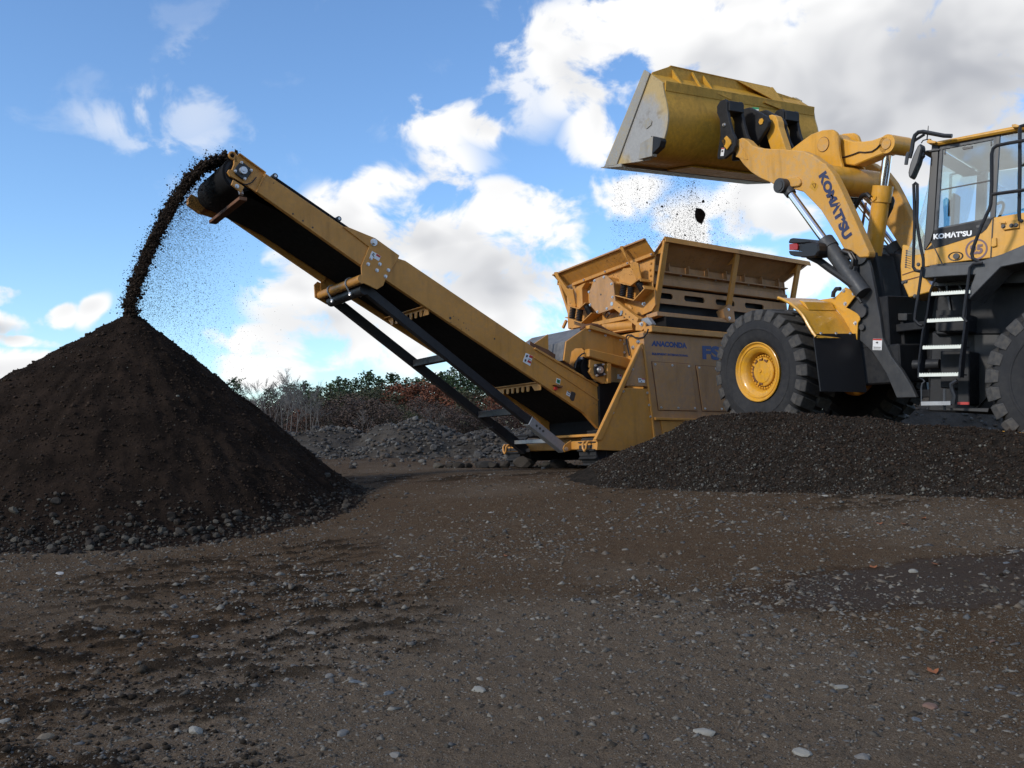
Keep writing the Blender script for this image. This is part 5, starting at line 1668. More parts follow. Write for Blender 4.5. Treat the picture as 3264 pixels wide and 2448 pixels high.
# hinge brackets (dark) and pins
BR = [(1.075,5.012),(1.008,5.07),(0.884,5.064),(0.851,5.012),(0.861,4.876),(0.826,4.692),(0.778,4.523),(0.725,4.422),(0.726,4.302),(0.787,4.232),(0.974,4.178),(1.122,4.207),(1.123,4.269),(1.034,4.543),(1.029,4.787),(1.083,4.908)]
PIN = [(0.878,4.498),(0.8,4.407),(0.789,4.353),(0.882,4.288),(0.95,4.362),(0.981,4.449)]
for yc in (.745, .45, -.45, -.745):
    b_ = L_(MB().prism(BR, 'y', yc - .03, yc + .03), 'hinge_bracket', 'dark_paint', parent=bkt, bevel=.008)
for s in (1, -1):
    L_(MB().prism(PIN, 'y', min(.775 * s, .80 * s), max(.775 * s, .80 * s)), 'pin_plate', 'yellow', parent=bkt, bevel=.004)
    tpp = BR[2]
    L_(MB().box(BR[3][0] - .02, BR[3][0] + .22, min(.45 * s, .745 * s), max(.45 * s, .745 * s), BR[4][1], BR[3][1] + .02), 'bracket_cap', 'dark_paint', parent=bkt, bevel=.008)
    L_(MB().cyl((.955, .40 * s, 4.415), (.955, .80 * s, 4.415), .06, n=16), 'hinge_pin', 'dark_paint', parent=bkt, smooth=True)
sticker([(1.045,0.778,4.233),(0.977,0.778,4.218),(0.944,0.778,4.333),(1.012,0.778,4.35)], ['white', (.05, .86, .95, .98, 'red'), (.2, .5, .7, .7, 'ink')], LF, parent=ldr)
CB = [(1.209,5.055),(1.11,5.052),(0.963,5.034),(0.779,4.906),(0.622,4.789),(0.577,4.697),(0.61,4.628),(0.811,4.466),(0.888,4.39),(1.104,4.448),(1.206,4.765)]
for y in (.17, -.17):
    L_(MB().prism(CB, 'y', y - .035, y + .035), 'tilt_bracket', 'dark_paint', parent=bkt, bevel=.01)
c = [(0.722,0.21,4.739)][0]
L_(MB().cyl((c[0], -.2, c[2]), (c[0], .205, c[2]), .055, n=18), 'tilt_pin', 'dark_paint', parent=bkt, smooth=True)
L_(MB().cyl((c[0], .205, c[2]), (c[0], .22, c[2]), .05, n=6), 'pin_nut', 'yellow', parent=bkt)
lk = [(0.707,4.845),(0.644,4.84),(0.565,4.794),(0.526,4.704),(0.52,4.615),(0.389,4.215),(0.694,4.296),(0.771,4.546),(0.694,4.63),(0.684,4.768)]
L_(MB().prism(lk, 'y', -.07, .07), 'tilt_link', 'yellow', bevel=.01)
gs = [(1.11,0,5.055),(0.954,0,5.002),(0.962,0,5.055),(1.094,0,5.101)]
sticker(gs, ['green', (.05, .05, .95, .35, 'white')], LF, parent=ldr)
bq = [(0.926,0.78,4.679)]
bolts(bq, (0, 1, 0), .02, .03, ldr, LF)
for q in ([(1.29,0.59,5.3),(1.29,0.274,5.234),(1.29,0.273,5.312),(1.29,0.541,5.328)], [(1.27,-0.411,5.275),(1.27,-0.801,5.208),(1.27,-0.787,5.295),(1.27,-0.501,5.301)]):
    L_(MB().slab(q, .03), 'pad_plate', 'bucket', parent=bkt)

# --- fender, mud flap and lamp
FO = [(-0.565,1.841),(-0.644,1.809),(-0.715,1.771),(-0.784,1.729),(-0.839,1.687),(-0.906,1.63),(-0.965,1.569),(-1.01,1.505),(-1.053,1.43),(-1.097,1.361),(-1.128,1.315),(-1.172,1.261)]
m = MB()
n = len(FO)
vs = []
for y in (1.40, .67):
    for (x, z) in FO:
        vs += [(x, y, z), (x - .012, y, z - .018)]
fs = []
for i in range(n - 1):
    a, b, c, d = 2 * i, 2 * i + 2, 2 * n + 2 * i + 2, 2 * n + 2 * i
    fs += [(a, b, c, d), (a + 1, d + 1, c + 1, b + 1), (a, a + 1, b + 1, b), (d, c, c + 1, d + 1)]
fs += [(0, 2 * n, 2 * n + 1, 1), (2 * n - 2, 2 * n - 1, 4 * n - 1, 4 * n - 2)]
m.add(vs, fs)
fen = L_(m, 'fender', 'yellow_clean', smooth=True)
L_(MB().tube([(x, 1.405, z) for x, z in FO], .02, 6), 'fender_edge', 'yellow_clean', parent=fen, smooth=True)
# raised channel across the fender, side web and bolted bracket
fa = [FO[1], FO[3], FO[5]]
L_(MB().prism([(FO[5][0] - .005, FO[5][1] + .005), (FO[5][0] + .07, FO[5][1] + .125), (FO[4][0] + .09, FO[4][1] + .10), (FO[4][0] + .02, FO[4][1] + .02)], 'y', .69, 1.22), 'fender_rib', 'yellow_clean', parent=fen, bevel=.006)
wb_ = [(-0.611,1.818),(-0.883,1.815),(-1.067,1.93),(-1.259,1.827),(-1.063,1.656),(-1.1,1.641),(-1.231,1.561),(-1.272,1.512),(-1.272,1.47),(-1.236,1.435),(-1.208,1.214),(-1.027,1.595),(-0.876,1.713)]
wp = L_(MB().prism(wb_, 'y', .66, .68), 'fender_bracket', 'yellow_clean', parent=fen, bevel=.003)
L_(MB().prism(FO[1:] + [(-1.202,1.38),(-1.083,1.643),(-0.865,1.798),(-0.612,1.818)], 'y', .655, .668), 'fender_web', 'yellow_clean', parent=fen)
bolts([(-1.042,0.68,1.888),(-1.198,0.68,1.828),(-1.053,0.68,1.711),(-1.197,0.68,1.436)], (0, 1, 0), .018, .02, wp, LF)
bolts([(-1.19, y, 1.30) for y in (1.33, 1.05, .78)], (-1, 0, .3), .014, .015, fen, LF)
tri = [(FO[0][0], FO[0][1]), (FO[0][0] + .12, FO[0][1] + .03), (FO[2][0], FO[2][1] + .06)]
L_(MB().hexa([(-.55, 1.38, 1.835), (-.40, 1.25, 1.85), (-.40, .70, 1.85), (-.56, .68, 1.835)], [(-.55, 1.38, 1.82), (-.40, 1.25, 1.835), (-.40, .70, 1.835), (-.56, .68, 1.82)]), 'fender_lip', 'yellow_clean', parent=fen)
fp = L_(MB().hexa([(-1.135, 1.42, 1.30), (-1.18, .62, 1.30), (-1.25, .62, .52), (-1.20, 1.42, .56)], [(-1.15, 1.42, 1.30), (-1.20, .62, 1.30), (-1.27, .62, .52), (-1.22, 1.42, .56)]), 'mud_flap', 'black')
rfen = share('fender', fen, ldr, LF @ Matrix.Diagonal((1, -1, 1, 1)))
share('mud_flap', fp, ldr, LF @ Matrix.Diagonal((1, -1, 1, 1)))
# lamp on its arm
ap = [(-0.549,0.76,2.431),(-0.728,0.76,2.336),(-0.899,0.76,2.201),(-1.084,0.76,2.067),(-1.247,0.76,1.938),(-1.327,0.76,1.878)]
L_(MB().tube([ap[0], ap[1], ap[2], ap[3], ap[4], ap[5]], [.045, .05, .05, .05, .05, .04], 10), 'lamp_arm', 'dark_paint', smooth=True)
for s in (1, -1):
    yy = (.70, .98) if s > 0 else (-.98, -.70)
    lampo = [(-0.649,2.575),(-0.723,2.583),(-0.867,2.557),(-0.918,2.513),(-0.915,2.414),(-0.854,2.36),(-0.709,2.37),(-0.58,2.398),(-0.623,2.478)]
    lb_ = L_(MB().prism(lampo, 'y', *yy), 'head_lamp', 'black', bevel=.02)
    for o_ in ([(-0.398,2.642),(-0.43,2.68),(-0.487,2.68),(-0.744,2.613),(-0.796,2.57),(-0.659,2.58),(-0.406,2.621)], [(-0.389,2.515),(-0.418,2.516),(-0.651,2.466),(-0.673,2.383),(-0.488,2.428),(-0.414,2.462)]):
        L_(MB().prism(o_, 'y', *yy), 'lamp_hood', 'black', parent=lb_, bevel=.01)
    ro = [(-0.406,2.611),(-0.538,2.598),(-0.564,2.568),(-0.551,2.508),(-0.403,2.527)]
    L_(MB().prism(ro, 'y', yy[0] + .02, yy[1] - .005), 'turn_signal', 'lens_red', parent=lb_, bevel=.004)
    ro = [(-0.537,2.588),(-0.658,2.573),(-0.651,2.466),(-0.549,2.491)]
    L_(MB().prism(ro, 'y', yy[0] + .02, yy[1] - .03), 'lamp_housing', 'black', parent=lb_)
# small bracket with hoses at the arm root
wk = [(-1.12,2.217),(-1.223,2.207),(-1.28,2.17),(-1.267,2.103),(-1.197,2.081),(-1.13,2.102)]
wkk = L_(MB().prism(wk, 'y', .66, .74), 'stop_bracket', 'grey_paint', bevel=.006)
bolts([(-1.171,0.745,2.132)], (0, 1, 0), .03, .03, wkk, LF)
for d in (0, .05, .10):
    hs = [(-1.093,0.64,2.41),(-1.21,0.64,2.361),(-1.263,0.64,2.268),(-1.248,0.64,2.173),(-1.176,0.64,2.106)]
    L_(MB().tube([(p[0], p[1] + d, p[2]) for p in hs], .024, 7), 'hydraulic_hose', 'black', smooth=True)
sb_ = [(-1.039,2.422),(-1.085,2.45),(-1.105,2.361),(-1.259,2.349),(-1.239,2.311),(-1.169,2.294),(-1.074,2.289)]
L_(MB().prism(sb_, 'y', .60, .70), 'hose_guard', 'dark_paint', bevel=.004)
cl = [(-0.874,0.7,1.82),(-0.888,0.7,1.883),(-0.935,0.7,1.926),(-1.005,0.7,1.917)]
L_(MB().tube(cl, .028, 8), 'hydraulic_hose', 'black', smooth=True)

# ---------------------------------------------------------------- loader, rear half: cab, deck, ladder
yC = .80


def R_(mb, name, mat, parent=None, smooth=False, bevel=0.0):
    return mb.build(name, mat, parent or ldr, LR, smooth, bevel)


xF, xB = 1.40, -.15          # cab front pillar and rear end
# lower cab sheet, below the door window
LOW = [(1.489,2.425),(1.388,2.563),(1.381,2.656),(0.733,2.748),(0.718,2.769),(0.317,2.802),(0.297,2.339),(0.723,2.295),(1.207,2.262),(1.486,2.229)]
cab = R_(MB().prism(LOW, 'y', .74, .80), 'cab', 'yellow', bevel=.006)
BANDP = [(1.477,2.435),(1.407,2.494),(1.387,2.673),(0.73,2.761),(0.741,2.72),(0.785,2.64),(0.835,2.594),(0.928,2.562),(1.13,2.509),(1.304,2.462)]
R_(MB().prism(BANDP, 'y', .80, .806), 'dark_band', 'dark_paint', parent=cab)
lettering('lettering', 'KOM\u039bT\u2019SU', [(1.385,0.807,2.56),(0.943,0.807,2.571),(0.946,0.807,2.639),(1.389,0.807,2.63)], 'white_letter', cab, LR, .045, .003)
# faded unit number in a ring
rc = [(0.886,0.807,2.405)][0]
rq = [(0.771,0.807,2.414)][0]
rr_ = .125
m = MB()
vs = []
N = 40
for i in range(N):
    t = 2 * PI * i / N
    vs += [(rc[0] + rr_ * math.cos(t), .805, rc[2] + rr_ * math.sin(t)), (rc[0] + .84 * rr_ * math.cos(t), .805, rc[2] + .84 * rr_ * math.sin(t))]
m.add(vs, [(2 * i, 2 * ((i + 1) % N), 2 * ((i + 1) % N) + 1, 2 * i + 1) for i in range(N)])
R_(m, 'number_ring', 'purple', parent=cab)
lettering('lettering', '25', [(rc[0] + .072, .804, rc[2] - .06), (rc[0] - .072, .804, rc[2] - .055), (rc[0] - .072, .804, rc[2] + .06), (rc[0] + .072, .804, rc[2] + .055)], 'purple', cab, LR, .05, .003)
# door: seams, handle recess
for q in ([(1.413,0.806,2.541),(1.259,0.806,2.235)], [(0.716,0.806,2.768),(0.722,0.806,2.299)]):
    R_(MB().bar(q[0], q[1], .006, .012), 'door_seam', 'ink', parent=cab)
hr = [(1.118,0.8,2.337)][0]
m = MB()
m.lathe([(.0001, -.012), (.055, -.012), (.078, .006), (.088, .008), (.09, .0)], 24)
R_(m, 'handle_recess', 'black', parent=cab).matrix_basis = LR @ T((hr[0], .80, hr[2])) @ Matrix.Diagonal((1, 1, .62, 1))
R_(MB().cyl((hr[0] - .01, .795, hr[2]), (hr[0] - .01, .822, hr[2]), .036, n=16), 'door_handle', 'black', parent=cab, smooth=True)
hh = [(0.902,2.683),(0.884,2.692),(0.832,2.693),(0.82,2.678),(0.835,2.66),(0.888,2.659)]
R_(MB().prism(hh, 'y', .805, .815), 'door_pull', 'black', parent=cab)
hg = [(0.717,2.522),(0.666,2.527),(0.658,2.427),(0.697,2.416),(0.72,2.425)]
R_(MB().prism(hg, 'y', .80, .825), 'door_hinge', 'yellow', parent=cab, bevel=.006)
lt = [(0.605,2.666),(0.56,2.668),(0.556,2.712),(0.436,2.717),(0.427,2.618),(0.593,2.608)]
lo_ = R_(MB().prism(lt, 'y', .80, .83), 'latch_plate', 'yellow', parent=cab, bevel=.004)
bolts([(0.593,0.83,2.649),(0.506,0.83,2.651),(0.458,0.83,2.652)], (0, 1, 0), .017, .02, lo_, LR, 'black')
lv = [(0.637,0.84,2.705),(0.57,0.84,2.691)]
R_(MB().bar(lv[0], lv[1], .02, .02), 'latch_lever', 'yellow', parent=lo_)
# window frames (near side): door frame, rear quarter
DOORO = [(1.364,3.701),(0.719,3.732),(0.718,2.763),(1.384,2.668)]
DOORI = [(1.329,3.664),(0.754,3.696),(0.751,2.772),(1.347,2.699)]
m = MB()
for a, b in ((0, 1), (1, 2), (2, 3), (3, 0)):
    m.prism([DOORO[a], DOORO[b], DOORI[b], DOORI[a]], 'y', .765, .803)
R_(m, 'door_frame', 'deck', parent=cab)
R_(MB().prism(DOORI, 'y', .782, .788), 'door_glass', 'glass', parent=cab)
q = [(1.346,0.79,3.166),(0.777,0.79,3.214)]
R_(MB().bar(q[0], q[1], .012, .014), 'window_rail', 'black', parent=cab)
for pp in ([(1.101,3.657),(0.991,3.658),(0.989,3.629),(1.097,3.628)], [(1.315,3.657),(1.298,3.657),(1.298,3.601),(1.313,3.601)], [(0.789,3.682),(0.774,3.682),(0.774,3.626),(0.787,3.626)]):
    R_(MB().prism(pp, 'y', .788, .796), 'window_pull', 'black', parent=cab)
QO = [(0.704,3.75),(0.338,3.775),(0.317,2.813),(0.715,2.774)]
QI = [(0.69,3.734),(0.338,3.758),(0.318,2.83),(0.701,2.789)]
R_(MB().prism(QI, 'y', .780, .786), 'quarter_glass', 'glass', parent=cab)
R_(MB().bar((QO[0][0], .785, QO[0][1]), (QO[3][0], .785, QO[3][1]), .04, .035), 'rear_pillar', 'black', parent=cab)
# front pillar, windscreen, roof and far side
fpz0, fpz1 = 2.42, 3.74
FPX = [(1.471,3.758),(1.369,3.743),(1.387,2.662),(1.489,2.425),(1.501,2.437)]
R_(MB().prism([(1.467,3.749),(1.372,3.735),(1.384,2.668),(1.415,2.542),(1.478,2.43),(1.505,2.443)], 'y', .74, .798), 'front_pillar', 'black', parent=cab, bevel=.012)
for s in (-1,):
    R_(MB().box(1.30, 1.42, -.80, -.74, 2.3, 3.74), 'front_pillar', 'black', parent=cab)
    R_(MB().box(-.35, 1.30, -.80, -.74, 2.25, 2.72), 'far_cab_sheet', 'yellow', parent=cab)
    R_(MB().box(-.35, 1.30, -.788, -.782, 2.72, 3.70), 'far_glass', 'glass', parent=cab)
    R_(MB().box(.62, .70, -.80, -.76, 2.7, 3.74), 'far_pillar', 'black', parent=cab)
# windscreen bulges forward, lower part wraps down in front
ws = [(1.487,0.78,3.688),(1.48,0.78,2.444),(1.746,0.78,2.57),(1.551,0.78,3.486)]
WSC = [(1.43, 3.70), (1.50, 3.2), (1.60, 2.75), (1.72, 2.38)]
m = MB()
vs = []
for y, dx in ((.78, 0), (.5, .10), (0, .14), (-.5, .10), (-.78, 0)):
    vs += [(x + dx, y, z) for x, z in WSC]
fs = []
for i in range(4):
    for j in range(3):
        fs.append((i * 4 + j, i * 4 + j + 1, (i + 1) * 4 + j + 1, (i + 1) * 4 + j))
m.add(vs, fs)
R_(m, 'windscreen', 'glass', parent=cab, smooth=True)
m = MB().prism([(1.40, 3.70), (1.43, 3.70), (1.50, 3.2), (1.60, 2.75), (1.72, 2.38), (1.43, 2.40)], 'y', .778, .784)
R_(m, 'corner_glass', 'glass', parent=cab)
RF = [(1.443,3.737),(1.388,3.759),(0.344,3.816),(0.341,3.758),(0.681,3.743),(1.369,3.712)]
rf = R_(MB().prism(RF, 'y', -.86, .86), 'roof', 'yellow', parent=cab, bevel=.03)
vz = [(1.561,3.719),(1.42,3.717),(1.422,3.644),(1.462,3.665)]
R_(MB().box(1.36, 1.58, -.70, .82, 3.655, 3.672), 'sun_visor', 'deck', parent=cab)
cb_ = [(1.495,3.76),(1.468,3.79),(1.41,3.758),(1.376,3.748),(1.386,3.724),(1.477,3.737)]
R_(MB().prism(cb_, 'y', .78, .90), 'roof_bracket', 'yellow', parent=cab, bevel=.006)
rb = [(0.531,3.809),(0.496,3.811),(0.451,3.79),(0.455,3.767),(0.52,3.771)]
R_(MB().prism(rb, 'y', .84, .92), 'roof_bracket', 'yellow', parent=cab, bevel=.006)
R_(MB().box(-.5, 1.42, -.80, .80, 2.14, 2.26), 'cab_floor', 'black', parent=cab)
R_(MB().box(-.55, -.45, -.78, .78, 2.2, 3.75), 'rear_wall', 'black', parent=cab)
# seat, steering column and console seen through the glass
se = R_(MB().box(.05, .55, -.25, .25, 2.55, 2.68), 'seat', 'black', parent=cab, bevel=.03)
R_(MB().hexa([(.05, -.25, 2.66), (.05, .25, 2.66), (-.10, .22, 3.35), (-.10, -.22, 3.35)], [(.18, -.25, 2.66), (.18, .25, 2.66), (.0, .22, 3.35), (.0, -.22, 3.35)]), 'backrest', 'black', parent=se, bevel=.02)
wc = Vector((.98, .0, 2.93))
wu, wv = Vector((-.55, 0, .83)), Vector((0, 1, 0))
sw = R_(MB().tube([wc + (wu * math.cos(t) + wv * math.sin(t)) * .21 for t in np.linspace(0, 2 * PI, 24, endpoint=False)], .018, 7, True), 'steering_wheel', 'black', parent=cab, smooth=True)
R_(MB().bar((1.18, 0, 2.3), (wc.x, 0, wc.z), .12, .12), 'steering_column', 'black', parent=cab, bevel=.02)
R_(MB().box(1.05, 1.30, .25, .55, 2.3, 2.62), 'console', 'black', parent=cab, bevel=.05)
R_(MB().box(1.05, 1.30, -.55, -.1, 2.3, 2.66), 'console', 'black', parent=cab, bevel=.05)
# far mirror seen through the glass and near mirror on its bracket
mg = R_(MB().box(1.75, 1.80, -1.15, -.90, 3.02, 3.50), 'mirror', 'mirror', bevel=.02)
R_(MB().tube([(1.45, -.80, 3.78), (1.85, -1.0, 3.78), (1.85, -1.02, 3.2)], .022, 7), 'mirror_arm', 'black', parent=mg, smooth=True)
MP = [(1.514,3.72),(1.496,3.66),(1.536,3.48),(1.592,3.336),(1.619,3.295),(1.643,3.331),(1.651,3.379),(1.633,3.481),(1.593,3.604),(1.552,3.691)]
mr = R_(MB().prism(MP, 'y', .88, 1.02), 'mirror', 'mirror', bevel=.015)
R_(MB().prism([(1.559,3.65),(1.519,3.638),(1.485,3.587),(1.492,3.553),(1.564,3.522)], 'y', .90, .98), 'mirror_motor', 'mirror', parent=mr, bevel=.02)
arm_ = [(1.175,0.95,3.768),(1.269,0.95,3.786),(1.415,0.95,3.837),(1.524,0.95,3.875),(1.575,0.95,3.876),(1.614,0.95,3.845),(1.634,0.95,3.783),(1.645,0.95,3.662),(1.666,0.95,3.571)]
R_(MB().tube(arm_, .026, 8), 'mirror_arm', 'black', parent=mr, smooth=True)
a2 = [(1.5,0.95,3.839),(1.611,0.95,3.78),(1.649,0.95,3.739)]
R_(MB().tube(a2, .017, 6), 'mirror_stay', 'black', parent=mr, smooth=True)
a2 = [(1.671,0.97,3.638),(1.687,0.97,3.605),(1.695,0.97,3.535),(1.699,0.97,3.489)]
R_(MB().tube(a2, .022, 6), 'mirror_clamp', 'deck', parent=mr, smooth=True)
an = [(1.497,0.85,3.967),(1.5,0.85,3.874),(1.506,0.85,3.799)]
R_(MB().tube(an, [.005, .008, .008], 5), 'antenna', 'black', parent=cab)
a2 = [(1.569,0.86,3.759),(1.548,0.86,3.791),(1.502,0.86,3.796),(1.451,0.86,3.788)]
R_(MB().tube(a2, .008, 5), 'antenna_cable', 'black', parent=cab, smooth=True)
# yellow vent box in front of the cab
VB = [(1.77,2.572),(1.491,2.428),(1.482,2.228),(1.497,2.188),(1.767,2.13),(1.786,2.298)]
VB = [(1.773,2.528),(1.744,2.526),(1.496,2.428),(1.472,2.23),(1.51,2.13),(1.391,1.994),(1.395,1.922),(1.662,1.859),(1.767,2.084),(1.786,2.262)]
vb = R_(MB().prism(VB, 'y', .30, .78), 'vent_box', 'yellow_clean', bevel=.01)
v0 = [(1.714,0.781,2.447),(1.655,0.781,2.425),(1.717,0.781,2.244),(1.658,0.781,2.223)]
for i in range(8):
    t = i / 7
    q = [Vector(v0[0]).lerp(Vector(v0[2]), t), Vector(v0[1]).lerp(Vector(v0[3]), t)]
    R_(MB().bar(q[0], q[1], .004, .006), 'vent_slot', 'ink', parent=vb)
    MB().cyl(q[0], (q[0][0], .785, q[0][2]), .012, n=8).build('vent_hole', 'ink', vb, LR)
for q in ([(1.755,0.782,2.145),(1.556,0.782,2.205)], [(1.751,0.782,2.065),(1.509,0.782,2.123)]):
    R_(MB().bar(q[0], q[1], .008, .012), 'panel_seam', 'rust', parent=vb)
bolts([(1.738,0.782,2.053),(1.707,0.782,2.06),(1.563,0.782,2.267),(1.586,0.782,1.875)], (0, 1, 0), .016, .015, vb, LR, 'black')
# deck and rear fender
dk = [(1.311,2.116),(1.272,2.149),(1.086,2.155),(0.777,2.161),(0.641,2.193),(0.448,2.247),(0.228,2.336),(0.101,2.404),(0.092,2.205),(0.22,2.142),(0.454,2.103),(0.778,1.746),(0.8,1.814),(0.737,1.972),(0.721,2.031),(1.015,2.028),(1.306,2.019)]
dkp = R_(MB().prism(dk, 'y', .82, 1.32), 'deck', 'deck', bevel=.008)
R_(MB().box(.0, 1.35, -.85, .85, 1.98, 2.14), 'cab_mount', 'black')
# rear frame, tank and boxes behind the ladder
R_(MB().box(-1.9, 1.45, -.55, .55, .45, 1.45), 'rear_frame', 'dark_paint', bevel=.02)
R_(MB().box(-.35, 1.38, -.62, .62, 1.40, 2.10), 'rear_frame_top', 'dark_paint', bevel=.02)
R_(MB().box(-2.6, -.35, -.8, .8, 1.5, 2.4), 'engine_hood', 'yellow', bevel=.05)
tq = [(1.191,1.184),(0.865,1.186),(0.834,0.552),(0.968,0.546),(0.976,0.74),(1.17,0.737)]
R_(MB().prism(tq, 'y', .55, .95), 'battery_box', 'dark_paint', bevel=.01)
rq_ = [(0.965,0.578),(0.834,0.584),(0.833,0.553),(0.963,0.547)]
R_(MB().prism(rq_, 'y', .95, .957), 'red_reflector', 'red')
tb_ = [(1.136,0.497),(0.57,0.525),(0.581,0.474),(1.128,0.473)]
R_(MB().prism(tb_, 'y', .0, 1.1), 'belly_plate', 'black', bevel=.006)
rfz = [(0.955,1.805),(0.364,2.22),(0.321,1.206),(0.87,0.505)]
R_(MB().prism(rfz, 'y', .55, .60), 'fender_liner', 'black')
cyq = [(1.576,0.75,1.018),(1.261,0.75,1.034)]
sc_ = R_(MB().cyl(cyq[0], cyq[1], .062, n=16), 'steering_cylinder', 'dark_paint', smooth=True)
R_(MB().box(.9, 1.25, .5, .9, 1.42, 1.62), 'valve_block', 'dark_paint', bevel=.01)
for q in ([(1.206,0.8,2.027),(1.143,0.8,1.684)], [(1.085,0.8,2.029),(1.012,0.8,1.906)]):
    R_(MB().bar(q[0], q[1], .07, .02), 'deck_stay', 'deck')
q = [(1.29,0.85,1.682),(1.285,0.85,1.439),(0.936,0.85,1.45),(0.946,0.85,1.674)]
R_(MB().slab(q, .02), 'service_plate', 'dark_paint')
# ladder: two rails, four bright steps, hanging bottom step
yL = 1.34
lad = R_(MB().tube([(1.145,1.34,2.009),(1.198,1.34,1.867),(1.225,1.34,1.578),(1.263,1.34,1.386),(1.293,1.34,1.026),(1.29,1.34,0.846),(1.236,1.34,0.82)], .012, 6), 'ladder', 'black_steel', smooth=True)
R_(MB().tube([(0.792,1.34,1.784),(0.799,1.34,1.436),(0.828,1.34,1.033),(0.832,1.34,0.845)], .014, 6), 'ladder_rail', 'black_steel', parent=lad, smooth=True)
for pts in ([(1.191,1.853),(1.229,1.523),(1.262,1.22),(1.287,0.846)], [(0.784,1.838),(0.799,1.516),(0.82,1.221),(0.833,0.859)]):
    for a, b in zip(pts[:-1], pts[1:]):
        R_(MB().prism([a, b, (b[0] + .01, b[1]), (a[0] + .01, a[1])], 'y', yL - .16, yL - .02), 'ladder_side', 'black_steel', parent=lad)
STEPS = [(1.185,1.34,1.822),(0.756,1.34,1.834),(1.219,1.34,1.508),(0.787,1.34,1.524),(1.254,1.34,1.194),(0.819,1.34,1.208),(1.286,1.34,0.87),(0.834,1.34,0.89)]
for q in (STEPS[0:2], STEPS[2:4], STEPS[4:6], STEPS[6:8]):
    s_ = R_(MB().bar((q[0][0], yL, q[0][2]), (q[1][0], yL, q[1][2]), .012, .036), 'ladder_step', 'step', parent=lad)
    R_(MB().hexa([(q[0][0], yL - .006, q[0][2] + .012), (q[1][0], yL - .006, q[1][2] + .012), (q[1][0], yL - .26, q[1][2] + .012), (q[0][0], yL - .26, q[0][2] + .012)],
                 [(q[0][0], yL - .006, q[0][2] - .0), (q[1][0], yL - .006, q[1][2]), (q[1][0], yL - .26, q[1][2]), (q[0][0], yL - .26, q[0][2])]), 'step_tread', 'black_steel', parent=lad)
    for k_ in range(16):       # toothed edge
        t = (k_ + .5) / 16
        c = Vector(q[0]).lerp(Vector(q[1]), t)
        R_(MB().box(c.x - .006, c.x + .006, yL - .006, yL + .006, c.z + .016, c.z + .026), 'step_tooth', 'step', parent=lad)
q = [(1.237,1.34,0.536),(0.905,1.34,0.557)]
R_(MB().bar(q[0], q[1], .05, .05), 'bottom_step', 'galv', parent=lad, bevel=.004)
R_(MB().tube([(1.236,1.34,0.82),(1.215,1.34,0.8),(1.241,1.34,0.772),(1.249,1.34,0.723),(1.237,1.34,0.538)], .009, 6), 'step_cable', 'deck', parent=lad, smooth=True)
R_(MB().tube([(0.85,1.34,0.818),(0.912,1.34,0.776),(0.903,1.34,0.708),(0.874,1.34,0.642),(0.883,1.34,0.548)], .028, 8), 'step_strap', 'black', parent=lad, smooth=True)
R_(MB().tube([(1.022,1.24,0.721),(1.011,1.24,0.476)], .016, 6), 'drain_pipe', 'deck', smooth=True)
# handrails
for pts in ([(1.336,1.36,2.099),(1.298,1.36,2.097),(1.297,1.36,2.145),(1.324,1.36,1.856),(1.353,1.36,1.593),(1.356,1.36,1.524),(1.306,1.36,1.467),(1.265,1.36,1.453)],
            [(0.633,1.36,2.154),(0.732,1.36,2.147),(0.765,1.36,2.109),(0.773,1.36,2.022),(0.788,1.36,1.836),(0.806,1.36,1.622),(0.812,1.36,1.542),(0.772,1.36,1.487)]):
    R_(MB().tube(pts, .018, 8), 'hand_rail', 'black_steel', smooth=True)
hrp = [(1.14,1.3,2.103),(1.298,1.3,2.139),(1.346,1.3,2.102),(1.396,1.3,2.116),(1.426,1.3,2.163),(1.429,1.3,2.344),(1.433,1.3,2.683),(1.452,1.3,2.968),(1.466,1.3,3.151),(1.447,1.3,3.166),(1.424,1.3,3.146),(1.413,1.3,2.964),(1.407,1.3,2.704),(1.384,1.3,2.566),(1.348,1.3,2.395),(1.312,1.3,2.246),(1.308,1.3,2.156),(1.321,1.3,2.046)]
R_(MB().tube(hrp, .019, 8), 'hand_rail', 'black_steel', smooth=True)
hrp = [(0.636,1.3,2.151),(0.713,1.3,2.188),(0.76,1.3,2.223),(0.773,1.3,2.278),(0.752,1.3,2.374),(0.681,1.3,2.595),(0.608,1.3,2.771),(0.596,1.3,2.823),(0.595,1.3,3.038),(0.611,1.3,3.394),(0.599,1.3,3.456),(0.56,1.3,3.483),(0.453,1.3,3.493),(0.28,1.3,3.499)]
R_(MB().tube(hrp, .020, 8), 'hand_rail', 'black_steel', smooth=True)
hrp = [(0.591,1.3,2.935),(0.247,1.3,2.947)]
R_(MB().tube(hrp, .02, 8), 'hand_rail', 'black_steel', smooth=True)
hrp = [(0.306,1.2,3.701),(0.354,1.2,3.693),(0.359,1.2,3.656),(0.337,1.2,3.133),(0.326,1.2,2.708),(0.319,1.2,2.643),(0.289,1.2,2.614)]
R_(MB().tube(hrp, .020, 8), 'hand_rail', 'black_steel', smooth=True)

# ---------------------------------------------------------------- stones, clods and falling soil
ROCKS = stone_meshes('rock', 'pile_rock', 9, 520, .7)
GREYS = stone_meshes('rubble_rock', 'rubble_rock', 9, 560, .75)
FIELD = stone_meshes('stone', 'stone', 9, 590, .5)


def rand_rot(r_, tilt=.5):
    return Matrix.Rotation(r_.uniform(0, 2 * PI), 4, 'Z') @ Matrix.Rotation(r_.normal(0, tilt), 4, 'X')


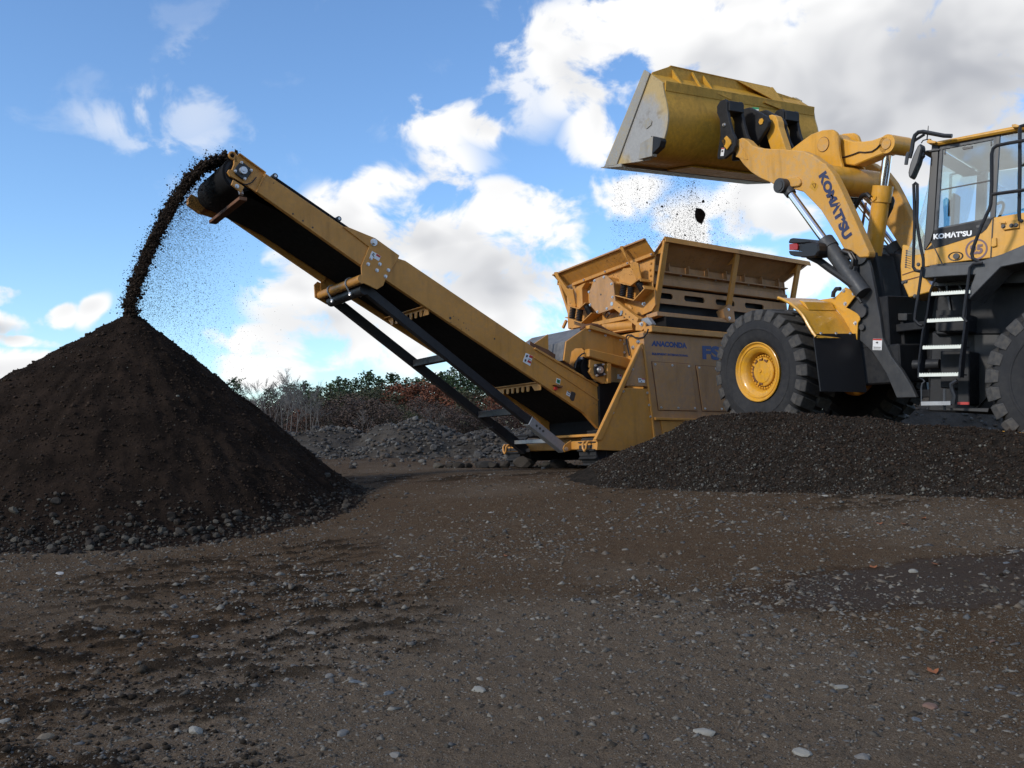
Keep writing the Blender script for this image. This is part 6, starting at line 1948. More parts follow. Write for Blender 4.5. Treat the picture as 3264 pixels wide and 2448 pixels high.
def rocks_on(parent, name, meshes, pos, size, seed):
    r_ = np.random.default_rng(seed)
    for p, s in zip(pos, size):
        o = bpy.data.objects.new(name, meshes[r_.integers(0, len(meshes))])
        k_ = s * r_.uniform(.85, 1.15)
        link(o, parent, T(tuple(p)) @ rand_rot(r_) @ Matrix.Diagonal((k_, k_, k_, 1)))


def sample(n, x0, x1, y0, y1, accept, seed):
    r_ = np.random.default_rng(seed)
    out = np.zeros((0, 2))
    while len(out) < n:
        q = np.stack([r_.uniform(x0, x1, n * 3), r_.uniform(y0, y1, n * 3)], -1)
        out = np.concatenate([out, q[r_.uniform(0, 1, len(q)) < accept(q[:, 0], q[:, 1])]])
    return out[:n]


# stones along the toe of the soil pile
def toe_w(x, y):
    t = pile_h(x, y) - ground_base(x, y)
    left = .35 + .65 * sstep(-1.2, -5.0, x)
    return np.where((t > -.03) & (t < .5), 1.0, 0.0) * np.exp(-np.clip(t - .10, 0, None) / (.10 * left + .03)) * sstep(-.03, .05, t) * (y < 11.8) * left


q = sample(7000, -9.2, -1.0, 7.2, 11.8, toe_w, 61)
hz = np.maximum(pile_h(q[:, 0], q[:, 1]), ground_h(q[:, 0], q[:, 1]))
r_ = np.random.default_rng(62)
sz = np.exp(r_.normal(math.log(.0145), .5, len(q))).clip(.005, .055)
order = np.argsort(-sz / np.hypot(q[:, 0], q[:, 1]))
pos = np.stack([q[:, 0], q[:, 1], hz + sz * .25], -1)
big, small = order[:300], order[300:]
rocks_on(soil_pile, 'rock', ROCKS, pos[big], sz[big], 63)
tag(scatter_mesh('toe_gravel', pos[small], sz[small], mat_stones('toe_stones', [(0.038, 0.032, 0.027), (0.055, 0.049, 0.041), (0.026, 0.022, 0.018), (0.075, 0.067, 0.055), (0.024, 0.020, 0.017), (0.042, 0.035, 0.029)]), soil_pile, seed=64), kind='stuff')
# specks and clods on the flank
q = sample(16000, -9.0, -1.2, 7.6, 12.6, lambda x, y: (pile_h(x, y) - ground_base(x, y) > .15) * (y < 12.2) * 1.0, 65)
sz = np.exp(r_.normal(math.log(.0075), .5, len(q))).clip(.004, .026)
pos = np.stack([q[:, 0], q[:, 1], pile_h(q[:, 0], q[:, 1]) + sz * .15], -1)
pale = r_.uniform(0, 1, len(q)) < .035
tag(scatter_mesh('flank_pebbles', pos[pale], sz[pale], 'pebbles', soil_pile, seed=66), kind='stuff')
tag(scatter_mesh('flank_clods', pos[~pale], sz[~pale] * 1.2, 'clod', soil_pile, shapes=GRIT, seed=67), kind='stuff')
# clods along the left crest
t = r_.uniform(.05, 1, 150) ** .8
cx_, cy2 = PILE.x - t * 4.4 + r_.normal(0, .05, 150), PILE.y - t * .35 + r_.normal(0, .22, 150)
sz = np.exp(r_.normal(math.log(.024), .5, 150)).clip(.012, .075)
tag(scatter_mesh('crest_clods', np.stack([cx_, cy2, pile_h(cx_, cy2) + sz * .3], -1), sz, 'clod', soil_pile, seed=68), kind='stuff')

# pebbles all over the dark gravel heap
def gw(x, y):
    h = gravel_h(x, y) - ground_base(x, y)
    return (h > -.02) * (.45 + .55 * sstep(.6, .05, h))


q = sample(46000, 1.0, 8.0, 6.3, 12.6, gw, 71)
h = np.maximum(gravel_h(q[:, 0], q[:, 1]), ground_h(q[:, 0], q[:, 1]))
sz = np.exp(r_.normal(math.log(.0095), .38, len(q))).clip(.005, .028)
hh = gravel_h(q[:, 0], q[:, 1]) - ground_base(q[:, 0], q[:, 1])
pale = r_.uniform(0, 1, len(q)) < .16 + .30 * sstep(.35, .0, hh)
pos = np.stack([q[:, 0], q[:, 1], h + sz * .2], -1)
tag(scatter_mesh('pale_pebbles', pos[pale], sz[pale] * .95, 'pebbles', gravel_heap, shapes=GRIT, seed=72), kind='stuff')
tag(scatter_mesh('dark_pebbles', pos[~pale], sz[~pale] * 1.15, 'clod', gravel_heap, shapes=GRIT, seed=73), kind='stuff')

# rubble heap behind
for hp_, hf, x0, x1, y0, y1, n, sd in ((rubble_heap, rubble_a_h, -8.5, 5.0, 21.0, 26.5, 6500, 81), (rubble_far, rubble_b_h, 5.0, 15.0, 18.5, 22.5, 1800, 85)):
    def rw(x, y):
        t_ = hf(x, y) - ground_base(x, y)
        return (t_ > -.05) * (.25 + .75 * sstep(.45, .62, fbm(x, y, .55, 3, 333)))
    q = sample(n, x0, x1, y0, y1, rw, sd)
    hz = np.maximum(hf(q[:, 0], q[:, 1]), ground_h(q[:, 0], q[:, 1]))
    sz = np.exp(r_.normal(math.log(.045), .42, len(q))).clip(.02, .12)
    pos = np.stack([q[:, 0], q[:, 1], hz + sz * .3], -1)
    order = np.argsort(-sz)
    k_ = 300 if hp_ is rubble_heap else 40
    rocks_on(hp_, 'rock', GREYS, pos[order[:k_]], sz[order[:k_]], sd + 1)
    tag(scatter_mesh('small_rubble', pos[order[k_:]], sz[order[k_:]], 'rubble_stone', hp_, seed=sd + 2), kind='stuff')

# stray stones on the ground before the rubble
q = sample(900, -7.5, 2.0, 14.5, 23.0, lambda x, y: (pile_h(x, y) < ground_base(x, y) + .03) * np.exp(-(23.0 - y) / 4.0), 87)
sz = np.exp(r_.normal(math.log(.030), .5, len(q))).clip(.012, .10)
tag(scatter_mesh('stray_rubble', np.stack([q[:, 0], q[:, 1], ground_h(q[:, 0], q[:, 1]) + sz * .2], -1), sz, 'rubble_stone', rubble_heap, seed=88), kind='stuff')
# boulders in front of the screener's beam
BLD = [(-0.451,15.2,0.621),(-0.331,15.2,0.723),(-0.137,15.2,0.695),(0.178,15.2,0.667),(0.623,15.2,0.76),(0.733,15.2,0.64),(-0.859,15.2,0.575),(-1.007,15.2,0.621),(-0.711,15.2,0.64),(-1.21,15.2,0.547),(0.456,15.2,0.603),(0.955,15.2,0.547)]
BS = [.16, .14, .10, .22, .14, .15, .11, .09, .08, .09, .08, .07]
BN = ['pale angular boulder at the foot of the conveyor struts', 'dark wet boulder behind the pale angular one', 'dark lump between the pale boulder and the strut foot', 'wide dark slab of rock under the front beam', 'brown rounded boulder just below the front beam',
      'large brown boulder beside the crawler track', 'dark boulder left of the pale angular one', 'small dark rock beside the dark boulder', 'low flat rock in front of the rubble heap', 'leftmost dark rock of the row before the screener', 'small rock between the slab and the track', 'small stone at the front of the crawler track']
for i, (p, s, lb) in enumerate(zip(BLD, BS, BN)):
    me = GREYS[i % len(GREYS)] if i in (0,) else ROCKS[i % len(ROCKS)]
    o = bpy.data.objects.new('boulder', me)
    link(o, None, T((p[0], p[1], ground_base(np.array(p[0]), np.array(p[1])) + s * .30)) @ Matrix.Rotation(i * 1.7, 4, 'Z') @ Matrix.Diagonal((s * 1.25, s, s * .9, 1)))
    tag(o, lb, 'boulder')

# loose stones on the yard, the ones large enough to point at: place, half size, look
STONE_LIST = list(zip(
    [(1.484,3.465,0.03),(2.478,5.783,0.03),(1.59,3.6,0.03),(-0.139,3.819,0.03),(0.939,4.715,0.03),(0.678,3.329,0.03),(0.959,3.127,0.03),(1.146,3.102,0.03),(1.341,3.849,0.03),(1.992,5.757,0.03),(1.937,7.76,0.03),(-0.209,9.22,0.03),(0.791,6.315,0.03),(2.238,4.384,0.03),(3.069,5.818,0.03),(2.977,8.897,0.03)]
    + [(-0.595,3.321,0.02),(-1.116,3.338,0.02),(-1.608,3.266,0.02),(-0.661,3.962,0.02),(-0.497,3.795,0.02),(-1.866,3.475,0.02),(-0.791,4.071,0.02),(-1.033,4.857,0.02),(-1.627,4.826,0.02),(-1.493,6.727,0.02),(-3.27,6.78,0.02),(-3.687,8.327,0.02),(-1.118,4.219,0.02),(-0.387,3.109,0.02)],
    [.045, .06, .05, .06, .04, .055, .055, .05, .045, .04, .05, .055, .04, .035, .05, .055, .055, .058, .05, .05, .048, .045, .045, .055, .045, .055, .06, .05, .03, .045],
    ['slate', 'pale', 'red', 'pale', 'grey', 'pale', 'pale', 'grey', 'pale', 'pale', 'grey', 'pale', 'pale', 'red', 'slate', 'pale', 'grey', 'pale', 'tan', 'slate', 'slate', 'pale', 'grey', 'pale', 'slate', 'pale', 'white', 'pale', 'red', 'grey'],
    ['blue grey stone near the lower right corner of the yard', 'large pale stone just in front of the damp patch', 'reddish brown stone behind the blue grey one at lower right', 'pale flat stone right of the centre near the bottom edge', 'grey upright stone alone on the dirt, centre right', 'pale wedge of stone near the bottom edge, centre right',
     'pale stone at the bottom edge right of the centre', 'grey stone at the bottom edge, right of the pale pair', 'pale pinkish stone left of the reddish one at lower right', 'small pale stone left of the large one by the damp patch', 'grey flat stone at the left end of the damp patch', 'pale flat stone in the middle of the yard beyond the mud',
     'pale flat stone halfway between the mud and the damp patch', 'small reddish stone at the right edge of the yard', 'slate grey flat stone at the right edge beside the damp patch', 'pale stone on the dirt behind the damp patch',
     'rounded grey brown stone at the bottom, left of the centre', 'pale angular stone with a sharp corner at the bottom left of the centre', 'tan stone at the bottom left on the dark mud', 'blue grey stone above the rounded one, left of the centre', 'slate stone right of the other blue grey one, left of the centre', 'pale stone at the left edge of the picture near the bottom',
     'grey stone left of the blue grey pair', 'pale flat stone at the border of mud and gravel', 'slate stone half sunk in the dark mud', 'pale flat stone on the far side of the mud', 'white flat stone on the brown dirt below the soil pile', 'pale stone just in front of the toe of the soil pile',
     'small reddish stone left of the centre among the gravel', 'grey stone at the bottom edge, in the middle']))
SCOL = {'slate': (.085, .095, .105), 'pale': (.20, .19, .165), 'red': (.13, .075, .055), 'grey': (.125, .118, .108), 'tan': (.16, .125, .085), 'white': (.32, .31, .29)}
SM = {n_: mat_plain('stone_' + n_, c_, .85, 0, .35, 30.0) for n_, c_ in SCOL.items()}
r2 = np.random.default_rng(91)
for i, (p, s, lk_, lb) in enumerate(STONE_LIST):
    x, y = p[0], p[1]
    z = float(ground_h(np.array([x]), np.array([y]))[0])
    v, f = stone_shape(830 + i, 2, .25, .55)
    me = bpy.data.meshes.new('stone')
    me.from_pydata([tuple(q_) for q_ in v], [], [tuple(q_) for q_ in f])
    me.materials.append(SM[lk_])
    o = bpy.data.objects.new('stone', me)
    s = s * .55
    link(o, None, T((x, y, z + s * .02)) @ rand_rot(r2, .18) @ Matrix.Diagonal((s * r2.uniform(1.0, 1.4), s, s * r2.uniform(.6, 1.0), 1)))
    tag(o, lb, 'stone', 'loose stones on the yard')

# fine gravel and mud crumbs: nobody could count these
def polar(n, r0, r1, seed):
    g_ = np.random.default_rng(seed)
    r = r0 * (r1 / r0) ** g_.uniform(0, 1, n)
    a = np.radians(g_.uniform(-33, 33, n))
    return r * np.sin(a), r * np.cos(a), g_


x, y, g_ = polar(80000, 2.3, 15.0, 95)
keep = (fbm(x, y, 1.3, 3, 401) + .25 * fbm(x, y, .3, 2, 405) > .52 + .18 * g_.uniform(-1, 1, len(x)))
keep &= (pile_h(x, y) < ground_base(x, y) + .05) & (gravel_h(x, y) < ground_base(x, y))
x, y = x[keep], y[keep]
sz = np.exp(g_.normal(math.log(.0032), .62, len(x))).clip(.0015, .022) * (np.hypot(x, y) / 4.5).clip(.75, 1.6)
gravel = scatter_mesh('gravel', np.stack([x, y, ground_h(x, y) - sz * .12], -1), sz, mat_stones('yard_gravel', [(0.105, 0.095, 0.08), (0.145, 0.132, 0.112), (0.07, 0.062, 0.05), (0.11, 0.086, 0.063), (0.085, 0.083, 0.08), (0.18, 0.168, 0.146), (0.06, 0.047, 0.035), (0.088, 0.072, 0.056)]), None, shapes=GRIT, seed=96, tilt=.35)
tag(gravel, 'fine grey gravel trodden into the yard', 'gravel', kind='stuff')
x, y, g_ = polar(46000, 2.3, 13.0, 951)
keep = (fbm(x, y, .8, 3, 421) > .47 + .22 * g_.uniform(-1, 1, len(x))) & (pile_h(x, y) < ground_base(x, y) + .04) & (gravel_h(x, y) < ground_base(x, y))
x, y = x[keep], y[keep]
sz = np.exp(g_.normal(math.log(.0072), .50, len(x))).clip(.0035, .026) * (np.hypot(x, y) / 4.0).clip(.8, 1.5)
flat_ = [(v * np.array([1.2, .9, .75]), f) for v, f in GRIT]
chips = scatter_mesh('stone_chips', np.stack([x, y, ground_h(x, y) - sz * .08], -1), sz, mat_stones('yard_chips', [(0.11, 0.10, 0.086), (0.145, 0.134, 0.116), (0.075, 0.066, 0.055), (0.115, 0.092, 0.069), (0.088, 0.088, 0.088), (0.175, 0.163, 0.143), (0.06, 0.05, 0.04), (0.05, 0.04, 0.03), (0.125, 0.105, 0.085)]), None, shapes=flat_, seed=952, tilt=.3)
tag(chips, 'small flat stone chips strewn over the yard', 'stone chips', kind='stuff')
x, y, g_ = polar(16000, 2.4, 11.0, 97)
keep = mud_mask(x, y) * fbm(x, y, 3.0, 3, 411) > .30 + .15 * g_.uniform(-1, 1, len(x))
keep &= pile_h(x, y) < ground_base(x, y) + .05
x, y = x[keep], y[keep]
sz = np.exp(g_.normal(math.log(.0062), .5, len(x))).clip(.0025, .024)
crumbs = scatter_mesh('mud_crumbs', np.stack([x, y, ground_h(x, y) + sz * .25], -1), sz, mat_stones('mud_crumb', [(0.026, 0.019, 0.013), (0.018, 0.013, 0.009), (0.036, 0.027, 0.019), (0.022, 0.017, 0.012)]), None, seed=98)
tag(crumbs, 'dark crumbs of churned mud across the near ground', 'mud', kind='stuff')

# a few fallen leaves by the damp patch
lm = MB()
lm.add([(0, -.5, 0), (.28, -.2, .06), (.45, .1, .16), (.16, .18, .05), (0, .55, .12), (-.18, .15, .04), (-.42, .12, .18), (-.26, -.22, .05)], [(0, 1, 3), (1, 2, 3), (3, 4, 5), (5, 6, 7), (7, 0, 5), (0, 3, 5)])
M['leaf_orange'] = mat_plain('fallen_leaf', (.24, .075, .02), .7)
lf0 = None
for i, p in enumerate([(2.834,7.226,0.14),(2.987,7.106,0.14),(3.221,7.303,0.14),(2.296,5.97,0.14),(2.675,5.899,0.14),(2.776,9.87,0.14)] + [(1.79,4.02,0.03),(-0.04,7.059,0.03)]):
    z = float(ground_h(np.array([p[0]]), np.array([p[1]]))[0])
    mm = T((p[0], p[1], z + .004)) @ Matrix.Rotation(i * 2.1, 4, 'Z') @ Matrix.Diagonal((.075, .075, .075, 1))
    o = lm.build('fallen_leaf', 'leaf_orange', None, mm) if lf0 is None else share('fallen_leaf', lf0, None, mm)
    lf0 = lf0 or o
    tag(o, 'small orange fallen leaf curled up on the brown dirt', 'leaf', 'fallen leaves on the yard')
# yellow board by the rear wheel
yb_ = [(5.312,10.3,1.124),(5.576,10.3,1.094)]
bo = MB().bar((yb_[0][0], yb_[0][1], yb_[0][2]), (yb_[1][0] + .02, yb_[1][1] - .15, yb_[1][2]), .22, .05).build('yellow_board', 'yellow_clean', None, ID, False, .006)
tag(bo, 'flat yellow painted board lying beside the loader rear wheel', 'board')

# --- soil falling off the conveyor head
STREAM = [(4.337,4.671),(4.466,4.657),(4.593,4.607),(4.718,4.526),(4.84,4.385),(4.976,4.188),(5.095,3.965),(5.196,3.747),(5.29,3.533),(5.382,3.306),(5.458,3.083),(5.527,2.878),(5.574,2.677),(5.551,2.513)]
SP = np.array(STREAM)
seg = np.concatenate([[0], np.cumsum(np.hypot(*np.diff(SP, axis=0).T))])


def stream_pos(n, g_, spread, yw, u=None):
    t_ = g_.uniform(0, seg[-1], n) if u is None else u * seg[-1]
    px_ = np.interp(t_, seg, SP[:, 0]) + g_.normal(0, spread, n)
    pz_ = np.interp(t_, seg, SP[:, 1]) + g_.normal(0, spread, n)
    py_ = g_.normal(0, yw, n)
    return np.stack([px_, py_, pz_], -1)


def to_world(fr, p):
    A = np.array(fr)
    return p @ A[:3, :3].T + A[:3, 3]


g_ = np.random.default_rng(131)
pc = stream_pos(15000, g_, .029, .085)
sz = np.exp(g_.normal(math.log(.0105), .5, len(pc))).clip(.004, .042)
pe = stream_pos(5000, g_, .065, .13)
se_ = np.exp(g_.normal(math.log(.006), .45, len(pe))).clip(.003, .018)
# lumps riding over the drum
pd = stream_pos(500, g_, .02, .16, g_.uniform(0, .2, 500))
sd_ = np.full(500, .03)
fall = scatter_mesh('falling_soil', to_world(SC, np.concatenate([pc, pe, pd])), np.concatenate([sz, se_, sd_]), 'clod', None, shapes=GRIT, seed=132, tilt=1.5)
tag(fall, 'stream of dark soil pouring off the conveyor head onto the pile', 'falling soil', kind='stuff')
# fine spray trailing behind the stream, under the head
n = 36000
u = g_.uniform(.25, 1, n)
back = np.abs(g_.normal(0, .62, n)) * (.25 + .75 * u)
p = stream_pos(n, g_, .04, .16, u)
p[:, 0] -= back
p[:, 2] -= back * g_.uniform(-.2, .75, n)
w = to_world(SC, p)
ok = w[:, 2] > pile_h(w[:, 0], w[:, 1])
spray = scatter_mesh('soil_spray', w[ok], np.exp(g_.normal(math.log(.0026), .40, n)).clip(.0013, .008)[ok], 'clod', None, shapes=GRIT, seed=133, tilt=1.5)
tag(spray, 'thin spray of fine soil drifting below the conveyor head', 'soil spray', kind='stuff')
# belt load near the head
pl_ = stream_pos(10, g_, 0, 0)
m_ = []
for i in range(900):
    d = g_.uniform(-.05, 1.6)
    c = HC + HN * .225 + HU * d
    m_.append((c.x, g_.normal(0, .16), c.z))
load = scatter_mesh('belt_soil', to_world(SC, np.array(m_)), np.full(900, .026), 'clod', None, seed=134, tilt=1.5)
tag(load, 'dark soil riding on the belt at the conveyor head', 'soil', kind='stuff')

# --- soil dropping from the tipped bucket
n = 22000
lanes = np.array([1.35, 1.0, .62, .35, .12, -.15, -.3])
ly = np.where(g_.uniform(0, 1, n) < .60, lanes[g_.integers(0, 7, n)] + g_.normal(0, .028, n), g_.normal(-.05, .55, n)).clip(-1.3, 1.5)
dz = g_.uniform(0, 1, n) ** .8
px_ = 2.86 + g_.normal(0, .06, n) * (1 + 3 * dz)
pz_ = 4.42 - dz * (1.55 + .2 * ly)
ly = ly + g_.normal(0, .10, n) * dz
w = to_world(LF, np.stack([px_, ly, pz_], -1))
sz = np.exp(g_.normal(math.log(.0029), .5, n)).clip(.0014, .015)
drop = scatter_mesh('dropping_soil', w, sz, 'clod', None, shapes=GRIT, seed=135, tilt=1.5)
tag(drop, 'loose dark soil dropping from the bucket lip into the hopper', 'falling soil', kind='stuff')
cl = [(2.86,-0.367,3.75),(2.86,-0.477,4.023),(2.86,0.465,3.867),(2.86,0.782,3.911),(2.86,0.134,3.756),(2.86,-0.016,3.397),(2.86,-0.834,3.984),(2.86,0.974,4.124),(2.86,-0.156,4.275)]
cs = [.14, .026, .022, .018, .016, .02, .014, .012, .012]
CL = ['large dark clod of soil in mid air below the bucket'] + ['small clod of soil in mid air below the bucket'] * 8
cm = stone_meshes('clod', 'clod', 3, 640, .9)
for i, (p, s, lb) in enumerate(zip(cl, cs, CL)):
    o = bpy.data.objects.new('falling_clod', cm[i % 3])
    link(o, None, LF @ T(p) @ Matrix.Rotation(.6 + i, 4, 'Y') @ Matrix.Diagonal((s * 1.05, s, s * 1.1, 1)))
    tag(o, lb, 'clod', None if i == 0 else 'small clods falling from the bucket')
# crumbs spilling over the hopper wing
sp = [(1.826,16,4.378),(1.899,16,4.401),(1.57,16,4.278),(0.856,16,3.206)]

# ---------------------------------------------------------------- trees beyond the yard
M['bark'] = mat_plain('tree_bark', (.055, .045, .036), .9, 0, .3, 6)
M['bark_grey'] = mat_plain('grey_birch_bark', (.10, .092, .085), .85, 0, .3, 5)
M['pine_leaf'] = mat_leaf('pine_needles', [(.014, .028, .015), (.027, .049, .021), (.043, .072, .029), (.062, .090, .038)])
M['oak_leaf'] = mat_leaf('rust_oak_leaves', [(.085, .030, .018), (.140, .048, .025), (.180, .068, .034), (.095, .045, .030)])
M['brown_leaf'] = mat_leaf('dry_brown_leaves', [(.048, .034, .028), (.072, .050, .039), (.092, .062, .047), (.060, .044, .039)])
M['olive_leaf'] = mat_leaf('dull_olive_leaves', [(.030, .036, .019), (.050, .054, .028), (.070, .070, .037), (.044, .042, .028)])


def quads(c, size, asp, g_, flat=0.0):
    """leaf quads with random orientation at centres c"""
    n = len(c)
    d = g_.normal(size=(n, 3))
    d[:, 2] *= 1 - flat
    d /= np.linalg.norm(d, axis=1)[:, None]
    e = np.cross(d, g_.normal(size=(n, 3)))
    e /= np.linalg.norm(e, axis=1)[:, None]
    a = d * (size * .5)[:, None]
    b = e * (size * .5 * asp)[:, None]
    V = np.stack([c - a - b * .3, c - a * .1 - b, c + a, c - a * .1 + b], 1).reshape(-1, 3)
    return V, np.arange(4 * n).reshape(n, 4)


def limb_mesh(name, segs, mat):
    m = MB()
    for p, q, r0, r1 in segs:
        m.cyl(p, q, r0, r1, n=5, cap=False)
    me = bpy.data.meshes.new(name)
    me.from_pydata(m.v, [], m.f)
    me.materials.append(M[mat])
    return me


def leaf_mesh(name, V, Fc, mat):
    me = bpy.data.meshes.new(name)
    me.from_pydata(V.tolist(), [], Fc.tolist())
    me.materials.append(M[mat])
    return me


def gen_pine(seed):
    g_ = np.random.default_rng(seed)
    segs = [((0, 0, 0), (0, 0, 1.0), .022, .004)]
    C, S = [], []
    z = .12
    while z < .99:
        L = (.34 * min(1, (1 - z) * 1.6) ** .8 + .03) * g_.uniform(.55, 1.25)
        for k_ in range(5):
            if g_.uniform() < .12:
                continue
            a = g_.uniform(0, 2 * PI)
            l_ = L * g_.uniform(.6, 1.15)
            d = np.array([math.cos(a), math.sin(a), g_.uniform(.05, .35)])
            segs.append(((0, 0, z), tuple(np.array([0, 0, z]) + d * l_), .006, .002))
            nn = int(30 * l_ / .25) + 10
            t_ = g_.uniform(.25, 1.05, nn)
            p = np.array([0, 0, z]) + d * l_ * t_[:, None] + g_.normal(0, .034, (nn, 3)) * np.array([1, 1, .55])
            C.append(p)
            S.append(g_.uniform(.028, .062, nn))
        z += g_.uniform(.04, .075)
    C.append(np.array([0, 0, 1.0]) + g_.normal(0, .012, (14, 3)))
    S.append(np.full(14, .045))
    C, S = np.concatenate(C), np.concatenate(S)
    V, Fc = quads(C, S, .42, g_)
    return limb_mesh('pine_trunk', segs, 'bark'), leaf_mesh('pine_crown', V, Fc, 'pine_leaf')


def gen_broad(seed, mat, low=.28, wide=.33, dens=1.0):
    g_ = np.random.default_rng(seed)
    segs = [((0, 0, 0), (.01, 0, .45), .018, .012)]
    C, S = [], []
    for k_ in range(64):
        a, u = g_.uniform(0, 2 * PI), g_.uniform(0, 1)
        z = low + (1 - low) * u
        rmax = wide * math.sin(PI * min(.97, .12 + .83 * u)) ** .7
        r = rmax * math.sqrt(g_.uniform(.1, 1))
        c = np.array([r * math.cos(a), r * math.sin(a), z * .95])
        segs.append(((0.01, 0, max(.12, z - .3)), tuple(c), .006, .0015))
        nn = int(46 * dens)
        C.append(c + g_.normal(0, .042, (nn, 3)))
        S.append(g_.uniform(.018, .038, nn))
    C, S = np.concatenate(C), np.concatenate(S)
    V, Fc = quads(C, S, .8, g_)
    return limb_mesh('broadleaf_trunk', segs, 'bark'), leaf_mesh('broadleaf_crown', V, Fc, mat)


def gen_bare(seed, stems=1, mat='bark_grey'):
    g_ = np.random.default_rng(seed)
    trunk, tw = [], []

    def grow(p, d, l, r, lev):
        n = 3
        for i in range(n):
            q = p + d * l / n
            (trunk if lev == 0 else tw).append((tuple(p), tuple(q), r * (1 - .25 * i / n), r * (1 - .25 * (i + 1) / n)))
            p = q
            d = d + g_.normal(0, .07, 3)
            d /= np.linalg.norm(d)
            if lev < 4 and (i > 0 or lev > 0):
                for _ in range(2 if lev < 3 else 3):
                    dd = d + g_.normal(0, .42, 3)
                    dd[2] = abs(dd[2]) * .6 + .35
                    dd /= np.linalg.norm(dd)
                    if len(tw) < 1500:
                        grow(p, dd, l * g_.uniform(.42, .62), max(.0012, r * .44), lev + 1)
    for s in range(stems):
        d = np.array([g_.normal(0, .14 * (stems > 1) + .03), g_.normal(0, .14 * (stems > 1) + .03), 1.0])
        d /= np.linalg.norm(d)
        grow(np.array([g_.normal(0, .02), g_.normal(0, .02), 0]), d, g_.uniform(.6, .75), .0075 / stems ** .25, 0)
    zmax = max(q[2] for _, q, _, _ in tw)
    sc_ = 1 / zmax
    f = lambda L: [tuple([tuple(c * sc_ for c in a), tuple(c * sc_ for c in b), r0, r1]) for a, b, r0, r1 in L]
    return limb_mesh('bare_trunk', f(trunk), mat), limb_mesh('bare_crown', f(tw), mat)


KINDS = {
    'pine': [gen_pine(700 + i) for i in range(4)],
    'oak': [gen_broad(720 + i, 'oak_leaf', .25, .34) for i in range(3)],
    'brown': [gen_broad(740 + i, 'brown_leaf', .08, .40, .8) for i in range(3)],
    'olive': [gen_broad(760 + i, 'olive_leaf', .10, .38) for i in range(3)],
    'bare': [gen_bare(780 + i, 1) for i in range(2)] + [gen_bare(790 + i, 3) for i in range(2)],
}
INFO = {
    'pine': ('pine_tree', 'dark green pine rising out of the treeline behind the rubble', 'pine tree', 'pines in the treeline'),
    'oak': ('oak_tree', 'rust red autumn tree in the line behind the conveyor', 'tree', 'rust red trees in the treeline'),
    'brown': ('scrub_tree', 'low brown leafy scrub tree in the belt of scrub beyond the yard', 'scrub tree', 'brown scrub below the treeline'),
    'olive': ('olive_scrub', 'dull green bushy scrub tree in front of the pines', 'scrub tree', 'green scrub below the pines'),
    'bare': ('bare_tree', 'leafless grey tree with thin upright stems behind the soil pile', 'bare tree', 'bare grey trees beside the soil pile'),
}
TREES = []
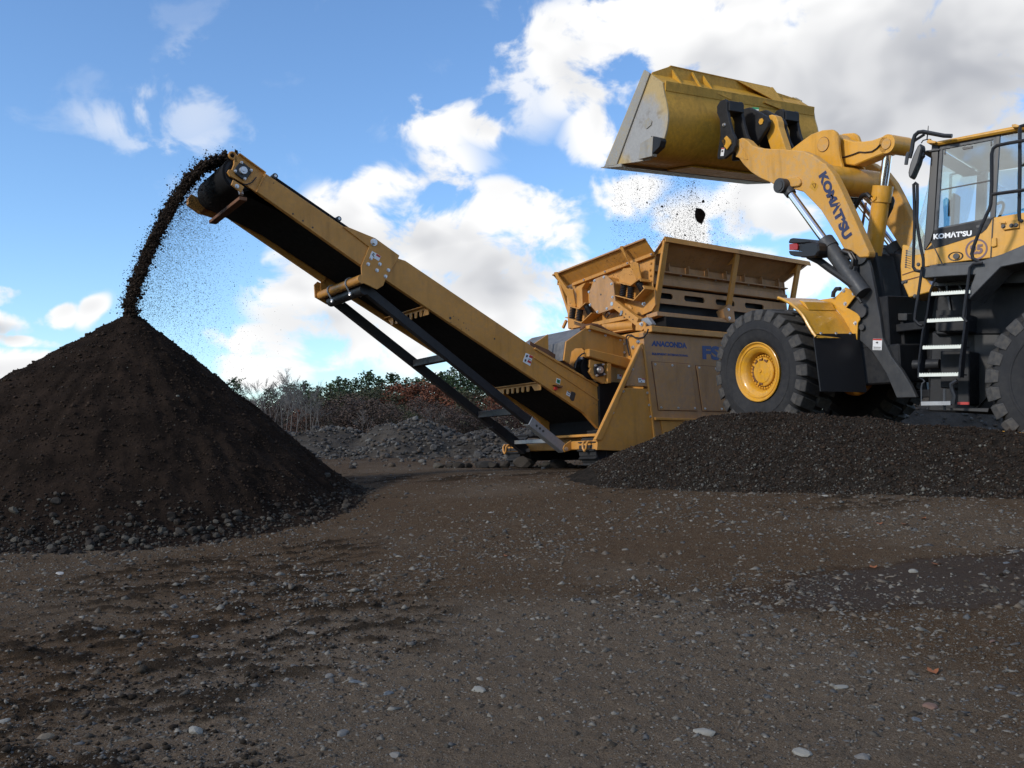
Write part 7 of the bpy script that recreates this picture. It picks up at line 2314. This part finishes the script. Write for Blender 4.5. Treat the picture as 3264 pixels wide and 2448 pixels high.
# (kind, metres to the right of the camera, distance, height)
TOPS = [
    ('pine', -26.37, 88, 5.91), ('pine', -20.10, 90, 5.73), ('pine', -21.97, 92, 5.53), ('pine', -18.07, 86, 5.10), ('pine', -15.28, 78, 4.87), ('pine', -14.97, 80, 5.54), ('pine', -15.10, 84, 5.56), ('pine', -13.80, 82, 5.61),
    ('pine', -12.97, 84, 6.27), ('pine', -12.64, 88, 6.06), ('pine', -11.74, 90, 6.43), ('pine', -10.44, 92, 6.21), ('pine', -9.65, 94, 6.27), ('pine', -8.70, 92, 6.31), ('pine', -6.47, 84, 6.13), ('pine', -5.22, 80, 6.35), ('pine', -4.35, 78, 5.79), ('pine', -3.78, 80, 5.49), ('pine', -2.96, 86, 6.14), ('pine', -1.55, 88, 6.03),
    ('pine', -24.78, 95, 5.30), ('pine', -29.28, 92, 5.72), 
    ('oak', -9.25, 74, 4.62), ('oak', -8.08, 72, 4.61), ('oak', -6.98, 72, 4.66), ('oak', -5.77, 70, 4.36), ('oak', -4.90, 70, 4.08), ('oak', -3.72, 68, 3.48), ('oak', -2.65, 70, 3.65), ('oak', -1.51, 72, 3.64), ('oak', -0.30, 74, 3.90), ('oak', -14.12, 62, 2.33), ('oak', -10.45, 76, 4.12), ('oak', 1.17, 72, 3.69),
    ('olive', -13.55, 68, 3.75), ('olive', -13.10, 70, 4.08), ('olive', -13.23, 64, 2.92), ('olive', -10.50, 68, 4.26), ('olive', -9.86, 70, 4.17), ('olive', -11.64, 70, 3.96), ('olive', -7.14, 60, 2.58), ('olive', -6.09, 56, 2.07), ('olive', -3.28, 66, 3.88),
    ('brown', -11.40, 58, 2.32), ('brown', -10.89, 60, 3.08), ('brown', -10.51, 62, 3.31), ('brown', -9.15, 58, 2.90), ('brown', -8.37, 58, 2.81), ('brown', -7.32, 56, 2.45), ('brown', -5.13, 58, 2.81), ('brown', -4.20, 56, 2.45), ('brown', -3.57, 58, 2.41), ('brown', -2.68, 60, 2.37), ('brown', -1.41, 58, 2.22), ('brown', -6.12, 62, 3.16),
    ('brown', -13.22, 60, 2.37), ('brown', -16.32, 66, 2.77), ('brown', -18.49, 70, 3.01), ('brown', -20.24, 72, 3.33), ('brown', -22.39, 76, 3.81), ('brown', -24.56, 78, 4.08), ('brown', -0.24, 60, 2.37), ('brown', 1.18, 60, 2.37), ('brown', -17.30, 74, 3.52), ('brown', -19.82, 78, 3.81), ('brown', -15.01, 72, 3.57),
    ('brown', -26.14, 78, 4.73), ('brown', -27.52, 76, 5.01), ('brown', -30.62, 78, 4.95), ('brown', -31.55, 74, 4.90), ('brown', -35.23, 76, 4.76), ('brown', -37.55, 74, 4.77), ('brown', -42.74, 78, 3.89), ('brown', -44.98, 76, 4.76), ('brown', 3.46, 80, 4.57), ('brown', 6.01, 78, 4.73), ('brown', 9.41, 80, 4.57),
    ('bare', -15.35, 62, 5.20), ('bare', -16.70, 60, 4.32), ('bare', -16.42, 62, 4.52), ('bare', -12.42, 58, 4.37), ('bare', -13.58, 60, 4.20), ('bare', -15.17, 56, 3.92), ('bare', -13.90, 54, 3.75), ('bare', -13.38, 56, 4.06), ('bare', -11.60, 50, 3.10), ('bare', -11.37, 52, 3.37), ('bare', -18.42, 64, 4.33), ('bare', -12.77, 52, 3.29), ('bare', -20.11, 66, 3.88), ('bare', -16.77, 66, 4.89),
    ('bare', -7.65, 48, 2.03), ('bare', -3.92, 50, 2.09), ('bare', -11.16, 54, 3.30), ('bare', -32.92, 60, 4.70), ('bare', -35.02, 62, 5.26), ('bare', -34.53, 64, 3.89),
]
g_ = np.random.default_rng(900)
ORD = ['first', 'second', 'third', 'fourth', 'fifth', 'sixth', 'seventh', 'eighth', 'ninth', 'tenth', 'eleventh', 'twelfth', 'thirteenth', 'fourteenth', 'fifteenth', 'sixteenth', 'seventeenth', 'eighteenth', 'nineteenth', 'twentieth', 'twenty-first', 'twenty-second', 'twenty-third']
RANK = {}
for kd in ('pine', 'oak', 'bare', 'olive'):
    for n_, t_ in enumerate(sorted([t_ for t_ in TOPS if t_[0] == kd], key=lambda t_: t_[1] / t_[2])):
        RANK[t_] = ORD[n_]
WORDS = {'pine': '%s pine counted along the treeline from the soil pile towards the conveyor', 'oak': '%s rust red autumn tree counted from the soil pile towards the screener', 'bare': '%s leafless grey tree counted from the picture edge past the soil pile', 'olive': '%s dull green scrub tree counted from the soil pile towards the screener'}
for i, (kind, x, dist, h) in enumerate(TOPS):
    z0 = .45
    nm, lb, ct, gp = INFO[kind]
    v = KINDS[kind][i % len(KINDS[kind])]
    if kind in WORDS:
        lb = WORDS[kind] % RANK[(kind, x, dist, h)]
    root = empty(nm, (x, dist, z0), lb, ct, gp)
    w = {'pine': 1.25, 'oak': 1.35, 'brown': 1.6, 'olive': 1.35, 'bare': 1.0}[kind] * h * g_.uniform(.85, 1.15)
    if kind == 'bare':
        w = h
    mm = T((x, dist, z0)) @ Matrix.Rotation(g_.uniform(0, 2 * PI), 4, 'Z') @ Matrix.Diagonal((w, w, h, 1))
    for part, me in zip(('trunk', 'crown'), v):
        link(bpy.data.objects.new(part, me), root, mm)
